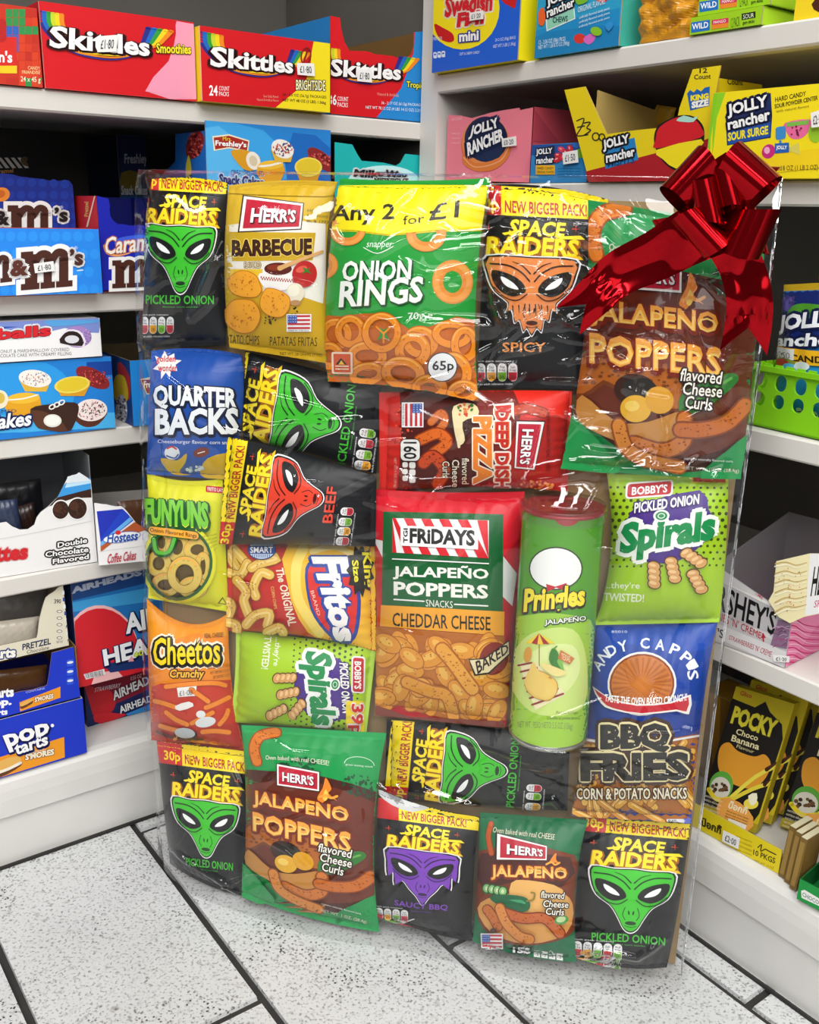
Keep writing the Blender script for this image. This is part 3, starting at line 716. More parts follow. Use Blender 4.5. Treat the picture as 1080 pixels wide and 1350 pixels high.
def deepdish(A):
    A.P([(150, 40), (700, 40), (560, 480), (130, 500)], '#7a1c14', 2); A.P([(160, 100), (500, 100), (470, 480), (200, 470)], '#541810', 3)
    A.P([(660, 40), (930, 40), (930, 180), (720, 170)], '#ea2a1a'); A.P([(640, 300), (760, 170), (930, 200), (900, 500), (620, 480)], '#b01c16', 2); A.P([(60, 50), (160, 60), (150, 480), (60, 500)], '#d6241c', 2)
    A.curl([(640, 150), (720, 130), (800, 150)], 50, '#c2401c', '#8a2410', 3)
    # slice of pizza
    A.P([(330, 150), (420, 110), (500, 140), (470, 240), (430, 300), (400, 250), (370, 200)], '#3a1a10', 3); A.P([(400, 120), (490, 110), (510, 160), (440, 190), (450, 270), (420, 290), (400, 210)], '#ead9a8', 3)
    A.spk(455, 140, 40, 30, 16, 9, ['#c83420', '#e07a3a', '#3c7a28'], 3, .7); A.L([(408, 190), (424, 300)], 12, '#e8d8b0', 3)
    A.curl([(300, 190), (345, 150), (360, 190), (320, 240)], 40, '#d2702e', '#8a3412', 4); A.curl([(250, 270), (330, 240), (372, 280), (310, 330)], 56, '#de6a24', '#94380f', 5); A.curl([(268, 370), (310, 340), (360, 400), (330, 460)], 60, '#cc4a1c', '#82260c', 6)
    A.spk(180, 200, 40, 90, 40, 6, ['#7a1c14', '#f05a3a'], 5); A.spk(760, 470, 90, 22, 60, 7, ['#e8622a', '#c8341a', '#f0a050'], 6)
    A.T('DEEP DISH', 582, 130, 650, 490, '#f08a2e', rot=90, out=('#fff4e8', 7), bold=.05); A.T('DEEP DISH', 586, 132, 646, 488, '#c8281c', rot=90, bold=.045)
    A.P([(574, 112), (668, 104), (670, 180), (640, 130), (590, 140)], '#f6ece0'); A.P([(584, 120), (658, 114), (656, 150), (600, 146)], '#c8281c')
    A.T('PIZZA', 488, 165, 572, 462, '#f0872a', rot=90, out=('#fff0dc', 6), bold=.06)
    for k, (t, h) in enumerate((('flavored', 115), ('Cheese', 120), ('Curls', 70))): A.T(t, 436 - k * 42, 350 + k * 6, 468 - k * 42, 350 + h + k * 6, '#f8ead0', rot=90, out=('#2a0c08', 4), bold=.01)
    brand_badge(A, [(796, 192), (760, 400), (672, 392), (682, 190)])
    flag(A, 186, 108, 262, 208, 90)
    A.RR(168, 266, 252, 360, 20, '#f4f2ee', out=('#222', 3)); A.T('160', 180, 276, 240, 352, '#1a1a1a', rot=90, bold=.02)
    for i in range(3): A.RR(172, 368 + i * 30, 196, 392 + i * 30, 8, '#f4f2ee'); A.RR(202, 368 + i * 32, 230, 396 + i * 32, 8, '#f4f2ee')
    A.T('NET WT 1 OZ (28.4g)', 132, 350, 146, 480, '#d8b0a0', rot=90); A.T('OVEN BAKED WITH REAL CHEESE', 812, 150, 828, 410, '#6a100c', rot=90)
pack('crisp_bag', 'red pizza cheese curl bag lying sideways above the red and green popper bag', V7,
     [(68, 58), (926, 54), (905, 500), (70, 508)], '#c8201a', deepdish, seed=9, off=.012, D=.026, seal='lr', mids=dict(b=(500, 480), t=(640, 50)))

# ---- third row
def funyuns(A):
    A.P([(40, 0), (400, 30), (400, 160), (330, 130), (60, 140)], '#e8e42a', 2); A.P([(40, 500), (60, 440), (130, 560), (300, 600), (40, 600)], '#f0ec30', 2)
    A.E(190, 395, 150, 166, '#17602c', 8); A.E(184, 393, 134, 150, '#5f4a16', 8)
    puff_rings(A, [(110, 310, 40, 50, 22, 0, 1), (180, 330, 50, 60, 26, 10, 2), (265, 340, 56, 50, 26, -10, 3), (100, 400, 52, 56, 26, 0, 4), (290, 410, 34, 60, 22, 0, 7), (130, 490, 60, 50, 26, 0, 8), (250, 500, 62, 46, 26, 0, 9), (215, 445, 72, 78, 32, 0, 5)], '#e3c45c', '#a88422', '#c8a23a')
    A.O(190, 395, 158, 172, 26, '#e2e22a', 8); A.O(190, 395, 143, 158, 12, '#17602c', 8)
    A.L([(88, 292), (100, 350), (150, 350), (176, 290)], 26, '#14571f', 4); A.L([(88, 292), (100, 345), (150, 345), (174, 290)], 15, '#58b83a', 4)
    A.T('FUNYUNS', 50, 118, 316, 232, '#f2ee4a', dy=18, out=('#14571f', 11, 0, 5), bold=.04); A.T('FUNYUNS', 50, 116, 316, 228, '#79c83a', dy=18, bold=.055)
    A.RR(64, 232, 280, 272, 18, '#14571f', dy=26); A.RR(68, 236, 276, 268, 16, '#f0a83a', dy=26); A.T('Onion Flavored Rings', 74, 242, 268, 264, '#5a3208', dy=26, bold=.01)
    A.RR(300, 66, 380, 94, 6, '#c8202a', dy=6); A.T('FRITO LAY', 308, 72, 374, 88, '#fff', dy=6)
    for i in range(5): A.T('BEST BY 14 JAN', 284 + i * 14, 280 + i * 14, 350, 290 + i * 14, '#6a6a14', dy=-14)
    A.P([(350, 574), (372, 546), (392, 580)], '#5a5a10'); A.P([(358, 572), (372, 554), (386, 575)], '#ece830')
pack('crisp_bag', 'yellow green onion ring bag with green oval window at the left edge', V8,
     [(45, 8), (372, 36), (396, 610), (50, 552)], '#dcde22', funyuns, seed=10, off=.011, D=.026, mids=dict(t=(190, 44), l=(55, 300)))

def fritos(A):
    A.P([(660, 310), (1040, 330), (1040, 790), (800, 740), (700, 640), (650, 480)], '#f3bd2a', 2)
    A.L([(720, 340), (690, 420), (700, 560), (790, 700)], 44, '#f9dc6a', 5); A.L([(760, 350), (850, 330), (930, 360)], 26, '#f9e08a', 4)
    A.P([(730, 420), (800, 385), (900, 400), (965, 520), (955, 700), (900, 752), (830, 712), (752, 600)], '#1d3f9c', 4); A.P([(742, 430), (804, 396), (890, 408), (950, 520), (940, 690), (900, 738), (838, 702), (762, 592)], '#d8261e', 4)
    A.T('Fritos', 0, 0, 0, 0, '#f6f4f2', q=[(912, 372), (962, 738), (858, 738), (752, 372)], out=('#1d3f9c', 11, -3, 4), bold=.05)
    A.T('BRAND', 0, 0, 0, 0, '#f6d0c0', q=[(766, 516), (796, 622), (784, 626), (752, 520)])
    star = []
    for k in range(22):
        a = k * 2 * pi / 22; rr = 1.0 if k % 2 else .74; star.append((968 + 62 * rr * cos(a), 430 + 118 * rr * sin(a)))
    A.P(star, '#16130e')
    A.T('King', 0, 0, 0, 0, '#f4ea2a', q=[(1014, 352), (1024, 506), (980, 508), (962, 352)], bold=.03); A.T('Size', 0, 0, 0, 0, '#f4ea2a', q=[(958, 384), (968, 478), (942, 482), (930, 388)], bold=.03)
    A.T('The ORIGINAL', 0, 0, 0, 0, '#f8ead0', q=[(634, 420), (694, 668), (656, 672), (600, 422)], bold=.02); A.T('CORN CHIPS', 0, 0, 0, 0, '#f3cf6a', q=[(594, 500), (608, 596), (596, 598), (580, 502)])
    c = dict(c1='#ecc05a', c2='#a8701c', c3='#c8922e')
    for i, p in enumerate(([(400, 360), (440, 430), (470, 400), (420, 340)], [(400, 440), (450, 450), (480, 400)], [(500, 420), (540, 400), (610, 380), (560, 370)], [(520, 540), (510, 500), (540, 440), (580, 450)],
                           [(440, 470), (480, 520), (470, 560), (500, 640)], [(395, 560), (420, 580), (400, 640)], [(480, 660), (520, 620), (580, 610), (570, 660)], [(400, 650), (440, 660), (440, 690)], [(570, 690), (620, 670), (640, 690)])):
        A.L(p, 44, c['c2'], 4); A.L(p, 37, c['c1'], 4); A.L(p, 9, '#f7da8a', 4); A.spk(p[1][0], p[1][1], 24, 20, 8, 3.5, [c['c3']], i)
    A.E(545, 342, 62, 44, '#1d2f66'); A.E(545, 342, 57, 39, '#cfe0f4'); A.R(488, 326, 602, 360, '#2c4f9a'); A.T('SMART', 496, 330, 594, 356, '#fff', bold=.02)
    for i in range(9): A.R(505 + i * 9, 306, 508 + i * 9, 324, '#2c4f9a'); A.R(505 + i * 9, 362, 508 + i * 9, 376, '#2c4f9a')
pack('crisp_bag', 'yellow and red corn chip bag lying sideways with a black starburst', V8,
     [(393, 300), (1030, 330), (1036, 782), (395, 692)], '#c8281c', fritos, seed=11, off=.013, offs=[.008, .008, .014, .014], D=.028, seal='lr', mids=dict(b=(730, 716)))

def fridays(A):
    A.P([(20, 10), (700, 20), (680, 200), (600, 130), (100, 120), (40, 90)], '#d81428', 2); A.P([(600, 120), (690, 60), (680, 220), (590, 320)], '#e01a2e')
    A.P([(590, 290), (660, 380), (640, 520), (590, 470)], '#e8e6e6'); A.P([(590, 470), (645, 540), (630, 700), (600, 640)], '#c81426'); A.P([(45, 230), (85, 240), (80, 310), (45, 240)], '#e8e6e6')
    A.P([(85, 112), (602, 124), (598, 555), (78, 518)], '#14602f')
    A.quad(100, 36, [(124, 140), (540, 150), (538, 312), (124, 288)])
    A.R(0, 0, 100, 36, '#f4f2f0')
    for k in range(-1, 6):
        A.P([(max(0, min(100, x)), y) for x, y in ((k * 19 - 6, 0), (k * 19 + 4, 0), (k * 19 + 24, 36), (k * 19 + 14, 36))], '#d6202c')
    A.R(10, 7.5, 90, 28, '#f6f4f2'); A.T('FRiDAYS', 20, 9.5, 87, 25, '#1c1a1a', bold=.04); A.T('TGI', 13, 10, 18, 25, '#1c1a1a', rot=-90, bold=.03); A.H = None
    A.L([(128, 314), (538, 334)], 5, '#f2f2ee')
    A.T('JALAPEÑO', 126, 336, 538, 404, '#f4f2ea', dy=12, bold=.03); A.T('POPPERS', 130, 412, 536, 472, '#f4f2ea', dy=16, bold=.035)
    A.L([(132, 490), (260, 498)], 6, '#f2f2ee'); A.L([(392, 511), (534, 518)], 6, '#f2f2ee'); A.T('SNACKS', 268, 490, 384, 520, '#f4f2ea', dy=8)
    A.P([(76, 514), (606, 542), (604, 646), (72, 606)], '#f2a62a'); A.T('CHEDDAR CHEESE', 126, 546, 546, 606, '#1d1810', dy=18, bold=.01)
    A.P([(50, 606), (606, 648), (612, 1010), (340, 1000), (60, 930)], '#c9751c', 1 and 0)
    A.P([(50, 606), (300, 628), (606, 648), (606, 740), (52, 720)], '#b8661a')
    r = random.Random(4); A.inc = .2
    for i in range(64):
        x, y = r.uniform(80, 590), r.uniform(660, 985); a = r.uniform(0, 180)
        if y > 930 and x < 300: y -= 50
        A.E(x, y, 62, 38, '#b9651a', a); A.E(x, y, 58, 34, '#ea9c2e', a); A.E(x - 8, y - 8, 32, 15, '#f6bd54', a)
        A.spk(x, y, 40, 24, 5, 3.5, ['#b06a1c'], i)
    A.inc = .4; A.curl([(340, 700), (390, 760), (440, 830), (470, 870)], 66, '#f0a83a', '#b9651a', 3); A.E(250, 866, 48, 44, '#b9651a'); A.E(248, 864, 44, 40, '#f2ae44')
    A.curl([(190, 840), (290, 880), (360, 900), (390, 990)], 60, '#eea234', '#b9651a', 5)
    A.inc = 1; A.E(560, 740, 60, 72, '#8c2418', 20)
    A.P([(452, 742), (520, 738), (624, 658), (628, 722), (540, 806), (478, 814)], '#2a1a12'); A.P([(458, 746), (522, 742), (622, 666), (624, 718), (538, 798), (484, 806)], '#f2e2b4')
    A.T('BAKED', 0, 0, 0, 0, '#2a1410', q=[(482, 752), (618, 672), (622, 712), (492, 806)], bold=.02)
    A.P([(20, 940), (70, 945), (200, 990), (600, 1010), (660, 1060), (660, 1090), (20, 1050)], '#7c3a2c')
pack('crisp_bag', 'red and green cheddar popper bag with striped name plate, in the middle', D2,
     [(22, 14), (694, 26), (612, 1040), (52, 985)], '#cf1a2c', fridays, seed=12, off=.016, D=.040, mids=dict(l=(52, 430), r=(655, 520), t=(350, 30)), ts=.04)

# ---- the tube of crisps
class CylSurf:
    flat = True
    def __init__(s, C, A, h, R): s.C = C; s.A = A; s.h = h; s.R = R; s.X = np.cross(A, BN); s.X /= np.linalg.norm(s.X); s.Y = np.cross(s.X, A) ; s.Y = s.Y if s.Y @ BN > 0 else -s.Y
    def inv(s, px):
        d = rays(px); o = EYE - s.C; d1 = np.stack([d @ s.X, d @ s.Y], 1); o1 = np.array([o @ s.X, o @ s.Y])
        a = (d1 ** 2).sum(1); b = d1 @ o1; c = o1 @ o1 - s.R ** 2; q = np.maximum(b * b - a * c, 0); t = (-b - np.sqrt(q)) / a
        P = o + d * t[:, None]; th = np.arctan2(P @ s.X, P @ s.Y)
        return np.stack([th / pi + 0.5, 1 - (P @ s.A) / s.h], 1)
    def PN(s, st):
        th = (st[:, 0:1] - 0.5) * pi; n = np.sin(th) * s.X + np.cos(th) * s.Y
        return s.C + n * s.R + (1 - st[:, 1:2]) * s.h * s.A, n
def lathe(C, A, X, Y, prof, n=48, col=W0):
    mb = MB(); prof = np.array(prof); th = np.linspace(0, 2 * pi, n + 1); rr = prof[:, 0]; zz = prof[:, 1]
    P = np.array([C + A * z + (X * np.cos(t) + Y * np.sin(t)) * r for r, z in zip(rr, zz) for t in th])
    dr = np.gradient(rr); dz = np.gradient(zz)
    N = np.array([(X * np.cos(t) + Y * np.sin(t)) * b - A * a for a, b in zip(dr, dz) for t in th]); N /= np.linalg.norm(N, axis=1)[:, None] + 1e-9
    f = []
    for q in grid_faces(n + 1, len(prof)):
        g = np.cross(P[q[2]] - P[q[0]], P[q[3]] - P[q[1]]); f.append(q if g @ N[list(q)].sum(0) > 0 else q[::-1])
    mb.tris(P, N, col, f); return mb
def tube_art(A):
    A.P([(600, 640), (700, 560), (900, 560), (1000, 640), (990, 1100), (600, 1100)], '#9ccb3a', 3); A.P([(630, 760), (720, 640), (900, 620), (960, 760), (940, 960), (760, 990), (650, 900)], '#c9e07a', 4); A.P([(680, 780), (760, 700), (900, 690), (930, 800), (860, 900), (740, 930)], '#dcea9a', 4)
    A.P([(830, 130), (945, 110), (920, 160), (880, 176), (840, 165)], '#b01c2c', 3)
    A.E(828, 358, 116, 94, '#1f2a18'); A.E(828, 358, 110, 88, '#f2f4f0')
    A.P([(786, 424), (826, 436), (874, 420), (872, 456), (830, 440), (792, 458)], '#c41e2a')
    A.T('Pringles', 688, 448, 948, 574, '#f6e233', dy=-26, it=8, out=('#2b1c0c', 8, -1, 4), bold=.04, taper=-.05); 
    A.T('JALAPEÑO', 780, 574, 956, 606, '#f6f6ee', dy=-18, out=('#1f4a18', 4, 1, 2), bold=.02)
    A.L([(757, 640), (757, 780)], 4, '#8a6a3a')
    for k in range(5): A.P([(757, 636), (700 + k * 25, 672 + abs(k - 2.5) * -3 + 12), (725 + k * 25, 676 + abs(k - 1.5) * -3 + 12)], ['#f1cf2a', '#a81c1c'][k % 2])
    A.P([(672, 766), (740, 760), (870, 900), (740, 968)], '#f1e6b8')
    for k in range(7): A.L([(668 + k * 10, 776 + k * 28), (726 + k * 22, 764 + k * 22)], 8, '#8a2a1c')
    chip(A, 765, 860, 74, 56, 40, 3, '#eac25a', '#b8863a', '#cda24a'); A.P([(700, 860), (720, 790), (735, 760), (760, 800), (830, 880), (780, 920)], '#e8c766', 4); A.E(712, 728, 16, 34, '#d99a2e', 8)
    A.P([(812, 700), (836, 716), (840, 760), (862, 806), (830, 790), (800, 750)], '#2f7a24', 4); A.L([(818, 702), (832, 690)], 5, '#4a8a2a'); A.P([(832, 756), (850, 746), (860, 800)], '#7ab84a', 3)
    A.P([(848, 706), (904, 742), (884, 768), (836, 742)], '#c8702a'); A.T('TEXAS', 850, 718, 886, 746, '#f4e8c0', dy=14)
    A.P([(770, 760), (870, 800), (830, 820), (780, 790)], '#ead98a', 3)
    A.T('Potato Crisps', 830, 972, 922, 990, '#4a5a20'); A.T('Croustilles de pommes de terre', 790, 996, 930, 1014, '#4a5a20'); A.T('NET WT. PESO NETO 5.5 OZ (156g)', 664, 1016, 900, 1052, '#7a8a4a', dy=8)
Ct = on_plane((743, 668), BA + BN * .041, BN)[0]; Cb = on_plane((722.5, 965), BA + BN * .041, BN)[0]
ax = Ct - Cb; hc = np.linalg.norm(ax); ax /= hc
cs = CylSurf(Cb, ax, hc, 0.0385)
can = empty('crisp_tube', Cb, 'tall green jalapeno crisp tube with a clear lid, beside the red striped bag', 'crisp tube', 'snack packs in the gift bundle')
mb = MB(); nu, nv = 70, 40; u, v = np.meshgrid(np.linspace(-.5, 1.5, nu * 2), np.linspace(0, 1, nv)); st = np.stack([u.ravel(), v.ravel()], 1); Pp, Nn = cs.PN(st)
mb.tris(Pp, Nn, lin('#4f9a1c'), grid_faces(nu * 2, nv, True)); AT = Art(D2); tube_art(AT); lay_art(mb, AT, cs, 4, (0, 1, 0, 1), 0.00012); mb.build('tube_body', M_GLOSS, can)
M_STEEL = mat('brushed_steel', '#c9c9c6', rough=0.3, metal=1.0)
lathe(Cb, ax, cs.X, cs.Y, [(0.0, .002), (.037, .002), (.0395, -.001), (.0397, .002), (.0388, .004)]).build('metal_base', M_STEEL, can)
def clear_plastic(name, tint, rough, fac, nscale=45, bstr=.25, bdist=.003):
    m = bpy.data.materials.new(name); m.use_nodes = True; nt = m.node_tree; nt.nodes.remove(nt.nodes['Principled BSDF'])
    out = nt.nodes['Material Output']; N = nt.nodes.new; K = nt.links.new
    tr = N('ShaderNodeBsdfTransparent'); tr.inputs[0].default_value = tint; gl = N('ShaderNodeBsdfGlossy'); gl.inputs['Roughness'].default_value = rough; gl.inputs[0].default_value = (1, 1, 1, 1)
    lw = N('ShaderNodeLayerWeight'); lw.inputs[0].default_value = 0.5
    pw = N('ShaderNodeMath'); pw.operation = 'POWER'; pw.inputs[1].default_value = 5.0
    ma = N('ShaderNodeMath'); ma.operation = 'MULTIPLY_ADD'; ma.inputs[1].default_value = 0.9; ma.inputs[2].default_value = 0.045 * fac
    tc = N('ShaderNodeTexCoord'); nz = N('ShaderNodeTexNoise'); nz.inputs['Scale'].default_value = nscale; nz.inputs['Detail'].default_value = 2; bp = N('ShaderNodeBump'); bp.inputs['Strength'].default_value = bstr; bp.inputs['Distance'].default_value = bdist
    K(tc.outputs['Object'], nz.inputs['Vector']); K(nz.outputs['Fac'], bp.inputs['Height']); K(bp.outputs['Normal'], gl.inputs['Normal']); K(bp.outputs['Normal'], lw.inputs['Normal'])
    mx = N('ShaderNodeMixShader'); K(lw.outputs['Facing'], pw.inputs[0]); K(pw.outputs[0], ma.inputs[0]); K(ma.outputs[0], mx.inputs[0]); K(tr.outputs[0], mx.inputs[1]); K(gl.outputs[0], mx.inputs[2]); K(mx.outputs[0], out.inputs[0])
    return m
M_LID = clear_plastic('clear_lid_plastic', (.9, .88, .86, 1), 0.2, 1.2)
lathe(Ct, ax, cs.X, cs.Y, [(.0405, -.010), (.0408, -.004), (.0408, .003), (.0395, .0045), (.037, .0028), (0.0, .0028)]).build('lid', M_LID, can)
lathe(Ct, ax, cs.X, cs.Y, [(.0386, -.003), (.0396, -.001), (.0392, .001), (.0375, -.001), (.036, -.004), (0, -.004)]).build('foil_seal', mat('red_foil_seal', '#b8484e', rough=0.35, metal=0.5), can)

def spirals_art(sheet, price='', twist=True):
    def art(A):
        A.quad(100, 130, sheet)
        for j in range(13):
            for i in range(18):
                x = 4 + i * 5.6 + (j % 2) * 2.8; y = 12 + j * 5.6; z = 1.75 * (1 - .5 * abs(y - 40) / 45)
                if z > .3: A.E(x, y, z, z, '#3d4a12', n=6)
        A.P([(18, 42), (30, 26), (76, 14), (84, 30), (90, 44), (80, 62), (60, 76), (40, 76), (24, 70)], '#4a2a88', 2)
        A.RR(16, 8, 54, 22, 3, '#f4f2ee', dy=-3); A.RR(17.5, 9.5, 52.5, 20.5, 2.4, '#c2242e', dy=-3); A.T("BOBBY'S", 21, 11.5, 49.5, 18.8, '#fff', dy=-2.6, bold=.03)
        if twist: A.P([(68, 2), (98, 2), (98, 8), (68, 8)], '#f2dc2a'); A.R(70, 3, 97, 7, '#c83a22')
        A.T('PICKLED ONION', 24, 25, 76, 34, '#f6f6f2', dy=-8, bold=.03, out=('#3a1f70', 1))
        A.T('Spirals', 14, 42, 90, 76, '#f4f4f0', dy=-12, it=1, out=('#f4f4f0', 3.6), bold=.06); A.T('Spirals', 14, 42, 90, 76, '#118a4a', dy=-12, it=1, bold=.05)
        A.E(46, 36, 6.5, 5.2, '#f4f4f0'); A.E(46, 36, 4.8, 3.7, '#118a4a'); A.O(46, 36, 3, 2.3, .7, '#dff0e4')
        for k, (x, y, rot) in enumerate(((43, 86, 85), (58, 82, 75), (74, 72, 35), (78, 92, 60))):
            a = radians(rot); c, s_ = cos(a), sin(a)
            for m in range(4):
                d = (m - 1.5) * 5; A.E(x + d * c, y + d * s_, 4.6, 5.8, '#5a3410', rot + 25)
            for m in range(4):
                d = (m - 1.5) * 5; A.E(x + d * c, y + d * s_, 3.6, 4.9, '#d8a060', rot + 25); A.E(x + d * c - 1, y + d * s_ - 1, 1.4, 3, '#ecc48c', rot + 25)
        A.T('...they’re', 4, 92, 32, 99, '#f4f6e0', dy=1, bold=.01); A.T('TWISTED!', 4, 101, 36, 108, '#f4f6e0', dy=2, bold=.02)
        if price: A.RR(77, -1, 99, 12, 3, '#f2d820'); A.T(price, 0, 0, 0, 0, '#d42a1e', q=[(79, 0), (97, 0), (97, 10), (79, 10)], bold=.03)
        A.H = None
    return art
pack('crisp_bag', 'lime green spiral corn snack bag standing upright beside the green tube', D3,
     [(192, 78), (700, 92), (662, 700), (138, 712)], '#a6cf1e', spirals_art([(190, 75), (705, 80), (668, 705), (150, 720)]), seed=13, off=.012, D=.030, mids=dict(l=(205, 420), r=(690, 400)), sealcol='#b2dc3a')

def cheetos(A):
    A.P([(40, 420), (200, 400), (420, 380), (470, 480), (470, 700), (50, 660)], '#c8321a', 2); A.P([(60, 560), (250, 600), (470, 560), (470, 700), (60, 660)], '#b4281a', 2)
    A.P([(44, 20), (220, 150), (395, 88), (405, 190), (250, 180), (60, 220)], '#f29a1e', 2)
    A.T('Cheetos', 74, 198, 362, 318, '#17120e', dy=-6, out=('#fff2da', 19, 0, 2), bold=.03); A.T('Cheetos', 74, 198, 362, 318, '#f6d81e', dy=-6, out=('#17120e', 12, 1, 3), bold=.02)
    A.T('Crunchy', 142, 334, 290, 380, '#f6b82a', dy=0, it=6, out=('#3a1a0a', 5), bold=.03); A.T('REAL CHEESE!', 296, 180, 376, 200, '#3a2010', dy=-6)
    for i in range(3): A.T('BEST BEFORE 12 OCT', 308 + i * 12, 322 + i * 20, 404, 334 + i * 20, '#7a3a10', dy=-12)
    k = dict(c1='#f08a22', c2='#b8480f')
    for i, p in enumerate(([(130, 408), (240, 396), (340, 392), (384, 402)], [(300, 500), (350, 480), (400, 455)], [(130, 520), (170, 550), (220, 572)], [(105, 576), (150, 590), (200, 600)], [(240, 566), (280, 546), (330, 520)], [(286, 604), (340, 600), (400, 606)], [(360, 570), (385, 540), (396, 510)], [(80, 470), (120, 480), (180, 500)], [(240, 420), (270, 440), (312, 470)])):
        A.curl(p, 24, seed=i, c1=k['c1'], c2=k['c2'], c3='#c8540f')
    A.E(215, 612, 50, 26, '#2a1a14', 6); A.E(212, 606, 44, 22, '#c4cdd2', 6); A.E(300, 560, 44, 22, '#dfe3e4', -10); A.E(280, 526, 20, 16, '#e8eaea')
    A.L([(90, 600), (170, 628), (290, 634)], 8, '#2a1a14', 4); A.E(170, 632, 8, 8, '#e8a020'); A.E(268, 656, 8, 8, '#e8a020'); A.P([(170, 490), (230, 470), (250, 490), (190, 510)], '#eeeae6', 2)
    A.T('CHEESE FLAVORED SNACKS', 120, 664, 400, 676, '#5a1208', dy=8)
def sticker_on(root, sf, view, q, txt, tilt=0):
    """small white price sticker stuck on the pack"""
    A = Art(view); A.quad(100, 40, q); A.R(0, 0, 100, 40, '#f2f0ec'); A.T(txt, 14, 10, 84, 32, '#4a4a4a'); mb = MB(); lay_art(mb, A, sf, 4, (0, 1, 0, 1), .002)
    o = mb.build('price_sticker', M_CARD, root); o.parent = [c for c in root.children if c.name.startswith('pouch')][0]; o['label'] = 'white price sticker'
    return o
rt, sf = pack('crisp_bag', 'orange and red crunchy cheese snack bag at the left edge of the bundle', D1,
     [(44, 30), (398, 92), (468, 692), (64, 640)], '#ee8a1c', cheetos, seed=14, off=.011, D=.030, mids=dict(t=(222, 138), r=(410, 400)), ts=.03)
sticker_on(rt, sf, D1, [(178, 412), (262, 404), (260, 446), (184, 452)], '£1·00')

pack('crisp_bag', 'lime green spiral corn snack bag lying sideways with a 39p mark', D1,
     [(428, 168), (1035, 236), (992, 610), (404, 562)], '#a6cf1e', spirals_art([(1030, 215), (985, 620), (440, 595), (450, 165)], '', False), seed=15, offs=[.012, .012, .013, .013], D=.028, seal='lr',
     mids=dict(l=(425, 360)), sealcol='#b8de4a')
rt, sf = BAGS[-1][0], BAGS[-1][1]
A2 = Art(D1); A2.RR(905, 470, 985, 615, 8, '#f2d820'); A2.T('39p', 915, 478, 980, 612, '#d42a1e', rot=90, out=('#fff', 4), bold=.03); mb = MB(); lay_art(mb, A2, sf, 4, (0.02, .985, 0.01, .99), .0011); mb.build('price_flash', M_FILM, rt).parent = [c for c in rt.children if c.name.startswith('pouch')][0]

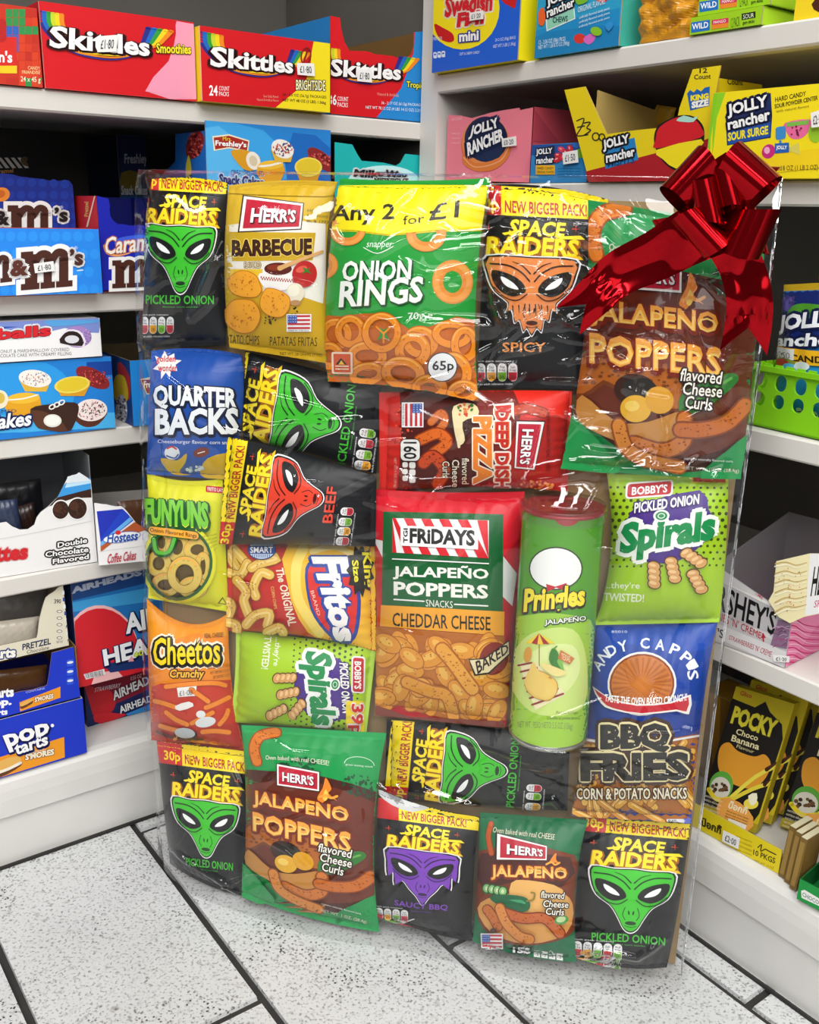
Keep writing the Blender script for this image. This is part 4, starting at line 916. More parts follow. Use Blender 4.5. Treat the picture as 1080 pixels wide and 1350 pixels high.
def andy(A):
    A.P([(140, 30), (690, 30), (680, 140), (520, 190), (300, 150), (130, 200)], '#1a49ae', 2); A.P([(60, 300), (250, 420), (600, 420), (600, 530), (90, 530)], '#123a94', 2)
    A.P([(40, 520), (320, 560), (620, 510), (620, 900), (40, 900)], '#b46a1e')
    r = random.Random(8); A.inc = .15
    for i in range(46):
        x, y, a = r.uniform(60, 570), r.uniform(540, 850), r.uniform(-.9, .9) + (pi / 2 if r.random() < .25 else 0); dx, dy = 74 * cos(a), 74 * sin(a)
        A.L([(x - dx, y - dy), (x + dx, y + dy)], 30, '#8a4a14'); A.L([(x - dx, y - dy), (x + dx, y + dy)], 25, ['#e8a83c', '#f0ba52', '#dc9630'][i % 3]); A.L([(x - dx * .9, y - dy * .9 - 5), (x + dx * .9, y + dy * .9 - 5)], 6, '#f8d486')
    A.inc = 1
    A.P([(100, 528), (330, 560), (590, 516), (590, 524), (330, 570), (100, 538)], '#e8e8e8')
    for ch, x, y, a in (('A', 182, 236, -50), ('N', 206, 200, -40), ('D', 236, 176, -28), ('Y', 282, 160, -14), ('C', 372, 148, 0), ('A', 434, 154, 8), ('P', 494, 174, 24), ('P', 540, 206, 42), ("'", 562, 236, 60), ('S', 566, 276, 78)):
        c, s_ = cos(radians(a)), sin(radians(a)); w, h = 19, 22
        A.T(ch, 0, 0, 0, 0, '#eef2fa', q=[(x + i * w * c - j * h * s_, y + i * w * s_ + j * h * c) for i, j in ((-1, -1), (1, -1), (1, 1), (-1, 1))], bold=.02)
    A.E(360, 312, 140, 130, '#f2eee6', -8); A.E(360, 312, 132, 122, '#8a3a14', -8); A.E(360, 312, 124, 114, '#c8742c', -8)
    for k in range(28):
        a = k * 2 * pi / 28; A.P([(360 + 30 * cos(a), 312 + 28 * sin(a)), (360 + 120 * cos(a), 312 + 108 * sin(a)), (360 + 120 * cos(a + .1), 312 + 108 * sin(a + .1))], '#b05e20')
    A.P([(162, 318), (222, 362), (340, 392), (480, 382), (556, 352), (548, 432), (500, 420), (360, 434), (240, 414), (196, 388)], '#f2ece6', 2); A.P([(170, 328), (226, 368), (340, 398), (478, 388), (546, 362), (538, 420), (498, 412), (360, 428), (246, 408), (204, 382)], '#c21c2c', 2)
    A.T('TASTE THE OVEN BAKED CRUNCH!', 0, 0, 0, 0, '#fff', q=[(212, 366), (540, 362), (538, 392), (210, 396)], arc=-.55, bold=.02)
    for t, x0, y0, x1, y1 in (('BBQ', 196, 474, 470, 590), ('FRIES', 118, 590, 546, 702)):
        A.T(t, x0, y0, x1, y1, '#3d2012', dy=-8, out=('#3d2012', 24), bold=.03)
    for t, x0, y0, x1, y1 in (('BBQ', 196, 474, 470, 590), ('FRIES', 118, 590, 546, 702)):
        A.T(t, x0, y0, x1, y1, '#f2e4b0', dy=-8, out=('#f2e4b0', 10), bold=.03)
    for t, x0, y0, x1, y1 in (('BBQ', 196, 474, 470, 590), ('FRIES', 118, 590, 546, 702)):
        A.T(t, x0, y0, x1, y1, '#23211e', dy=-8, out=('#23211e', 2), bold=.045)
    A.spk(335, 530, 130, 50, 24, 2.6, ['#e8dcb0'], 3); A.spk(330, 650, 200, 50, 36, 2.6, ['#e8dcb0'], 4)
    A.T('CORN & POTATO SNACKS', 98, 732, 540, 778, '#f4ecd0', dy=-4, out=('#4a2a10', 5), bold=.02)
    A.R(460, 862, 550, 882, '#e8e8ee'); A.T('840', 466, 864, 500, 880, '#222'); A.T('85010', 236, 96, 300, 106, '#dfe6f4')
    star = [(546 + (22 if k % 2 else 10) * cos(k * pi / 6), 868 + (22 if k % 2 else 10) * sin(k * pi / 6)) for k in range(12)]; A.P(star, '#5a6ac8')
pack('crisp_bag', 'dark blue and brown barbecue fries bag at the right edge of the bundle', D4,
     [(174, 62), (672, 38), (560, 880), (72, 850)], '#16419f', andy, seed=16, off=.018, D=.034, mids=dict(l=(134, 470), r=(606, 420)), offs=[.008, .008, .026, .026])

# ---- bottom row
pack('crisp_bag', 'black snack bag with green alien face at the bottom left corner, standing on the floor', D5,
     [(54, 120), (445, 165), (440, 790), (112, 650)], INK,
     alien_art(GRN, DGRN, 'PICKLED ONION', [(62, 160), (452, 212), (440, 770), (90, 730)], pk=(-60, 200), flav=(28, 107, 84, 116)), seed=17, off=.012, D=.026, offs=[.012, .014, .040, .02], mids=dict(b=(280, 745)))
pack('crisp_bag', 'medium green and brown cheese curl bag standing on the floor, second in the bottom row', D5,
     [(420, 52), (1046, 88), (1016, 945), (428, 782)], '#15974b', poppers_art([(425, 50), (1040, 90), (1015, 925), (440, 800)]), seed=18, offs=[.028, .028, .058, .05], D=.030, mids=dict(r=(992, 520), l=(440, 420), b=(700, 880)), sealcol='#1aa455')
pack('crisp_bag', 'black snack bag lying sideways with green alien face, just above the purple alien bag', D6,
     [(108, 66), (978, 145), (965, 500), (98, 440)], INK,
     alien_art(GRN, DGRN, 'PICKLED ONION', [(140, 500), (182, 62), (872, 112), (838, 548)], pk=(4, 124), npill=4), seed=19, off=.014, D=.022, seal='lr')
def foilpeel(A):
    A.P([(60, 385), (130, 410), (220, 440), (330, 450), (320, 480), (230, 505), (130, 470), (70, 420)], '#c9cbcd', 2); A.P([(180, 440), (290, 440), (260, 480), (200, 478)], '#eceeee'); A.P([(110, 415), (180, 440), (160, 470)], '#8d9092')
pack('crisp_bag', 'black snack bag with purple alien face, in the middle of the bottom row', D6,
     [(70, 395), (552, 530), (512, 1118), (36, 985)], INK,
     alien_art('#7b3fb8', '#2a1048', 'SAUCY BBQ', [(42, 478), (500, 540), (478, 1075), (52, 1040)], price='', pk=(2, 116), ragged=2, npill=4, flav=(22, 106, 80, 114), arcf=-.18, extra=foilpeel), seed=20, offs=[.030, .022, .046, .046], D=.024, mids=dict(t=(300, 480), b=(300, 1075), r=(520, 820)))

def jala_small(A):
    A.P([(520, 500), (1080, 520), (1080, 700), (800, 690), (540, 680)], '#0e6f43', 2)
    A.P([(540, 690), (1000, 710), (1010, 1000), (960, 1100), (760, 1140), (600, 1090), (530, 960)], '#7c3416', 3); A.P([(560, 700), (980, 720), (940, 860), (700, 840), (560, 860)], '#4a1a12', 2)
    A.P([(540, 960), (640, 900), (900, 880), (990, 940), (960, 1080), (780, 1130), (610, 1080)], '#e0a050', 3); A.P([(700, 840), (800, 830), (940, 870), (960, 980), (720, 960)], '#e8b264', 3)
    A.curl([(604, 560), (592, 620), (606, 700)], 28, '#c2561f', '#7c2c0c', 1); A.T('Oven baked with real CHEESE', 612, 574, 905, 600, '#f0e8d0', dy=36, it=4)
    brand_badge(A, [(638, 612), (868, 664), (866, 730), (636, 726)])
    A.P([(880, 745), (900, 710), (914, 700), (912, 730), (930, 750), (908, 744)], '#f58a2c', 3); A.L([(866, 752), (890, 742), (908, 754), (928, 744)], 9, '#f8a83e', 4)
    A.T('JALAPENO', 604, 752, 964, 826, '#f8a83e', dy=12, out=('#7c2410', 9, 1, 3), bold=.035); A.T('JALAPENO', 608, 768, 960, 818, '#fdd47a', dy=12)
    for i in range(4): A.E(585 + i * 26, 868 + i * 3, 24, 26, '#1d5c28'); A.E(584 + i * 26, 866 + i * 3, 17, 19, '#8cc47a'); A.E(584 + i * 26, 866 + i * 3, 7, 10, '#d6e6b8')
    A.P([(600, 905), (660, 890), (760, 900), (790, 930), (780, 965), (720, 975), (650, 945)], '#13603a', 3); A.P([(690, 915), (750, 915), (770, 935)], '#3f9a68', 2); A.L([(776, 920), (806, 912), (812, 884), (796, 880)], 8, '#8a7a2a', 4)
    A.curl([(590, 960), (620, 1000), (640, 1040)], 50, '#c8702e', '#8c3a12', 2); A.curl([(660, 970), (760, 1000), (860, 1000), (930, 1070)], 54, '#c2622a', '#862f10', 3); A.curl([(650, 950), (680, 1020), (740, 1080), (790, 1096)], 52, '#d88a42', '#98501a', 4)
    A.E(936, 1005, 32, 22, '#4f9a4a', -14); A.E(934, 1002, 22, 14, '#c6dfa4', -14)
    for k, (t, w) in enumerate((('flavored', 110), ('Cheese', 116), ('Curls', 84))): A.T(t, 838 + k * 12, 878 + k * 34, 838 + k * 12 + w, 910 + k * 34, '#fbf4e4', dy=6, it=5, out=('#1a0d08', 5), bold=.012)
    flag(A, 566, 1072, 660, 1132); A.E(620, 1055, 15, 12, '#4a2a12'); A.O(636, 1055, 11, 9, 2, '#4a2a12')
    A.T('150', 0, 0, 0, 0, '#f4f4f4', q=[(706, 1144), (792, 1150), (792, 1180), (706, 1172)], out=('#222', 4), bold=.05)
    for i in range(4): A.P([(806 + i * 36, 1160 + i * 5), (836 + i * 36, 1164 + i * 5), (836 + i * 36, 1196 + i * 5), (806 + i * 36, 1192 + i * 5)], '#eeeeea'); A.T('1g', 812 + i * 36, 1170 + i * 5, 830 + i * 36, 1186 + i * 5, '#333')
pack('crisp_bag', 'small dark green cheese curl bag with a peeled pepper picture, bottom row', D6,
     [(552, 508), (1064, 545), (1006, 1218), (516, 1120)], '#0c6a42', jala_small, seed=21, offs=[.026, .026, .052, .052], D=.026, mids=dict(l=(538, 820), r=(1008, 840), b=(760, 1190)))
pack('crisp_bag', 'black snack bag with green alien face at the bottom right corner, standing on the floor', D7,
     [(158, 112), (572, 138), (478, 706), (106, 655)], INK,
     alien_art(GRN, DGRN, 'PICKLED ONION', [(122, 112), (568, 152), (530, 718), (98, 690)], pk=(2, 116), npill=5, flav=(18, 106, 84, 114), arcf=.12), seed=22, offs=[.016, .014, .034, .046], D=.028, mids=dict(l=(120, 400), r=(528, 450), b=(290, 705)))

# ================================================================ boxes on the shelves
C1 = (0, 0, 3.6); C2 = (250, 0, 3.086); C3 = (550, 0, 3.857); C4 = (730, 0, 3.086); C5 = (0, 200, 5.143); C6 = (0, 400, 4.909); C7 = (0, 580, 4.909); C8 = (0, 760, 4.823)
R1 = (940, 300, 4.219); R2 = (900, 560, 6.0); R3 = (900, 740, 6.0); R4 = (900, 880, 4.217)
BOXES = {}
def carton(name, label, wall, view, bl, br, top, z, art=None, off=None, depth=.2, base='#cc2020', side='#cc2020', inner='#a8977a', poly=None, closed=True, end_art=None, end_h=None, lean=0, cat='sweet box', group=None, back_h=None, lidcol=None, mat_=None, flare=False):
    cv = lambda q: np.array([view[0] + q[0] / view[2], view[1] + q[1] / view[2]])
    n0, o0, _ = WALL[wall]
    if off is None: P = on_z([cv(bl), cv(br)], z)
    else: P = on_plane([cv(bl), cv(br)], n0 * (o0 + off), n0)
    P[:, 2] = z + .0006
    U = P[1] - P[0]; n = np.cross(U, ZUP); n /= np.linalg.norm(n)
    up = ZUP * cos(radians(lean)) - n * sin(radians(lean)); nf = np.cross(U, up); nf /= np.linalg.norm(nf)
    T = on_plane(cv(top), P[0], nf)[0]; H = (T - P[0]) @ up
    ft = Flat(P[0], U, up * H); bk = -np.cross(U, up); bk /= np.linalg.norm(bk); ins = bk * depth
    loc = P.mean(0) + ins / 2; loc[2] = z
    root = empty(name, loc, label, cat, group)
    th = .0014; eh = end_h or H; bh = back_h or eh
    b = MB()
    if wall == 'L' or True:
        for Q, sg in ((P[0], 1), (P[1], -1)):
            ud = U / np.linalg.norm(U) * sg
            pts = [Q + ins, Q + ud * 0 , Q + up * (eh if eh <= H else H), Q + ins + up * bh] if True else None
            f0 = Q + bk * .0016
            pts = [Q + ins, f0, f0 + up * eh, Q + ins + up * bh]
            if sg < 0: pts = pts[::-1]
            b.slab(pts, th, side, inner if not closed else None)
    bkp = [P[1] + ins, P[0] + ins, P[0] + ins + up * bh, P[1] + ins + up * bh]; b.slab(bkp, th, side, inner if not closed else None)
    b.slab([P[0] + bk * .002 + ZUP * .0002, P[0] + ins + ZUP * .0002, P[1] + ins + ZUP * .0002, P[1] + bk * .002 + ZUP * .0002], .0004, side)
    if closed: b.slab([P[0] + up * eh + bk * .0016, P[1] + up * eh + bk * .0016, P[1] + ins + up * bh, P[0] + ins + up * bh], th, lidcol or side)
    m = mat_ or M_CARD
    if end_art:
        E = Art(view); end_art(E)
        es = Flat(P[0] + ins, -ins, up * eh) if wall == 'L' else Flat(P[1], ins, up * eh)
        es.P0 = es.P0 + es.n * .0002
        lay_art(b, E, es, None, (0, 1, 0, 1), .00012)
    b.build('carton_body', m, root, False)
    f = MB()
    if poly:
        st = ft.inv(np.array([cv(q) for q in poly])); st[:, 1] = np.minimum(st[:, 1], 1); st[:, 0] = st[:, 0] if flare else np.clip(st[:, 0], 0, 1); pts = [P[0] + a * U + (1 - t) * H * up for a, t in st]
        ar = sum(st[i][0] * st[(i + 1) % len(st)][1] - st[(i + 1) % len(st)][0] * st[i][1] for i in range(len(st)))
        f.slab(pts if ar < 0 else pts[::-1], th, base, inner)
    else: f.slab([P[0], P[1], P[1] + up * H, P[0] + up * H], th, base, inner)
    if art:
        A = Art(view); art(A); lay_art(f, A, ft, None, (0, 1, 0, 1) if not poly else ((-.4, 1.4, -.3, 1) if flare else (0, 1, -.3, 1)), .00012)
    fo = f.build('front_panel', m, root, False)
    info = dict(front=fo, root=root, P=P, U=U, up=up, H=H, n=nf, flat=ft, view=view, ins=ins)
    BOXES[label] = info
    return info
def sticker(info, q, txt, col='#f0eeea'):
    A = Art(info['view']); A.quad(100, 42, q); A.R(0, 0, 100, 42, col); A.T(txt, 16, 10, 84, 34, '#3c3c40', bold=.01)
    ft = info['flat']; ft2 = Flat(ft.P0 + ft.n * .0035, ft.U, ft.V); mb = MB(); lay_art(mb, A, ft2, None, (-1, 2, -1, 2), .0002)
    c = [ft2.P0 + a * ft2.U + (1 - t) * ft2.V for a, t in ft2.inv(A.conv([(0, 42), (100, 42), (100, 0), (0, 0)]))]
    mb.slab(c, .0003, col); o = mb.build('price_sticker', M_CARD, info['root'], False); o.parent = info['front']; o['label'] = 'white price sticker with ' + txt; return o
def ragged(x0, y0, x1, y1, n, a, seed=1):
    r = random.Random(seed); return [(x0 + (x1 - x0) * i / n, y0 + (y1 - y0) * i / n + r.uniform(-a, a)) for i in range(n + 1)]

# ---------------------------------------------------------------- left unit, top shelf
def brick(A):
    cols = ['#c8321e', '#d8401f', '#c02c1c', '#2f8f4a', '#2a62b8', '#d23a22']
    r = random.Random(5)
    for j in range(9):
        for i in range(6):
            c = cols[3] if (j == 2 and i > 1) or (j == 8 and i in (3, 5)) or (j < 2 and i < 3) else cols[4] if (j < 5 and i < 2) else r.choice((cols[0], cols[1], cols[2], cols[5]))
            A.R(40 + i * 31 - 12, 42 + j * 41, 69 + i * 31 - 12, 81 + j * 41, c, dy=2)
    A.R(-300, 175, 80, 320, '#d42a20'); A.R(-300, 312, 80, 348, '#f2c81e'); A.RR(-200, 90, 30, 200, 20, '#b81e1c'); A.T("n's", -6, 240, 58, 296, '#fff', dy=3, bold=.03)
    A.T('CANDY', 132, 314, 190, 330, '#f6e0a0', dy=2); A.T('FRIANDISE', 104, 334, 190, 350, '#f6e0a0', dy=2); A.T('24 x 45 g', 98, 362, 192, 394, '#f6e9c8', dy=4, bold=.01)
carton('sweet_box', 'red and green brick patterned candy box at the far left of the top shelf', 'L', C1, (-420, 350), (203, 408), (160, 38), ZL['top'], brick, off=.003, depth=.15, base='#c8321e', side='#b02a1c', group='sweet boxes on the left top shelf')
def rainbow_logo(A, q, txt='Skittles'):
    A.quad(100, 60, q)
    for k, c in enumerate(('#2a2a86', '#1f66c0', '#2f9a3a', '#c6d42a', '#f4d41e', '#f08a1e')):
        A.L([(-8 + k * 3.4, -22), (-7 + k * 3.4, 0), (0 + k * 3.2, 24), (10 + k * 2.4, 44)], 3.9, c, 4)
    for k, c in enumerate(('#2a2a86', '#1f66c0', '#2f9a3a', '#f4d41e', '#f08a1e')):
        A.L([(92 + k * 6.5, -20), (88 + k * 5.4, 2), (84 + k * 4, 22), (78, 40)], 7, c, 4, w2=3)
    for k, c in enumerate(('#2a2a86', '#f08a1e', '#f4d41e')):
        A.L([(10 + k * 2, 46), (30, 61 - k * 4), (58, 63 - k * 4.4), (88, 40)], 5.0, c, 5, w2=2)
    A.T(txt, 0, 4, 92, 50, '#f8f6f4', out=('#3a0c10', 3.2, .8, 1.6), bold=.032); A.H = None
def smooth(A):
    A.P([(838, 100), (835, 160), (800, 290), (690, 432), (935, 472), (925, 115)], '#f29ab4', 2)
    A.P([(850, 104), (930, 116), (940, 472), (690, 434), (770, 350), (836, 220)], '#f29ab4')
    rainbow_logo(A, [(236, 110), (740, 176), (745, 292), (230, 250)])
    A.T('Smoothies', 740, 205, 905, 252, '#f4e22a', dy=6, out=('#5a5210', 3), bold=.03)
i = carton('sweet_box', 'red rainbow candy box with a pink corner, second from the left on the top shelf', 'L', C1, (215, 405), (932, 470), (172, 2), ZL['top'], smooth, off=.004, depth=.2, base='#d4101c', side='#c0141e', closed=False, inner='#d9cdbb', group='sweet boxes on the left top shelf')
sticker(i, [(466, 172), (560, 165), (552, 246), (462, 248)], '£1·80')
def bright(A):
    A.P([(505, 150), (575, 170), (575, 460), (350, 440), (440, 380), (490, 290)], '#f4dc1a', 2); A.P([(520, 160), (575, 170), (575, 460), (350, 438), (470, 340)], '#f4dc1a')
    rainbow_logo(A, [(84, 178), (440, 236), (440, 316), (80, 290)])
    A.O(472, 228, 22, 36, 6, '#8a1418', 10); A.L([(450, 290), (480, 200)], 7, '#8a1418')
    A.T('BRIGHTSIDE', 432, 324, 552, 366, '#f8f0c0', dy=4, out=('#2a2010', 3), bold=.02)
    A.T('24', 80, 346, 114, 388, '#fff', dy=2, bold=.02); A.T('COUNT', 120, 350, 162, 368, '#fff', dy=2); A.T('PACKS', 120, 372, 160, 390, '#fff', dy=2)
    A.T('24 - 2.0 OZ (56.7g) PACKAGES', 378, 378, 556, 393, '#2a1a10', dy=12, bold=.01); A.T('NET WT 48 OZ (3 LBS) 1.36kg', 378, 400, 554, 415, '#2a1a10', dy=12, bold=.01)
    A.T('See Side Panel', 300, 386, 360, 396, '#f0a090', dy=3); A.T('Natural & Artificial Flavors', 274, 400, 362, 410, '#f0a090', dy=4)
i = carton('sweet_box', 'red rainbow candy box with a yellow corner and yellow end on the top shelf', 'L', C2, (52, 405), (571, 456), (50, 105), ZL['top'], bright, off=.016, depth=.2, base='#d4101c', side='#f0d41a', closed=False, inner='#d9cdbb', group='sweet boxes on the left top shelf')
sticker(i, [(436, 256), (506, 258), (510, 310), (440, 304)], '£1·80')
def tropic(A):
    A.P([(900, 240), (985, 130), (985, 500), (770, 480), (830, 420), (880, 330)], '#1f86d0', 2); A.P([(908, 232), (914, 180), (916, 130), (981, 130), (981, 496), (760, 478), (860, 360)], '#1f86d0')
    rainbow_logo(A, [(572, 232), (880, 262), (878, 342), (566, 326)])
    A.T('Tropical', 882, 330, 966, 362, '#f4ea3a', dy=8, out=('#1a4a2a', 3), bold=.02)
    A.T('36', 566, 384, 598, 428, '#fff', bold=.02); A.T('COUNT', 602, 392, 646, 410, '#fff', dy=3); A.T('PACKS', 602, 416, 644, 434, '#fff', dy=3)
    A.T('36 - 2.17 OZ (61.5g) PACKAGES', 780, 412, 950, 427, '#eaf4fc', dy=10); A.T('NET WT 78.12 OZ (4 LBS 14.12 OZ) 2.21kg', 716, 430, 950, 446, '#eaf4fc', dy=14)
    A.R(536, 62, 612, 160, '#d81220', dy=10); A.T('Natural & Artificial', 764, 376, 850, 388, '#f0a090', dy=6)
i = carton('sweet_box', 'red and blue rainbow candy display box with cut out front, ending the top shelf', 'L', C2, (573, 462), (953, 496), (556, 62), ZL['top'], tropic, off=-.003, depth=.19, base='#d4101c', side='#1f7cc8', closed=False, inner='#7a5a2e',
  poly=[(573, 462), (953, 496), (953, 130), (912, 130), (911, 190), (901, 222)] + ragged(882, 238, 716, 212, 9, 4) + [(650, 206), (630, 170), (618, 120), (612, 72), (556, 62)], group='sweet boxes on the left top shelf')
sticker(i, [(684, 282), (740, 286), (742, 336), (682, 330)], '£1·80')

# ---------------------------------------------------------------- left unit, second shelf from the top
def cups(A, lst):
    for kind, x, y, a, b, rot in lst:
        if kind == 'red':
            A.E(x, y, a, b, '#8a2326', rot); A.spk(x, y, a * .9, b * .85, 90, 5, ['#c43a3c', '#e06a5c', '#6a1418'], 3)
        if kind == 'yel': A.P([(x - a, y), (x + a, y), (x + a * .68, y + b * 1.35), (x - a * .62, y + b * 1.35)], '#d99a22'); A.E(x, y, a, b, '#f0d85a', rot); A.E(x, y - 2, a * .86, b * .8, '#e4c62e', rot)
        if kind == 'wht':
            A.P([(x - a, y), (x + a, y), (x + a * .7, y + b * 1.5), (x - a * .6, y + b * 1.5)], '#e2b23a'); A.E(x, y, a, b, '#f4efe6', rot); A.spk(x, y, a * .85, b * .8, 60, 5, ['#7a3424', '#3a4a8a', '#c8442c'], 4, .5)
        if kind == 'org':
            A.P([(x - a, y - b * .4), (x + a, y - b * .55), (x + a * .8, y + b), (x - a * .8, y + b)], '#e6a41e', 2); A.E(x, y - b * .42, a, b * .42, '#f0bc34', -4); A.L([(x - a * .9, y - b * .3), (x, y - b * .4), (x + a * .9, y - b * .7)], 9, '#f6f0de', 4)
def cakes_front(A):
    A.P([(66, 490), (300, 530), (420, 720), (60, 760)], '#3aa4e8', 2); A.P([(60, 520), (180, 560), (220, 760), (60, 760)], '#58b8f0', 2); A.P([(420, 540), (600, 606), (600, 760), (400, 760)], '#1668be', 2)
    A.P([(92, 554), (160, 546), (243, 572), (238, 618), (160, 604), (98, 614)], '#f2e6c8', 1); A.P([(97, 560), (160, 552), (238, 576), (233, 612), (160, 598), (104, 608)], '#a8281c')
    A.T('Mrs.', 134, 556, 170, 572, '#f4e22a', dy=2); A.T("Freshley's", 104, 570, 230, 598, '#fff', dy=8, bold=.03)
    A.P([(166, 616), (230, 612), (285, 640), (262, 692), (214, 684)], '#d99a1e', 3); A.E(258, 654, 28, 38, '#f0e8d8', -20); A.E(258, 654, 16, 22, '#d8c8a8', -20)
    cups(A, [('org', 328, 690, 52, 44, 0), ('wht', 376, 606, 48, 36, 30), ('red', 536, 650, 70, 30, 40), ('yel', 482, 680, 56, 40, 0)])
    A.T('CREAMED FILLED', 166, 690, 300, 712, '#1a4a9a', dy=6); A.T('Snack Cakes', 118, 706, 300, 748, '#1a2a7a', dy=16, out=('#e8f0fa', 5), bold=.04)
def cakes_end(A):
    A.R(-60, 480, 70, 800, '#1d6cc4'); cups(A, [('red', 22, 590, 34, 60, 20)]); A.P([(-14, 690), (-2, 630), (10, 690), (2, 740), (-10, 740)], '#e4d23a', 3); A.spk(-2, 735, 14, 26, 20, 4, ['#f4f0e8', '#2a2a2a'], 3)
carton('cake_box', 'bright blue snack cake box with cupcake pictures, behind the top of the wrapped bundle', 'L', C2, (72, 760), (574, 812), (66, 490), ZL['mm'], cakes_front, off=.004, depth=.16, end_h=.176, back_h=.12, base='#2484d4', side='#1d6cc4', end_art=cakes_end, cat='cake box', group='boxes on the left upper shelf')
def dark_end(A):  # shelf shade painted into this print: dulled blues, greyed lettering
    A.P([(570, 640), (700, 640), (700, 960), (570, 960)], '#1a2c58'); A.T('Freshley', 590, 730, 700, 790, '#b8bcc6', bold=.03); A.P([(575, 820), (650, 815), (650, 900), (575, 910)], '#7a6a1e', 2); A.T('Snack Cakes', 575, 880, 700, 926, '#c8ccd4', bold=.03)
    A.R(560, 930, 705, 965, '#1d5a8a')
carton('cake_box', 'blue cake box with its print darkened for the shade, deep in the left shelf', 'L', C1, (575, 985), (708, 985), (575, 640), ZL['mm'], dark_end, off=-.215, depth=.12, base='#16264c', side='#14203c', cat='cake box', group='boxes on the left upper shelf')
def milky(A):
    A.E(790, 745, 150, 72, '#bfeef0'); A.T('Milky', 664, 688, 790, 728, '#111820', dy=8, it=8, out=('#e8f4f4', 7), bold=.05); A.T('Way', 790, 690, 880, 735, '#111820', dy=10, it=8, out=('#e8f4f4', 7), bold=.05); A.T('MIDNIGHT', 750, 722, 890, 746, '#4a3420', dy=4, out=('#e8f4f4', 4), bold=.03)
    for k in range(5): A.L([(760, 700 + k * 8), (850, 702 + k * 9)], 2.5, '#22303a')
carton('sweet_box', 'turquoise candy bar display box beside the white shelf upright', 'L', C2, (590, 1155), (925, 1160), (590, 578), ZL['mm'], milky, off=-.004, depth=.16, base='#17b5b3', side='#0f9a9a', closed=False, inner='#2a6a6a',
  poly=[(590, 1155), (925, 1160), (936, 632), (878, 626), (858, 662), (840, 674)] + [(790, 662), (700, 654), (684, 630), (662, 588), (590, 578)], end_h=.03, group='boxes on the left upper shelf')
def mlogo(A, x, y, s, sk, bg=None):
    """rounded slab letter m with white edge"""
    H = [(x, y), (x + 100 * s, y + 100 * sk), (x + 100 * s, y + 80 * s + 100 * sk), (x, y + 80 * s)]
    A.quad(100, 80, H)
    for w, c in ((9, '#f4f2f0'), (0, '#4a241a')):
        for q in ([(8, 12), (32, 12), (32, 80), (8, 80)], [(44, 22), (60, 22), (60, 80), (44, 80)], [(74, 22), (92, 22), (92, 80), (74, 80)], [(0, 68), (36, 68), (36, 80), (0, 80)], [(38, 68), (66, 68), (66, 80), (38, 80)], [(68, 68), (100, 68), (100, 80), (68, 80)], [(0, 6), (24, 6), (24, 20), (0, 20)]):
            A.P([(px + (w if px > sum(p[0] for p in q) / 4 else -w), py + (w if py > sum(p[1] for p in q) / 4 else -w)) for px, py in q], c)
        A.L([(26, 30), (38, 14), (52, 16), (54, 30)], 15 + 2 * w, c, 5); A.L([(58, 30), (70, 13), (83, 16), (84, 30)], 15 + 2 * w, c, 5)
    A.P([(33, 36), (42, 30), (43, 66), (33, 66)], '#f0eeec'); A.P([(62, 36), (72, 30), (73, 66), (62, 66)], '#f0eeec'); A.H = None
def lightm(A):
    for j in range(4):
        for k in range(10): A.E(-80 + k * 76 + (j % 2) * 38, 575 + j * 120, 32, 36, '#2b92ee')
    mlogo(A, -170, 708, 2.5, -.28); mlogo(A, 140, 660, 3.5, -.28)
    A.T('&', 66, 738, 192, 850, '#5a2c20', dy=-12, out=('#f4f2f0', 18), bold=.05); A.T('’s', 470, 658, 562, 772, '#4a241a', dy=0, out=('#f4f2f0', 14), bold=.04); A.T('®', 500, 640, 524, 662, '#dce8f8')
    A.L([(524, 806), (562, 802)], 8, '#dce8f8')
i = carton('sweet_box', 'light blue chocolate candy box with brown lettering on the left shelf edge', 'L', C5, (-420, 1052), (700, 1002), (655, 525), ZL['mm'], lightm, off=.018, depth=.04, base='#2486e8', side='#b8342a', group='boxes on the left upper shelf')
sticker(i, [(228, 760), (362, 742), (372, 808), (238, 824)], '£1·80')
def darkm(A):
    for j in range(5):
        for k in range(9 - (j == 0)): A.E(-80 + k * 74, 222 + j * 72 - (8 - k) * (3 if j == 0 else 0), 29, 29, '#16359c')
    mlogo(A, 50, 345, 3.0, 0); A.T('&', -40, 400, 66, 500, '#1c1210', out=('#f4f2f0', 16), bold=.05); A.T('’s', 368, 376, 460, 478, '#1c1210', dy=0, out=('#f4f2f0', 14), bold=.04); A.T('®', 404, 366, 428, 388, '#dce0f0')
    A.E(10, 290, 56, 48, '#e88a2e', -10); A.E(0, 286, 34, 26, '#c86418', -10)
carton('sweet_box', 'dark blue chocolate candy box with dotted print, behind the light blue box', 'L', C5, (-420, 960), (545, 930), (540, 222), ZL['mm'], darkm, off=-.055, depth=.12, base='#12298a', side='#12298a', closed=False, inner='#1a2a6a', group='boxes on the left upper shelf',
       poly=[(-420, 960), (545, 930), (540, 222), (536, 230), (470, 196)] + ragged(390, 200, 140, 168, 6, 4) + [(80, 152), (-420, 120)])
def stripes(A):
    for k in range(6): A.P([(-60 + k * 44, 40), (-36 + k * 44, 40), (20 + k * 44, 110), (-6 + k * 44, 112)], '#e8e4dc')
    A.T('Caramel', -60, 122, 90, 152, '#e8a860', dy=-10, bold=.02); A.E(176, 66, 40, 30, '#6a5a3a', 30)
carton('sweet_box', 'black striped caramel candy box at the back of the left shelf', 'L', C5, (-420, 900), (262, 880), (180, 10), ZL['mm'], stripes, off=-.19, depth=.1, base='#17161c', side='#101014', group='boxes on the left upper shelf')
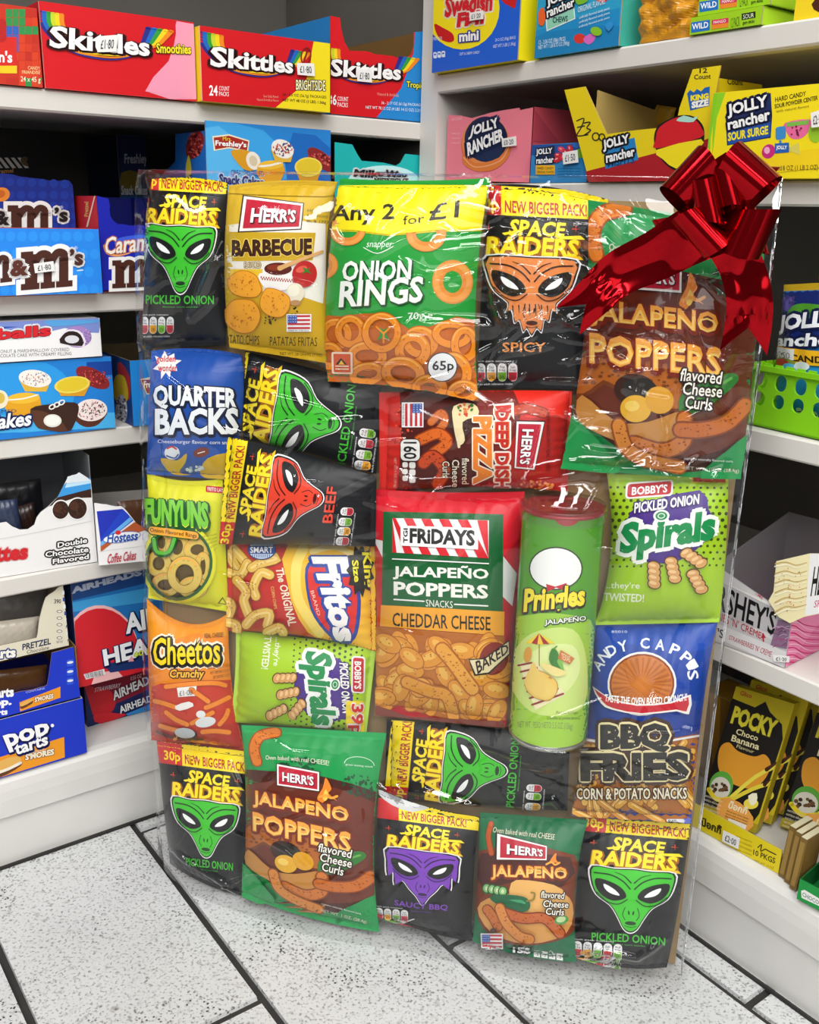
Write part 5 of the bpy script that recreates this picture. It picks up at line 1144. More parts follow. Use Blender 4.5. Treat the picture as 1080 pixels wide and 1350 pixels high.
def redsl(A):
    A.T('Pretzel', 572, 340, 600, 440, '#e8c060', rot=-90, bold=.02); A.P([(585, 510), (640, 295), (648, 297), (597, 510)], '#f0d8c0')
def caram(A):
    A.L([(712, 640), (735, 690), (830, 700), (1000, 640)], 26, '#f0a060', 5, w2=4); A.P([(780, 600), (880, 570), (1100, 560), (1100, 600), (900, 620), (800, 650)], '#3a5ad8', 3)
    A.T('Caramel', 706, 580, 1080, 700, '#f6ece0', dy=-40, out=('#e0803a', 6), it=10, bold=.02)
    mlogo(A, 760, 722, 2.55, -.1)
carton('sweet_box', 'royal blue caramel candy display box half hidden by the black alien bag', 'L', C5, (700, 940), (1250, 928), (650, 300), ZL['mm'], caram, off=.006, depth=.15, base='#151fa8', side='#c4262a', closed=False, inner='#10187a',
  poly=[(700, 940), (1250, 928), (1250, 500), (1010, 506)] + ragged(940, 500, 800, 492, 4, 5) + [(770, 470), (748, 436), (742, 380), (748, 372), (735, 318), (650, 300)], end_art=redsl, group='boxes on the left upper shelf')

# ---------------------------------------------------------------- left unit, third shelf
def bigcakes(A):
    A.E(150, 600, 330, 240, '#2a9ae4'); A.P([(-400, 760), (800, 700), (800, 900), (-400, 960)], '#4ab2ec', 2); A.R(560, 380, 760, 470, '#12459c', dy=-10)
    cups(A, [('wht', 226, 486, 106, 56, 8), ('org', 150, 650, 106, 86, 0), ('red', 600, 480, 120, 56, 28), ('yel', 466, 526, 116, 54, -8)]); A.E(0, 620, 52, 60, '#f0e4c8'); A.E(-4, 612, 34, 36, '#d8b84a')
    A.P([(484, 720), (690, 690), (640, 780), (560, 800), (500, 770)], '#5a2c1c', 3); A.E(590, 690, 104, 72, '#f4e6e0', -4); A.spk(590, 690, 92, 60, 80, 8, ['#3a1c14', '#6a342a', '#d890a0'], 4, .45)
    A.P([(196, 682), (330, 650), (480, 640), (508, 690), (470, 800), (430, 826), (290, 816), (230, 790)], '#3a2016', 3); A.P([(200, 690), (340, 720), (440, 826), (300, 818), (230, 790)], '#5a3422', 2); A.E(338, 758, 58, 42, '#e8e8dc'); A.E(338, 756, 46, 32, '#f6f6ee')
    for k in range(3): A.O(336 + k * 30, 668 - k * 14, 24, 17, 8, '#f4efe6', -30)
    A.T('CREAMED', -120, 692, 106, 714, '#1c3a6a', dy=-8); A.T('Snack Cakes', -420, 760, 196, 860, '#f4f6fa', dy=-70, it=14, out=('#16286a', 12), bold=.03)
i1 = carton('cake_box', 'wide blue snack cake box with a chocolate cupcake picture, under the white coconut cake box', 'L', C6, (-500, 925), (748, 792), (700, 345), ZL['s3'], bigcakes, off=.002, depth=.07, base='#1f7fd4', side='#15509c', cat='cake box', group='boxes on the left middle shelf')
def sno(A):
    A.P([(-500, 100), (640, 92), (640, 190), (440, 180), (200, 220), (-500, 300)], '#7d8fd2', 2); A.P([(-500, 90), (380, 92), (120, 150), (-500, 210)], '#1f4fae', 2); A.P([(300, 92), (640, 92), (640, 120), (340, 150)], '#5aa4e0', 2)
    A.P([(-500, 230), (200, 210), (420, 160), (645, 200), (670, 380), (-500, 460)], '#f2f0f0', 1)
    A.E(500, 216, 92, 70, '#a884c4'); A.P([(384, 256), (396, 200), (440, 168), (510, 176), (546, 220), (544, 280)], '#efe6f0', 2); A.P([(388, 256), (402, 208), (442, 180), (500, 186), (532, 224), (530, 276)], '#2a1a16', 2); A.E(464, 232, 46, 26, '#dcdce2'); A.spk(560, 216, 30, 50, 30, 5, ['#c8a8dc', '#8a68a8'], 3)
    A.T('Snoballs', -330, 190, 328, 262, '#d8222c', dy=-54, out=('#fff', 14), bold=.04); A.T('Snoballs', -330, 190, 328, 262, '#d8222c', dy=-54, out=('#8a1018', 3), bold=.04)
    A.T('COCONUT & MARSHMALLOW COVERED', -60, 302, 448, 324, '#6a6a6a', dy=-16); A.T('CHOCOLATE CAKE WITH CREAMY FILLING', -60, 330, 462, 352, '#6a6a6a', dy=-18)
ztop = i1['P'][0][2] + i1['H']
carton('cake_box', 'white and blue coconut cake box stacked on the wide blue cake box', 'L', C6, (-500, 450), (663, 373), (634, 94), ztop + .001, sno, off=.004, depth=.08, base='#eceaea', side='#c8c8d0', cat='cake box', group='boxes on the left middle shelf')
def endbox(A):
    A.R(840, 370, 1300, 790, '#1f8ae0', dy=-30); A.R(840, 780, 1300, 880, '#52baf0', dy=-30); A.P([(908, 490), (960, 478), (1080, 480), (1080, 580), (950, 590)], '#f2e6c8'); A.P([(914, 496), (1080, 486), (1080, 572), (952, 582)], '#9a281c'); A.T("Freshley's", 930, 500, 1070, 560, '#fff', bold=.03)
def endart(A):
    A.R(690, 300, 880, 900, '#123a7a', dy=60); A.R(700, 700, 880, 900, '#4a7a9a'); A.P([(760, 420), (780, 380), (840, 470), (840, 620), (800, 600)], '#a02c34', 2); A.P([(735, 520), (760, 462), (810, 480), (832, 580), (815, 640), (745, 620)], '#c8a82a', 3); A.E(788, 690, 38, 100, '#b8b8c0'); A.spk(788, 690, 34, 90, 60, 7, ['#3a2a3a', '#5a4a6a', '#e8e8ec'], 3)
carton('cake_box', 'narrow blue cake box turned end on, against the left edge of the bundle', 'L', C6, (870, 878), (1250, 826), (838, 372), ZL['s3'], endbox, off=.006, depth=.15, base='#1f8ae0', side='#123a7a', end_art=endart, closed=False, inner='#8a7a5a', cat='cake box', group='boxes on the left middle shelf')

# ---------------------------------------------------------------- left unit, fourth shelf
def donut(A):
    A.P([(414, 292), (440, 262), (587, 246), (589, 318), (372, 372)], '#3b9ae0', 0); A.P([(430, 284), (588, 262), (588, 280), (420, 310)], '#bfe2f6'); A.P([(372, 372), (589, 316), (592, 372), (480, 376), (316, 430)], '#3a1d12')
    A.P([(436, 238), (516, 215), (588, 260), (588, 262), (430, 282)], '#dfe6ea')
    A.E(392, 452, 60, 66, '#f2f0ee', 10); A.E(500, 444, 68, 74, '#f2f0ee', 10); A.E(392, 452, 52, 58, '#33190f', 10); A.E(500, 444, 60, 66, '#33190f', 10); A.E(372, 440, 26, 30, '#4c2a18', 10); A.E(480, 426, 30, 30, '#4c2a18'); A.spk(500, 444, 50, 56, 30, 4, ['#5a3420'], 3); A.spk(392, 452, 44, 48, 24, 4, ['#5a3420'], 4)
    A.T('Donettes', -330, 716, 178, 820, '#cf2028', dy=-48, it=8, out=('#f4c8c8', 7), bold=.05)
    for t, x0, y0, x1, y1 in (('Double', 372, 664, 564, 698), ('Chocolate', 292, 722, 572, 758), ('Flavored', 340, 770, 574, 802)):
        A.T(t, x0, y0 + 0, x1, y1, '#17100e', dy=-34, out=('#17100e', 9), bold=.03)
    for t, x0, y0, x1, y1 in (('Double', 372, 664, 564, 698), ('Chocolate', 292, 722, 572, 758), ('Flavored', 340, 770, 574, 802)):
        A.T(t, x0, y0 + 0, x1, y1, '#f6f4f2', dy=-34, bold=.025)
    A.L([(-300, 680), (0, 640), (200, 604), (590, 524)], 2.5, '#c8c8ca')
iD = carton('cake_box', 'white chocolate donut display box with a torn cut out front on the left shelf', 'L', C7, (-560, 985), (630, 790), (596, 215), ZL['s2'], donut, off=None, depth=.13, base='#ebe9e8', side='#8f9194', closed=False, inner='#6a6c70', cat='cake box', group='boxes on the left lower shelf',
  poly=[(-560, 985), (630, 790), (588, 258), (516, 212)] + ragged(510, 214, 440, 240, 5, 4) + [(410, 300), (372, 372), (312, 430), (262, 468), (238, 500), (222, 548), (180, 578), (128, 580), (80, 560), (40, 530), (-200, 570), (-560, 600)], end_h=.13)
def coffee(A):
    A.P([(626, 462), (794, 446), (838, 490), (652, 670)], '#1b2fb4'); A.P([(794, 446), (864, 520), (650, 690), (652, 640)], '#1b3fc4'); A.P([(652, 660), (840, 500), (858, 516), (652, 690)], '#6ab4f0'); A.P([(650, 690), (872, 530), (950, 580), (760, 640), (652, 724)], '#b8582a')
    A.E(788, 628, 124, 34, '#f4f4f4', -9); A.O(788, 628, 124, 34, 4, '#1d4fae', -9); A.T('Hostess', 692, 606, 890, 668, '#1d4fae', dy=-20, it=6, bold=.03); A.E(764, 598, 18, 14, '#d8222c')
    A.T('Coffee Cakes', 692, 738, 876, 800, '#b81e38', dy=-26, it=10, out=('#f6e0e0', 3), bold=.01); A.L([(640, 720), (800, 700), (960, 680)], 2.5, '#c8c8cc')
iC = carton('cake_box', 'small white coffee cake display box with a blue corner, beside the donut box', 'L', C7, (640, 816), (1130, 768), (606, 410), ZL['s2'], coffee, off=None, depth=.14, base='#eceaea', side='#b8b0b0', closed=False, inner='#c8c4c0', cat='cake box', group='boxes on the left lower shelf',
  poly=[(640, 816), (1130, 768), (1130, 600), (962, 600), (900, 562), (868, 520), (820, 460), (796, 436)] + ragged(780, 432, 606, 408, 6, 4), end_h=.05)

# ---------------------------------------------------------------- left unit, base shelf
def smoreL(A):
    A.T('pop.', 20, 920, 342, 1100, '#f6f6f8', dy=-84, out=('#0c1a70', 9, 3, 5), bold=.07) if False else None
    A.P([(-420, 1280), (408, 1020), (412, 1150), (-420, 1440)], '#ef9a1e'); A.T("S'MORES", 160, 1130, 344, 1170, '#f8ead0', dy=-38, out=('#a85a10', 4), bold=.05); A.T('FROSTED', 196, 1112, 290, 1128, '#f8ead0', dy=-18)
    A.T('pop', 0, 0, 0, 0, '#f6f6f8', q=[(14, 1010), (310, 918), (316, 1030), (60, 1120)], out=('#0a1668', 9, 4, 6), bold=.035); A.E(332, 946, 11, 11, '#f6f6f8')
    A.T('tarts', 0, 0, 0, 0, '#f6f6f8', q=[(84, 1070), (300, 1000), (306, 1068), (100, 1136)], out=('#0a1668', 9, 4, 6), bold=.035)
    A.P([(-60, 1230), (40, 1180), (130, 1172), (136, 1200), (40, 1260), (-60, 1290)], '#6a3a18', 2); A.P([(-60, 1210), (20, 1160), (110, 1140), (132, 1172), (40, 1232), (-60, 1260)], '#e6b25a', 2); A.L([(-40, 1254), (50, 1222), (130, 1182)], 18, '#f4ead6', 4)
iP = carton('pastry_box', 'blue toaster pastry box with an orange stripe, bottom of the stack on the base shelf', 'L', C8, (-560, 1488), (555, 1130), (500, 780), ZL['base'], smoreL, off=-.004, depth=.16, base='#1735c4', side='#1735c4', closed=False, inner='#b8b4ac', cat='pastry box', group='toaster pastry boxes')
def smoreM(A):
    A.P([(124, 800), (384, 700), (384, 770), (128, 858)], '#ef9a1e'); A.T("S'MORES", 220, 768, 340, 800, '#f8ead0', dy=-26, out=('#a85a10', 3), bold=.04); A.P([(130, 820), (200, 786), (206, 806), (140, 842)], '#6a3a18', 2); A.P([(130, 806), (196, 780), (204, 792), (138, 826)], '#e6b25a', 2)
    A.T('pop.', -90, 800, 74, 850, '#f6f6f8', dy=-20, bold=.05); A.T('tarts', -60, 856, 48, 892, '#f6f6f8', dy=-14, bold=.05); A.T('tarts', -50, 720, 88, 778, '#f6f6f8', dy=-14, bold=.05)
    A.T('CONTAINS', 164, 730, 284, 742, '#c8d0f0', dy=-26)
    for k in range(3): A.RR(424, 530 + k * 58, 468, 574 + k * 58, 10, '#2d5ad8', dy=-6); A.E(446, 546 + k * 58, 20, 8, '#e4e8f4', -10)
zP = iP['P'][0][2] + iP['H']
iM = carton('pastry_box', 'open blue toaster pastry box in the middle of the stack of three', 'L', C8, (-560, 1090), (512, 772), (466, 448), zP + .001, smoreM, off=-.006, depth=.15, base='#1735c4', side='#1735c4', closed=False, inner='#8a6a3a', cat='pastry box', group='toaster pastry boxes',
  poly=[(-560, 1090), (512, 772), (466, 448), (330, 486), (316, 600), (300, 690), (282, 700)] + ragged(260, 706, 0, 760, 6, 3) + [(-560, 900)])
def pretz(A):
    A.T('PRETZEL', 142, 430, 324, 470, '#1f2c50', dy=-40, bold=.03); A.T('Chocolate', 168, 468, 310, 492, '#3a2a20', dy=-30, it=4); A.T('tarts', -70, 470, 100, 530, '#f4f2ea', dy=-16, out=('#22408a', 8), bold=.05)
    for k in range(8): A.R(394 + k * 5, 90 + k * 44, 410 + k * 5, 114 + k * 44, '#27479a' if k % 2 else '#e8ecf2')
    A.T('390', 344, 144, 388, 172, '#222', bold=.02)
    for k in range(5): A.RR(358, 206 + k * 42, 398, 236 + k * 42, 10, '#e2dccb'); A.E(378, 222 + k * 42, 18, 10, '#333'); A.E(378, 222 + k * 42, 14, 7, '#e8e2d2')
    A.T('NET WT', 360, 408, 400, 424, '#333')
zM = iM['P'][0][2] + iM['H']
iT = carton('pastry_box', 'cream pretzel toaster pastry box with a cut out window, top of the stack of three', 'L', C8, (-560, 730), (440, 460), (400, 60), zM + .001, pretz, off=-.010, depth=.14, base='#dfd8c2', side='#cfc8b2', closed=False, inner='#8a8070', cat='pastry box', group='toaster pastry boxes',
  poly=[(-560, 730), (440, 460), (400, 58)] + ragged(372, 70, 290, 134, 4, 4) + [(274, 180), (250, 270), (238, 372), (232, 390), (0, 440), (-560, 560)])
def air2(A):
    A.P([(505, 690), (620, 660), (960, 560), (985, 700), (600, 870)], '#8a1530', 1); A.P([(505, 700), (640, 720), (700, 830), (600, 880)], '#d4202c', 2); A.E(640, 800, 96, 90, '#cf1f2a', -16)
    A.T('AIRHEADS', 0, 0, 0, 0, '#f4f4f6', q=[(712, 730), (965, 616), (978, 670), (722, 790)], out=('#4a0c1c', 5), bold=.03); A.T('AIRHEADS', 0, 0, 0, 0, '#f4f4f6', q=[(752, 826), (985, 740), (992, 782), (764, 872)], out=('#122a5a', 5), bold=.03)
    A.P([(800, 872), (1000, 790), (1000, 850), (810, 884)], '#2e86d0'); A.P([(590, 890), (640, 860), (760, 870), (800, 880), (640, 944)], '#d4202c', 2); A.P([(520, 700), (590, 880), (600, 950), (545, 960)], '#14245a')
    A.T('STRAWBERRY', 600, 706, 762, 734, '#f0d8dc', dy=-30, it=6); A.T('0.55 OZ', 830, 636, 900, 660, '#f0c8d0', dy=-20)
    A.P([(505, 690), (560, 650), (980, 540), (985, 560), (640, 650)], '#1a2a58'); A.P([(640, 650), (820, 596), (930, 570), (928, 590), (800, 620)], '#3a9ad8', 2)
i2 = carton('sweet_box', 'low red and navy candy bar box under the balloon box', 'L', C8, (556, 958), (1150, 800), (500, 606), ZL['base'], air2, off=None, depth=.16, base='#16225a', side='#121a44', group='balloon candy boxes')
def air1(A):
    A.P([(380, 0), (1200, -160), (1200, 400), (440, 560)], '#1d6fb8', 0); A.P([(380, 40), (1200, -150), (1200, -20), (430, 160)], '#16407c'); A.P([(430, 170), (1200, 20), (1200, 120), (440, 230)], '#3a9ad4')
    A.E(646, 470, 236, 290, '#f0b8b8', -8); A.E(650, 490, 234, 290, '#d0202c', -8); A.P([(430, 430), (900, 400), (900, 560), (490, 640)], '#d0202c'); A.P([(660, 560), (1200, 420), (1200, 560), (700, 610)], '#16306a')
    A.T('AIRHEADS', 0, 0, 0, 0, '#aab4c8', q=[(448, 70), (900, -50), (905, -10), (455, 112)], bold=.06)
    A.T('AIR', 0, 0, 0, 0, '#f2f4f8', q=[(786, 240), (1010, 180), (1024, 310), (800, 366)], out=('#122458', 11, 3, 5), bold=.04); A.T('HEADS', 0, 0, 0, 0, '#f2f4f8', q=[(648, 464), (1120, 326), (1130, 444), (664, 570)], out=('#122458', 11, 3, 5), bold=.04)
    A.T('60 bars', 846, 478, 1040, 514, '#c8d82a', dy=-50, bold=.04); A.P([(530, 620), (660, 586), (670, 620), (545, 654)], '#e8e4e4'); A.P([(812, 540), (834, 500), (850, 536)], '#e8a0a8')
    for k in range(14): A.L([(540 + k * 8, 618 - k * 2), (546 + k * 8, 646 - k * 2)], 2 + (k % 3), '#222')
z2 = i2['P'][0][2] + i2['H']
carton('sweet_box', 'red balloon candy box with blue top and bubble lettering on the base shelf', 'L', C8, (497, 604), (1150, 440), (395, 30), z2 + .001, air1, off=-.02, depth=.13, base='#d0202c', side='#17346e', group='balloon candy boxes')

# wrapped snacks left in the open boxes, added to darken the insides
def packet(label, view, q, wall, off, col, th=.008, kind='snack_packet'):
    cv = lambda p: np.array([view[0] + p[0] / view[2], view[1] + p[1] / view[2]]); n0, o0, _ = WALL[wall]
    P = on_plane([cv(p) for p in q], n0 * (o0 + off), n0); root = empty(kind, (P[2] + P[3]) / 2, label, 'snack packet', 'wrapped snacks in open boxes')
    u, v = np.meshgrid(np.linspace(0, 1, 18), np.linspace(0, 1, 14)); u, v = u.ravel(), v.ravel()
    B = P[0] * ((1 - u) * (1 - v))[:, None] + P[1] * (u * (1 - v))[:, None] + P[2] * (u * v)[:, None] + P[3] * ((1 - u) * v)[:, None]
    z = th * (np.clip(1 - (2 * u - 1) ** 4, 0, 1) * np.clip(1 - (2 * v - 1) ** 4, 0, 1)) ** .6 + .0009 * np.sin(u * 31 + v * 9) * np.sin(v * 17)
    mb = MB(); N0 = np.zeros((len(B), 3)); mb.tris(B + z[:, None] * n0, N0, lin(col), grid_faces(18, 14, True)); mb.tris(B - z[:, None] * n0 * .5 - n0 * .0004, N0, lin(col), grid_faces(18, 14))
    mb.build('pouch', M_FOIL, root, 'auto')
packet('dark blue wrapped donut pack at the left in the donut box', C7, [(-60, 400), (110, 380), (150, 640), (-60, 680)], 'L', -.02, '#2a3550')
packet('brown wrapped donut pack in the dip of the donut box', C7, [(80, 440), (220, 400), (250, 640), (110, 660)], 'L', -.034, '#2c1a14')
packet('black wrapped donut pack at the back of the donut box', C7, [(-60, 290), (260, 250), (300, 600), (-60, 660)], 'L', -.055, '#17161a')
packet('pale wrapped pastry pack in the cream pastry box', C8, [(-40, 290), (250, 252), (240, 412), (-40, 480)], 'L', -.034, '#c9bfae')
packet('silver grey pastry pack at the back of the cream pastry box', C8, [(-40, 110), (300, 70), (290, 350), (-40, 405)], 'L', -.06, '#6a6460')
packet('brown pastry pack in the open blue box', C8, [(-40, 600), (300, 560), (290, 700), (-40, 756)], 'L', -.05, '#6a4524')
packet('brown cake pack in the coffee cake box', C7, [(760, 400), (960, 380), (970, 640), (770, 660)], 'L', -.03, '#5a3a26')

# ================================================================ boxes on the right unit
def fish(A):
    A.E(228, 40, 192, 212, '#f4de1c'); A.P([(88, 122), (130, 140), (180, 170), (188, 205), (160, 215), (110, 190)], '#c81e22', 3); A.P([(430, 0), (500, -40), (500, 40), (470, 30)], '#c81e22', 2)
    A.T('Swedish', 140, -20, 382, 92, '#cf1f2a', dy=-36, it=6, out=('#fff6e8', 8), bold=.045); A.T('Fish', 202, 66, 340, 142, '#cf1f2a', dy=-20, it=8, out=('#fff6e8', 8), bold=.06)
    A.T('mini', 216, 164, 316, 214, '#f6f4f2', dy=-10, out=('#1a2f9a', 7), bold=.04)
    A.T('A FAT FREE FOOD', 58, 192, 128, 208, '#dfe8f8', dy=-6); A.T('SOFT & CHEWY CANDY', 216, 268, 318, 282, '#dfe8f8', dy=-10); A.T('24 2 OZ (56g) BAGS', 398, 196, 502, 216, '#dfe8f8', dy=-14); A.T('NET WT 3 LBS (1.36kg)', 388, 228, 502, 250, '#dfe8f8', dy=-16)
    for k in range(4): A.RR(62 + k * 21, 268 - k * 3, 80 + k * 21, 300 - k * 3, 6, '#dfe8f8'); A.R(66 + k * 21, 276 - k * 3, 76 + k * 21, 284 - k * 3, '#2a5ab8')
i = carton('sweet_box', 'blue and yellow fish candy box at the left end of the right top shelf', 'R', C3, (76, 326), (512, 266), (38, -160), ZR['top'], fish, off=.012, depth=.16, base='#1d5fd0', side='#f2dc14', group='boxes on the right top shelf')
sticker(i, [(266, 66), (336, 52), (336, 96), (268, 106)], '£1·20')
def chews(A):
    A.P([(590, 160), (800, 90), (1030, 40), (1030, 240), (590, 300)], '#1c8cc4'); A.P([(590, 190), (760, 150), (1030, 130), (1030, 240), (590, 300)], '#1780b8', 2)
    A.P([(655, 100), (800, 30), (806, 96), (660, 160)], '#e8f4ee'); A.P([(662, 104), (796, 44), (802, 92), (664, 152)], '#8fd0b4'); A.T('CHEWS', 692, 88, 768, 118, '#123', dy=-8, bold=.02)
    A.T('JOLLY', 0, 0, 0, 0, '#f6f6f4', q=[(660, -10), (800, -70), (806, -14), (664, 46)], out=('#141e30', 12), bold=.04); A.T('rancher', 0, 0, 0, 0, '#f6f6f4', q=[(660, 44), (800, -14), (806, 30), (664, 92)], out=('#141e30', 9), bold=.03)
    A.P([(622, 60), (646, 40), (656, 90), (644, 130), (622, 120)], '#e8622a', 3); A.P([(810, -10), (870, -20), (866, 10), (820, 24)], '#78b82a', 3); A.E(940, -4, 30, 16, '#cf2a2a')
    A.T('ORIGINAL FLAVORS', 822, 36, 960, 66, '#dff0f6', dy=-46)
    for k in range(3): A.T('artificially flavored candy pieces', 828, 84 + k * 24, 984, 102 + k * 22, '#dff0f6', dy=-50)
    A.E(828, 196, 30, 25, '#d8352a'); A.P([(846, 200), (880, 172), (908, 180), (900, 210), (870, 226)], '#d86ac0', 2); A.E(916, 160, 30, 22, '#86c02a', 20); A.P([(962, 130), (990, 108), (1004, 126), (980, 160)], '#2f8fd0', 2)
    A.T('12 - 2.06 OZ (58g) PKGS', 620, 206, 756, 234, '#dff0f6', dy=-20); A.T('NET WT 1 LB 8.72 OZ (700g)', 618, 232, 776, 258, '#dff0f6', dy=-24)
carton('sweet_box', 'teal fruit chew box beside the gold paper bag on the right top shelf', 'R', C3, (597, 291), (1024, 226), (590, -160), ZR['top'], chews, off=.004, depth=.16, base='#2a9ec8', side='#3fae9c', group='boxes on the right top shelf')
# crumpled gold bag
def crumple(name, label, view, bl, br, top, z, off, depth, col, wall='R', cat='paper bag'):
    cv = lambda q: np.array([view[0] + q[0] / view[2], view[1] + q[1] / view[2]])
    n0, o0, _ = WALL[wall]; P = on_plane([cv(bl), cv(br)], n0 * (o0 + off), n0); P[:, 2] = z + .001; U = P[1] - P[0]; n = np.cross(U, ZUP); n /= np.linalg.norm(n)
    T = on_plane(cv(top), P[0], n)[0]; H = T[2] - P[0][2]; root = empty(name, P.mean(0) - n * depth / 2, label, cat); r = random.Random(3)
    seeds = [(np.array([r.uniform(-1, 1) * 4.2 for _ in range(3)]), r.uniform(0, 6)) for _ in range(7)]
    nu, nv = 61, 41; Q = []
    for j in range(nv):
        for i in range(nu):
            a = 2 * pi * i / (nu - 1); t = j / (nv - 1); c, s_ = cos(a), sin(a); k = 1 / (abs(c) ** 5 + abs(s_) ** 5) ** .2
            q = np.array([k * c, k * s_, t * 2])
            w = sum(abs(math.sin(q @ d * 1.7 + ph)) for d, ph in seeds) / 7 - .6
            ridge = 1 - .12 * (t > .55) * math.sin((t - .55) * 7)
            Q.append(P.mean(0) - n * depth / 2 + U * (.5 * q[0] * ridge * (1 + .28 * w * min(1, t * 6))) + n * (depth * .5 * q[1] * (1 + .4 * w * min(1, t * 6))) + ZUP * (t * H * (1 + .1 * w)))
    Q = np.array(Q); mb = MB(); f = grid_faces(nu, nv); N = np.zeros_like(Q)
    mb.tris(Q, N, lin(col), f); o = mb.build('pouch', M_FOIL, root, False)
    tt = MB(); top_ring = Q[-nu:]; c0 = top_ring.mean(0) - ZUP * .01; tt.tris(np.vstack([top_ring, [c0]]), np.zeros((nu + 1, 3)), lin(col), [(i, i + 1, nu) for i in range(nu - 1)]); tt.build('folded_top', M_FOIL, root, False)
crumple('paper_bag', 'crumpled gold foil bag between the teal box and the lime boxes', C4, (318, 184), (548, 152), (300, -120), ZR['top'], -.004, .09, '#c98a1a')
def lime(txts):
    def art(A):
        x0, y0 = txts
        A.R(x0 + 8, y0 + 8, x0 + 84, y0 + 50, '#1d6fc0', dy=-12); A.T('WILD', x0 + 12, y0 + 14, x0 + 78, y0 + 38, '#fff', dy=-10, bold=.02); A.R(x0 + 92, y0 - 2, x0 + 160, y0 + 18, '#d82a5a', dy=-10); A.R(x0 + 92, y0 + 18, x0 + 160, y0 + 36, '#e8862a', dy=-10); A.T('MANGO', x0 + 100, y0 + 2, x0 + 150, y0 + 14, '#fff', dy=-8)
        A.T('12 PACK', x0 + 170, y0 - 10, x0 + 206, y0 + 30, '#2a4a10', dy=-8); A.R(x0 + 214, y0 - 28, x0 + 270, y0 - 2, '#16240c', dy=-10); A.T('SOUR', x0 + 220, y0 - 24, x0 + 264, y0 - 6, '#e8f4d0', dy=-8); A.T('gum sticks', x0 + 218, y0 + 2, x0 + 266, y0 + 20, '#24400c', dy=-8, bold=.02)
    return art
l1 = carton('gum_box', 'flat lime green gum box lying under the other one on the right top shelf', 'R', C4, (552, 150), (842, 106), (550, 74), ZR['top'], lime((552, 84)), off=.002, depth=.11, base='#9ccc1e', side='#a8d42a', cat='gum box', group='lime gum boxes')
zl = l1['P'][0][2] + l1['H']
carton('gum_box', 'lime green gum box stacked on top of the flat one, partly out of the photo', 'R', C4, (586, 66), (880, 24), (582, -16), zl + .001, lime((586, 0)), off=-.004, depth=.1, base='#9ccc1e', side='#a8d42a', cat='gum box', group='lime gum boxes')
def choc(A): A.P([(1050, 18), (1090, -20), (1130, 10), (1080, 50)], '#4a1f10', 2); A.E(1110, -30, 50, 40, '#7a3a1a')
carton('sweet_box', 'yellow box with a chocolate picture at the right edge, on the top shelf', 'R', C4, (975, 92), (1330, 40), (965, -90), ZR['top'], choc, off=-.006, depth=.14, base='#f0d020', side='#d8b818', group='boxes on the right top shelf')

# second shelf
def pink(A):
    A.E(348, 738, 124, 136, '#e0672c'); A.E(350, 726, 122, 134, '#e88a4a'); A.E(352, 708, 110, 116, '#12224a'); A.P([(240, 780), (300, 830), (420, 800), (470, 720), (470, 790), (400, 860), (300, 870), (235, 830)], '#e27a34', 3); A.L([(238, 800), (300, 850), (420, 820), (468, 750)], 5, '#f4b07a', 5)
    for t, q in (('JOLLY', [(280, 640), (410, 596), (428, 660), (262, 712)]), ('RANCHER', [(256, 726), (440, 650), (446, 712), (262, 796)])):
        A.T(t, 0, 0, 0, 0, '#12224a', q=q, out=('#12224a', 15), bold=.04)
    for t, q in (('JOLLY', [(280, 640), (410, 596), (428, 660), (262, 712)]), ('RANCHER', [(256, 726), (440, 650), (446, 712), (262, 796)])):
        A.T(t, 0, 0, 0, 0, '#f6f4f4', q=q, bold=.045)
    A.T('120 COUNT', 176, 600, 230, 614, '#f8d0d4', dy=-4); A.T('ASSORTED HARD CANDY', 160, 886, 336, 900, '#f8d8dc')
    for k in range(3): A.T('natural', 176, 674 + k * 24, 216, 682 + k * 24, '#f4c0c6')
def pinkend(A): A.P([(600, 550), (720, 560), (740, 730), (590, 720)], '#d05060'); A.P([(600, 560), (720, 720), (590, 720)], '#b84456')
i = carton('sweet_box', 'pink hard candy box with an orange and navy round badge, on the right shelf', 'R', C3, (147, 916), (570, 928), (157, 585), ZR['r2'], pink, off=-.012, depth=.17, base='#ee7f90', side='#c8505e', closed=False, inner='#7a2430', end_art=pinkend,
  poly=[(147, 916), (570, 928), (590, 546), (524, 560), (520, 548)] + [(430, 562), (370, 574), (330, 586), (280, 600), (240, 592), (226, 588), (157, 585)], group='boxes on the right upper shelf')
sticker(i, [(430, 706), (502, 692), (506, 740), (434, 748)], '£0·20')
def hardc(A):
    A.R(560, 730, 870, 790, '#1f4f9a'); A.P([(604, 760), (700, 738), (704, 830), (606, 836)], '#1b2b52'); A.T('JOLLY', 606, 758, 690, 796, '#f4f4f4', dy=-8, out=('#131e3a', 7), bold=.04); A.T('rancher', 608, 800, 696, 834, '#f4f4f4', dy=-6, out=('#131e3a', 7), bold=.035)
    A.R(606, 840, 704, 888, '#f0b41e'); A.T('HARD CANDY', 614, 848, 698, 862, '#3a2408'); A.T('ORIGINAL FLAVORS', 612, 868, 700, 882, '#3a2408')
    for k, (x, y) in enumerate(((720, 790), (735, 760), (760, 776), (780, 756), (748, 800), (775, 790), (716, 812))): A.E(x, y, 20, 14, ['#c82430', '#e0405a', '#b81c28'][k % 3], k * 25); A.E(x - 4, y - 4, 8, 4, '#f4a0a8', k * 25)
    A.E(830, 780, 28, 24, '#78b82a'); A.E(822, 740, 30, 14, '#2a6ac0')
    for k in range(4): A.T('assorted fruit flavor candies', 716, 852 + k * 14, 832, 861 + k * 14, '#0e3a5a')
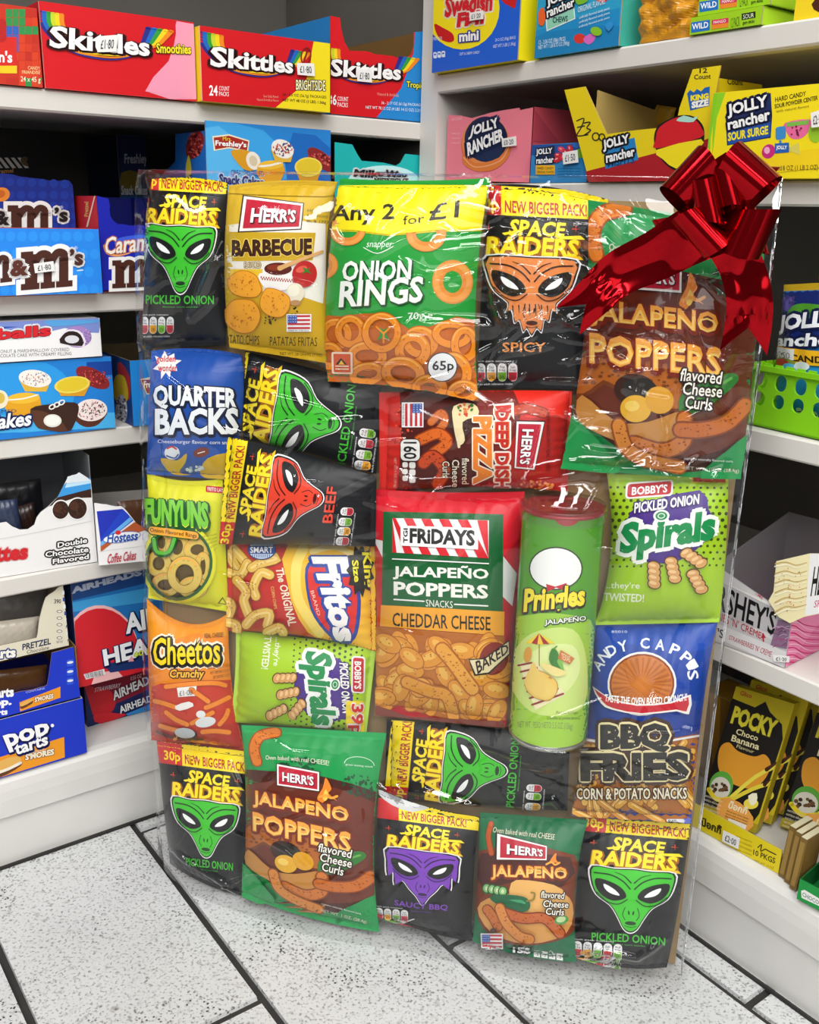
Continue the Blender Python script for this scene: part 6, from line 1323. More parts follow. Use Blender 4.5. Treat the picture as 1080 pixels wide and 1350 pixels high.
i = carton('sweet_box', 'small blue hard candy box tucked between the pink box and the yellow box', 'R', C3, (574, 922), (862, 926), (574, 738), ZR['r2'], hardc, off=-.002, depth=.05, base='#2a86c4', side='#1f5f9a', closed=False, inner='#28305a', group='boxes on the right upper shelf')
sticker(i, [(740, 776), (816, 762), (820, 826), (744, 836)], '£1·50')
def misfit(A):
    A.P([(130, 698), (480, 606), (660, 556), (700, 560), (700, 760), (140, 760)], '#a81a20')
    A.P([(204, 590), (330, 560), (345, 650), (212, 688)], '#1f7fc0', 0); A.T('MISFITS', 222, 650, 330, 680, '#0e3a6a', dy=-16, bold=.02)
    A.T('JOLLY', 0, 0, 0, 0, '#f4f4f4', q=[(200, 570), (306, 544), (312, 590), (204, 620)], out=('#141a22', 9), bold=.045); A.T('rancher', 0, 0, 0, 0, '#f4f4f4', q=[(214, 622), (330, 596), (334, 634), (216, 664)], out=('#141a22', 8), bold=.035)
    A.P([(510, 470), (570, 474), (612, 520), (606, 600), (560, 660), (500, 694), (440, 650), (410, 580), (420, 520), (460, 490)], '#17120e', 4); A.P([(512, 476), (568, 480), (604, 522), (598, 560), (420, 604), (416, 570), (426, 526), (462, 496)], '#cf1c26', 3)
    A.P([(420, 610), (602, 566), (596, 604), (556, 654), (500, 686), (446, 648)], '#f2dc1c', 2); A.P([(500, 490), (530, 470), (570, 480), (590, 470), (570, 496), (530, 496)], '#a8d8c8', 2)
    A.L([(95, 492), (124, 482), (112, 520), (96, 552), (140, 548)], 5, '#1a1a1a', 4); A.L([(98, 518), (126, 512)], 5, '#1a1a1a'); A.L([(126, 500), (150, 498), (136, 520), (152, 530), (128, 548)], 5, '#1a1a1a', 4)
    A.O(172, 556, 16, 18, 5, '#1a1a1a'); A.O(198, 558, 14, 16, 5, '#1a1a1a')
    A.T('12', 594, 278, 626, 298, '#1a1a10', dy=-2, bold=.02); A.T('Count', 572, 304, 640, 324, '#1a1a10', dy=-4, bold=.02)
    A.P([(544, 380), (556, 366), (570, 376), (584, 362), (600, 372), (616, 356), (636, 352), (634, 430), (556, 450)], '#1b5fae'); A.T('KING', 558, 388, 632, 412, '#f4e21c', dy=-10, bold=.06); A.T('SIZE', 562, 414, 632, 442, '#f4f2e8', dy=-12, bold=.06)
def misend(A): A.R(680, 240, 860, 760, '#e8ce14'); A.T('12', 728, 286, 756, 314, '#1a1a10', bold=.02); A.T('Count', 706, 318, 770, 344, '#1a1a10', dy=4, bold=.02); A.P([(690, 400), (720, 390), (720, 500), (690, 520)], '#8cc824')
iy = carton('sweet_box', 'open yellow and red candy display box with £3.00 handwritten on its flap', 'R', C4, (146, 742), (606, 738), (45, 272), ZR['r2'], misfit, off=.004, depth=.16, end_h=.092, back_h=.07, flare=True, base='#e6cc14', side='#d8be12', closed=False, inner='#b59a5a', end_art=misend,
  poly=[(146, 742), (606, 738), (652, 420), (680, 266), (566, 282), (512, 440), (500, 500), (486, 512), (410, 522), (330, 530), (216, 546), (128, 352), (44, 366)], group='boxes on the right upper shelf')
def surge(A):
    A.P([(650, 400), (658, 379), (700, 376), (664, 480), (646, 640)], '#8cd024'); A.P([(616, 700), (652, 380), (668, 378), (640, 560), (634, 700)], '#86cc22')
    A.P([(640, 690), (1100, 600), (1100, 760), (640, 760)], '#f2cf18', 2)
    A.RR(700, 430, 888, 592, 14, '#f0f0ec', dy=-40) if False else None
    A.P([(700, 470), (720, 420), (884, 378), (890, 470), (884, 560), (706, 592)], '#1c2a5c', 0); A.P([(708, 536), (884, 496), (882, 556), (710, 588)], '#1d4fa4'); A.T('SOUR SURGE', 710, 540, 874, 576, '#f2e21c', dy=-30, bold=.04)
    A.T('JOLLY', 0, 0, 0, 0, '#f6f6f4', q=[(706, 426), (870, 384), (874, 446), (710, 484)], out=('#141c40', 12), bold=.04); A.T('rancher', 0, 0, 0, 0, '#f6f6f4', q=[(708, 486), (880, 440), (884, 488), (712, 530)], out=('#141c40', 9), bold=.035)
    A.T('HARD CANDY', 902, 396, 1028, 416, '#3a3408', dy=-26, bold=.02); A.T('SOUR POWDER CENTER', 900, 424, 1076, 442, '#3a3408', dy=-36, bold=.02); A.T('with natural flavors', 906, 448, 1040, 458, '#6a6018', dy=-22)
    A.P([(942, 500), (1044, 486), (1040, 530), (1010, 562), (970, 564), (948, 536)], '#e86a9a', 3); A.P([(948, 500), (1040, 488), (1036, 506), (950, 516)], '#7ab84a'); A.spk(995, 535, 36, 22, 10, 5, ['#7a2040'], 3)
    A.RR(904, 518, 946, 570, 10, '#3a8ac8', dy=-6); A.R(918, 570, 928, 590, '#3a8ac8'); A.E(1066, 540, 28, 40, '#9ac82a'); A.E(876, 616, 26, 30, '#c82a7a', 30); A.E(870, 612, 12, 14, '#f0a8c8')
    A.R(902, 584, 960, 624, '#2460b0', dy=-4); A.T('JOLLY', 908, 592, 952, 612, '#fff', bold=.03); A.P([(960, 600), (1000, 580), (1004, 630), (964, 616)], '#d8cc5a', 1)
    A.T('10 - 1.8 OZ BAGS', 880, 678, 930, 694, '#5a4a0c') ; A.T('18 OZ (1 LB 2 OZ)', 928, 674, 1078, 700, '#5a4a0c', dy=-4)
i = carton('sweet_box', 'yellow sour hard candy box with a lime green left edge, behind the red bow', 'R', C4, (676, 730), (1400, 752), (672, 376), ZR['r2'], surge, off=.012, depth=.064, end_h=.07, back_h=.07, flare=True, poly=[(614, 728), (1400, 752), (1400, 318), (1080, 340), (658, 378)], base='#f4dc18', side='#e0c412', group='boxes on the right upper shelf')
sticker(i, [(1046, 460), (1110, 440), (1112, 512), (1050, 520)], '£2·50')
def wrapper(name, label, view, q, off, th, col, tag_, wall='R', group=None, txt=''):
    """a small flat packet lying in an open box"""
    cv = lambda p: np.array([view[0] + p[0] / view[2], view[1] + p[1] / view[2]]); n0, o0, _ = WALL[wall]
    P = on_plane([cv(p) for p in q], n0 * (o0 + off), n0); root = empty(name, P.mean(0), label, tag_, group)
    nu, nv = 16, 12; u, v = np.meshgrid(np.linspace(0, 1, nu), np.linspace(0, 1, nv)); u, v = u.ravel(), v.ravel()
    B = (P[0][None] * ((1 - u) * (1 - v))[:, None] + P[1][None] * (u * (1 - v))[:, None] + P[2][None] * (u * v)[:, None] + P[3][None] * ((1 - u) * v)[:, None])
    z = th * (np.clip(1 - (2 * u - 1) ** 4, 0, 1) * np.clip(1 - (2 * v - 1) ** 4, 0, 1)) ** .6 + .0008 * np.sin(u * 40) * (v < .2)
    mb = MB(); mb.tris(B + z[:, None] * n0, np.zeros((len(B), 3)), lin(col), grid_faces(nu, nv, True)); mb.tris(B - z[:, None] * n0 * .6, np.zeros((len(B), 3)), lin(col), grid_faces(nu, nv))
    o = mb.build('pouch', M_FOIL, root, False)
    return root
wrapper('sweet_packet', 'gold striped candy packet left inside the open yellow display box', C4, [(420, 426), (500, 438), (478, 514), (400, 520)], -.10, .006, '#c8a02a', 'sweet packet')

# third shelf : basket with a bag of sweets
M_BASKET = mat('lime_plastic', '#86cf1c', rough=0.35, spec=0.45)
cvR1 = lambda q: np.array([R1[0] + q[0] / R1[2], R1[1] + q[1] / R1[2]])
Pb = on_z([cvR1((205, 1100)), cvR1((591, 1188))], ZR['r3']); Ub = Pb[1] - Pb[0]; Ub = Ub / np.linalg.norm(Ub); nb = np.cross(Ub, ZUP); Pl = Pb[0] - Ub * .004; Wb = .26; Db = .17; Hb = .058
bk_ = empty('basket', Pl + Ub * Wb / 2 - nb * Db / 2, 'lime green plastic basket with slotted front on the right middle shelf', 'basket')
bk_.location.z = ZR['r3'] + .001; bpy.context.view_layer.update()
def slotted(P, U, H, L, name, rows=2, n=12):
    """plastic side with two rows of rounded slots"""
    mb = MB(); nn = np.cross(U, ZUP); th = .0022; xs = np.linspace(0, L, n + 1); w = L / n; zr = [(.036, .062), (.066, .096)]
    zr = [(H * .34, H * .58), (H * .63, H * .90)]
    def bar(x0, x1, z0, z1): mb.box(P + U * x0 + ZUP * z0 - nn * th, U * (x1 - x0), nn * th, ZUP * (z1 - z0), W0)
    bar(0, L, 0, zr[0][0]); bar(0, L, zr[0][1], zr[1][0]); bar(0, L, zr[1][1], H)
    for a, b in zr:
        for i in range(n + 1): bar(max(0, xs[i] - w * .2), min(L, xs[i] + w * .2), a, b)
        for i in range(n):
            c = xs[i] + w / 2; r_ = w * .3
            for zc, sg in ((a, 1), (b, -1)):
                for s2 in (-1, 1):
                    pts = [(c + s2 * r_, zc)] + [(c + s2 * r_ * sin(t), zc + sg * r_ * (1 - cos(t))) for t in np.linspace(0, pi / 2, 5)]
                    p3 = [P + U * x + ZUP * z for x, z in pts]
                    q3 = p3 if np.cross(p3[1] - p3[0], p3[3] - p3[0]) @ nn > 0 else p3[::-1]
                    mb.slab(q3, th, W0)
    for i in range(int(L / .012)): mb.box(P + U * (i * .012) + ZUP * H - nn * th, U * .008, nn * th, ZUP * .003, W0)
    mb.box(P + ZUP * (H - .004) - nn * .001, U * L, nn * .004, ZUP * .005, W0)
    return mb.build(name, M_BASKET, bk_, False)
Pl = Pl + ZUP * .0012
slotted(Pl, Ub, Hb, Wb, 'front_side'); slotted(Pl - nb * Db + Ub * Wb, -Ub, Hb, Wb, 'back_side'); slotted(Pl - nb * Db, nb, Hb, Db, 'end_side', n=8); slotted(Pl + Ub * Wb, -nb, Hb, Db, 'end_side', n=8)
mb = MB(); mb.box(Pl - nb * Db, Ub * Wb, nb * Db, ZUP * .002, W0); mb.build('basket_floor', M_BASKET, bk_, False)
def basketbag(name, label, q, off, art, base, seed, zfix=None):
    cv = cvR1; n0 = NR; P0 = Pl - nb * off
    c = on_plane([cv(p) for p in q], P0, nb); root = empty(name, (c[2] + c[3]) / 2, label, 'sweet bag', 'sweet bags in the green basket')
    class S: flat = True
    H0 = homog([cv(p) for p in q], [(0, 0), (1, 0), (1, 1), (0, 1)])
    s = S(); s.inv = lambda px: happly(H0, px)
    def PN(st):
        def PP(a):
            u, v = a[:, 0:1], a[:, 1:2]; B = c[0] * (1 - u) * (1 - v) + c[1] * u * (1 - v) + c[2] * u * v + c[3] * (1 - u) * v
            g = lambda x: np.clip(1 - np.abs(2 * x - 1) ** 2.6, 0, 1) ** .8
            return B + nb * .016 * g(u) * g(v) + nb * .0006 * np.sin(u * 23 + seed) * g(v)
        e = 2e-3; n = np.cross(PP(st + [e, 0]) - PP(st - [e, 0]), PP(st - [0, e]) - PP(st + [0, e])); n /= np.linalg.norm(n, axis=1)[:, None] + 1e-12
        return PP(st), n
    s.PN = PN
    A = Art(R1)
    if art: art(A)
    mb = MB(); nu = nv = 40; u, v = np.meshgrid(np.linspace(0, 1, nu), np.linspace(.05, 1, nv)); st = np.stack([u.ravel(), v.ravel()], 1); P, N = PN(st)
    mb.tris(P, N, lin(base), grid_faces(nu, nv, True)); B = P - ((P - c[0]) @ nb)[:, None] * nb * 1.35 ; mb.tris(B, np.tile(-nb, (len(B), 1)), lin(base), grid_faces(nu, nv))
    lay_art(mb, A, s, 5, (0, 1, .05, 1), .0002); mb.build('pouch', M_FILM, root)
    z = MB(); u, v = np.meshgrid(np.linspace(0, 1, 24), np.linspace(0, .05, 4)); st = np.stack([u.ravel(), v.ravel()], 1); P, N = PN(st); z.tris(P, N, lin('#c8a41e'), grid_faces(24, 4, True)); z.tris(P - nb * .002, -N, lin('#c8a41e'), grid_faces(24, 4)); z.build('top_seal', M_FILM, root)
    return root, s
def jbag(A):
    A.R(200, 700, 1000, 1060, '#2a9ae0', dy=40); A.P([(300, 330), (1000, 290), (1000, 640), (240, 640)], '#14286e', 0)
    A.E(440, 420, 44, 40, '#5a4a9a', 20); A.spk(440, 420, 50, 40, 14, 12, ['#6a5ab0', '#4a3a80'], 3); A.P([(450, 460), (500, 420), (600, 420), (700, 440), (700, 490), (480, 490)], '#4f9a2a', 3); A.E(334, 596, 32, 28, '#b01c2a'); A.E(324, 588, 10, 8, '#e08088'); A.L([(346, 570), (360, 510), (396, 500)], 6, '#3a7a2a', 4)
    A.T('JOLLY', 0, 0, 0, 0, '#f4f6fa', q=[(398, 480), (740, 440), (740, 556), (390, 586)], out=('#101a44', 16), bold=.045); A.T('rancher', 0, 0, 0, 0, '#f4f6fa', q=[(340, 590), (760, 560), (750, 640), (330, 648)], out=('#101a44', 14), bold=.035)
    A.P([(290, 660), (340, 640), (760, 680), (760, 760), (280, 724)], '#f0b41e', 0); A.T('HARD CANDY', 300, 672, 700, 710, '#2a2008', dy=30, bold=.03)
    A.P([(290, 740), (340, 716), (480, 712), (520, 780), (300, 800)], '#8a9a3a', 3); A.E(420, 748, 60, 34, '#d0202c', -10); A.E(490, 770, 54, 32, '#5ac0f0', 14); A.E(550, 752, 44, 26, '#e8f0f6'); A.E(340, 758, 36, 24, '#3f9a2a')
    A.RR(420, 976, 456, 1050, 12, '#f4f4f4'); A.T('70', 424, 990, 452, 1020, '#1a1a1a', bold=.03)
    for k in range(4): A.RR(480 + k * 44, 990 + k * 10, 512 + k * 44, 1060 + k * 10, 12, '#f4f4f4'); A.R(484 + k * 44, 1010 + k * 10, 508 + k * 44, 1016 + k * 10, '#222'); A.R(484 + k * 44, 1028 + k * 10, 508 + k * 44, 1034 + k * 10, '#222')
    A.R(240, 1034, 1000, 1080, '#f0c41e', dy=60)
rt, s_ = basketbag('sweet_bag', 'blue fruit candy bag with gold top standing in the lime green basket', [(396, 318), (790, 296), (750, 1150), (352, 1030)], .030, jbag, '#1a7cc8', 1)
A = Art(R1); A.quad(100, 40, [(374, 650), (506, 660), (504, 720), (378, 712)]); A.R(0, 0, 100, 40, '#eceaea'); A.T('£ 2·50', 10, 12, 90, 34, '#6a6a70'); mb = MB(); lay_art(mb, A, s_, 4, (0, 1, 0, 1), .0022); o = mb.build('price_sticker', M_CARD, rt); o['label'] = 'white price sticker'; o.parent = [c for c in rt.children if c.name.startswith('pouch')][0]
basketbag('sweet_bag', 'dark bag behind the blue fruit candy bag in the basket', [(590, 262), (880, 240), (860, 1060), (576, 960)], .085, None, '#2a2c24', 4)

# fourth shelf : white chocolate bar tray
def hersh(A):
    A.P([(262, 600), (300, 380), (900, 720), (880, 880), (800, 850)], '#c9c6c6', 0)
    A.P([(328, 96), (352, 92), (700, 330), (690, 360)], '#eeebe6'); A.T("SPRINKLES 'N' CREME", 0, 0, 0, 0, '#c23a48', q=[(352, 22), (640, 288), (630, 306), (350, 52)], bold=.01)
    A.P([(326, 110), (700, 356), (880, 520), (862, 640), (700, 570), (290, 420)], '#bfbcbd')
    A.T("HERSHEY'S", 0, 0, 0, 0, '#141214', q=[(130, 80), (752, 402), (726, 590), (100, 300)], bold=.02)
    A.T("STRAWBERRIES 'N' CREME", 0, 0, 0, 0, '#b81e34', q=[(20, 260), (628, 560), (620, 612), (10, 340)], bold=.0)
    A.P([(250, 480), (700, 660), (860, 730), (840, 850), (800, 840), (250, 600)], '#dddada'); A.T("STRAWBERRIES 'N' CREME", 0, 0, 0, 0, '#b81e34', q=[(374, 580), (716, 712), (700, 756), (370, 616)], bold=.0)
    A.T("Y'S", 0, 0, 0, 0, '#141214', q=[(230, 510), (332, 540), (328, 612), (222, 580)], bold=.02)
    A.P([(760, 460), (890, 490), (850, 700), (700, 660)], '#8a6a86', 0)
    r = random.Random(4)
    for k in range(22): x, y = r.uniform(720, 860), r.uniform(500, 680); A.L([(x - 30, y + 10), (x, y - 6), (x + 30, y + 4)], 5, ['#c8a8c4', '#a8407a', '#6a4a66'][k % 3], 3)
    A.L([(640, 570), (645, 630)], 10, '#b81e34'); A.P([(624, 604), (645, 566), (664, 604)], '#b81e34')
def pinkend2(A):
    A.R(780, 400, 1150, 960, '#f08ab4')
    for k in range(9): A.L([(800, 470 + k * 56), (880, 450 + k * 58), (960, 500 + k * 56), (1080, 520 + k * 50)], 12, '#c8206a', 4, w2=5)
    for k in range(9): A.L([(800, 494 + k * 56), (900, 480 + k * 58), (980, 530 + k * 56), (1080, 548 + k * 50)], 9, '#f8c8da', 4, w2=3)
i = carton('sweet_box', 'white and black chocolate bar tray with a pink swirled end on the right shelf', 'R', R3, (140, 590), (806, 848), (870, 470), ZR['r4'], hersh, off=None, depth=.15, base='#d8d5d5', side='#e878a8', closed=False, inner='#8e8c8e', end_art=pinkend2,
  poly=[(140, 590), (806, 848), (870, 480), (760, 470), (700, 330), (352, 92), (210, 0)], end_h=.075, back_h=.11)
sticker(i, [(716, 740), (846, 752), (842, 800), (724, 792)], '£1·20')
# cream leaflet flap of the tray
cvR3 = lambda q: np.array([R3[0] + q[0] / R3[2], R3[1] + q[1] / R3[2]])
Pq = on_plane([cvR3(q) for q in ((742, 0), (1000, -60), (1160, -60), (1160, 400), (960, 440), (850, 490), (760, 440), (680, 310), (720, 240))], i['P'][1] + i['n'] * .006, i['n'])
mb = MB(); mb.slab(Pq[::-1], .0015, '#f0e4b4')
A = Art(R3); A.P([(1010, -60), (1160, -60), (1160, 400), (970, 430)], '#eceaea'); A.T('HERSHEY', 0, 0, 0, 0, '#16130f', q=[(1045, 40), (1320, 0), (1300, 230), (1012, 280)], bold=.02); A.T('SPRINKLES', 0, 0, 0, 0, '#d84a7a', q=[(1050, 310), (1300, 270), (1290, 330), (1040, 366)])
for k in range(6): A.L([(735, 20 + k * 76), (820, 6 + k * 70), (900, 30 + k * 66), (985, 10 + k * 66)], 10, '#c8aa6a', 5, w2=5); A.L([(735, 40 + k * 76), (830, 26 + k * 70), (900, 50 + k * 66), (985, 30 + k * 66)], 14, '#faf2d2', 5, w2=5)
A.spk(860, 230, 110, 190, 40, 7, ['#c8503a', '#8a6a2a', '#e89a5a'], 3, .4)
fs = Flat(i['P'][1] + i['n'] * .006, i['U'], i['flat'].V); lay_art(mb, A, fs, None, (-1, 3, -2, 2), .00015); mb.build('lid_flap', M_CARD, i['root'], False)['label'] = 'cream lid flap with white drizzle picture'

# base shelf : biscuit stick packets, tray, cards, green box
def stick(A, v, dim=False):
    A.quad(100, 200, v)
    A.R(-4, -4, 104, 204, '#c8b41a'); A.P([(-2, 19), (40, 22), (54, 9), (66, 22), (90, 34), (98, 54), (97, 170), (86, 200), (-2, 200)], '#17120e', 0); A.R(0, 186, 100, 204, '#a8941a')
    A.T('Glico', 10, 4, 30, 11, '#b8202a', bold=.02)
    A.T('POCKY', 8, 28, 84, 56, '#e8dc3a', dy=2, bold=.05, out=('#4a3a0a', 1)); A.T('Choco', 22, 60, 60, 69, '#f2e6b0', bold=.02); A.T('Banana', 18, 71, 66, 81, '#f2e6b0', bold=.02); A.T('Flavour', 30, 83, 60, 88, '#e8dca0')
    A.P([(4, 96), (16, 84), (34, 92), (62, 92), (78, 84), (92, 96), (88, 122), (70, 140), (30, 140), (10, 124)], '#e09a2a', 4)
    A.E(24, 150, 20, 22, '#5aa83a'); A.E(24, 154, 17, 17, '#d8d4c4'); A.spk(24, 156, 13, 10, 12, 3.5, ['#3a2416', '#6a4a2a'], 2); A.L([(6, 162), (24, 172), (44, 164)], 7, '#e8d22a', 4)
    A.L([(44, 164), (74, 120), (104, 92)], 6, '#e8d84a', 3); A.L([(44, 168), (76, 138), (102, 120)], 6, '#e0cc3a', 3); A.L([(88, 104), (104, 90)], 6.4, '#4a2416'); A.L([(92, 126), (104, 118)], 6.4, '#4a2416')
    A.E(80, 160, 12, 8, '#f0dc4a', -20); A.P([(72, 150), (84, 142), (88, 156), (80, 162)], '#f4eed0', 2)
    A.P([(30, 168), (62, 164), (90, 178), (88, 200), (36, 200)], '#e8a24a', 2); A.T('ป็อกกี้', 46, 166, 78, 178, '#f4ecc8', bold=.03)
    for k in range(4): A.T('biscuit stick choco banana', 46, 181 + k * 4.2, 84, 183.6 + k * 4.2, '#3a2408')
    for k in range(5): A.T('nutrition information', 4, 170 + k * 6, 34, 174 + k * 6, '#e8e0c8')
    A.R(52, 192, 84, 200, '#ece6d6'); A.H = None
def stickpack(label, q, inner_off, seed=0):
    v = R4; cv = lambda p: np.array([v[0] + p[0] / v[2], v[1] + p[1] / v[2]])
    # packet leans back: bottom edge on the base deck, face plane tilted away
    P = on_z([cv(q[3]), cv(q[2])], ZR['base']); 
    d0 = -NR * inner_off; 
    U = P[1] - P[0]; U = U / np.linalg.norm(U)
    n = np.cross(U, ZUP); w = np.linalg.norm(P[1] - P[0])
    up = ZUP * cos(radians(17)) - n * sin(radians(17)); nf = np.cross(U, up)
    T = on_plane([cv(q[0]), cv(q[1])], P[0], nf); H = float(np.mean((T - P[0]) @ up)); sh = float(np.mean([(T[0] - P[0]) @ U, (T[1] - P[1]) @ U]))
    V = up * H + U * sh
    P0 = P[0] + d0 + ZUP * .0072; root = empty('biscuit_packet', P0 + U * w / 2, label, 'biscuit packet', 'biscuit stick packets')
    Dp = .022; mb = MB(); mb.box(P0 - nf * Dp + ZUP * Dp * sin(radians(17)) * 0, U * w, V, nf * (Dp - .0004), lin('#b8a418'))
    mb.build('carton_body', M_CARD, root, False)
    f = MB(); f.slab([P0, P0 + U * w, P0 + U * w + V, P0 + V], .0003, '#c8b41a'); A = Art(v); fsf = Flat(P0, U * w, V)
    c = [P0 + V, P0 + U * w + V, P0 + U * w, P0]; px = proj(np.array(c)); vv = [((x - v[0]) * v[2], (y - v[1]) * v[2]) for x, y in px]
    stick(A, vv); lay_art(f, A, fsf, None, (0, 1, 0, 1), .0001); f.build('front_panel', M_CARD, root, False)
q1 = [(262, 158), (542, 262), (345, 985), (30, 860)]
for k, lb in enumerate(('black and yellow biscuit stick packet at the front of the left row', 'biscuit stick packet second in the left row, behind the front one', 'biscuit stick packet at the back of the left row')): stickpack(lb, q1, .018 + .029 * k)
q2 = [(734, 272), (1010, 372), (830, 1122), (434, 970)]
for k, lb in enumerate(('black and yellow biscuit stick packet at the front of the right row', 'biscuit stick packet hidden behind the front one of the right row')): stickpack(lb, q2, .034 + .029 * k)
carton('sweet_box', 'dark amber box standing behind the left biscuit packets', 'R', R4, (40, 700), (190, 745), (120, 122), ZR['base'], lambda A: A.R(150, 120, 215, 800, '#b8861a', dy=20), off=-.105, depth=.05, base='#8a6412', side='#a87c18', group='boxes on the right base shelf')
# yellow tray front, cards and green box
def tray(A):
    A.T('ป็อกกี้', 0, 0, 0, 0, '#3a3208', q=[(108, 830), (220, 880), (214, 930), (104, 880)], bold=.05); A.T('10 PKGS', 0, 0, 0, 0, '#3a3208', q=[(396, 1010), (518, 1060), (514, 1092), (392, 1040)], bold=.02); A.L([(420, 1000), (440, 985), (436, 1020), (460, 1010), (480, 1020), (520, 1040)], 6, '#2a2408', 5)
    for k in range(4): A.T('biscuit sticks choco banana flavour', 0, 0, 0, 0, '#8a7a14', q=[(300, 930 + k * 24), (390, 966 + k * 24), (388, 976 + k * 24), (298, 940 + k * 24)])
    A.T('NET WT 16 OZ', 0, 0, 0, 0, '#8a7a14', q=[(400, 1066), (510, 1110), (508, 1122), (398, 1078)])
i = carton('display_tray', 'yellow cardboard tray front holding the biscuit stick packets', 'R', R4, (20, 862), (532, 1150), (544, 1012), ZR['base'], tray, off=None, depth=.008, base='#e2cc1c', side='#8a8038', closed=False, inner='#b8a85a', cat='display tray', end_h=.02)
sticker(i, [(226, 905), (318, 950), (310, 1010), (220, 966)], '£2·00')
for k, (x, y, h, lb) in enumerate(((532, 1160, 0, 'thin brown card packet on edge, nearest the yellow tray'), (564, 1192, 0, 'thin brown card packet on edge, second from the yellow tray'), (592, 1226, 0, 'thin brown card packet on edge, touching the green box'))):
    cvp = np.array([R4[0] + x / R4[2], R4[1] + y / R4[2]]); P = on_z(cvp, ZR['base'])[0] + ZUP * .001; root = empty('card_packet', P, lb, 'card packet', 'brown card packets standing on edge')
    U = -DR; mb = MB(); up = ZUP * cos(.12) - NR * sin(.12); mb.box(P, U * .0075, up * .058, -NR * .03, lin('#7a5f2c')); mb.build('carton_body', M_CARD, root, False)
    mb = MB(); mb.box(P + up * .0585 + U * .0006, U * .0063, up * .0006, -NR * .03, lin('#d8d0ae')); mb.box(P + NR * .0007 + U * .001 + up * .004, U * .005, up * .05, -NR * .0004, lin('#97783c')); mb.build('lid', M_CARD, root, False)
def greenb(A):
    A.P([(660, 1240), (680, 1236), (770, 1290), (768, 1330), (662, 1280)], '#e8e8e2'); A.T('CHOCO', 0, 0, 0, 0, '#8a9a90', q=[(668, 1246), (760, 1296), (758, 1320), (666, 1270)], bold=.03)
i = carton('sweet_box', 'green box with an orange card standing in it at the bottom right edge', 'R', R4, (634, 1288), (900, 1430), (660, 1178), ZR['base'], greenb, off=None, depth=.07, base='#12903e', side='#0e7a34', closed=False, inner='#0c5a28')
fs = i['flat']; Pc = i['P'][0] - i['n'] * .02 + i['U'] * .3 + ZUP * .004
r_ = empty('leaflet_card', Pc, 'orange card with red circle standing in the green box', 'card'); mb = MB(); mb.slab([Pc, Pc + i['U'] * .6, Pc + i['U'] * .6 + ZUP * .075, Pc + ZUP * .075], .006, '#f0a21e'); A = Art((0, 0, 1))
fs2 = Flat(Pc, i['U'] * .6, ZUP * .075); A.quad(100, 100, [tuple(x) for x in proj(np.array([Pc + ZUP * .075, Pc + i['U'] * .6 + ZUP * .075, Pc + i['U'] * .6, Pc]))]); A.O(40, 30, 34, 22, 8, '#d83a1e'); 
for k in range(4): A.R(4, 62 + k * 8, 90, 65 + k * 8, '#c8501e')
lay_art(mb, A, fs2, None, (0, 1, 0, 1), .0001); mb.build('card', M_CARD, r_, False)

# ================================================================ backing board, clear wrap and bow
WB, HB = 0.622, 0.795
def bw(a, b, o): return BA + BX * a + BY * b + BN * o
mb = MB(); mb.slab([bw(.013, .004, -.001), bw(WB, .004, -.001), bw(WB, HB - .012, -.001), bw(WB - .05, HB - .002, -.001), bw(.42, HB, -.001), bw(.15, HB - .004, -.001), bw(.016, HB - .012, -.001)], .004, '#a88a62')
M_BOARD = mat('brown_cardboard', '#a5895f', rough=0.8, spec=0.2, dirt=0.2, dscale=14)
bd = mb.build('backing_board', M_BOARD, None, False); tag(bd, 'brown cardboard backing board standing on the floor behind the wrapped snack packs', 'cardboard')

M_CELLO = clear_plastic('clear_cellophane', (.985, .985, .985, 1), 0.045, 1.2, 17, .45, .006)
def bc(px, off=.06):
    q = bxy(on_plane(px, BA + BN * off, BN)[0]); return q[:2]
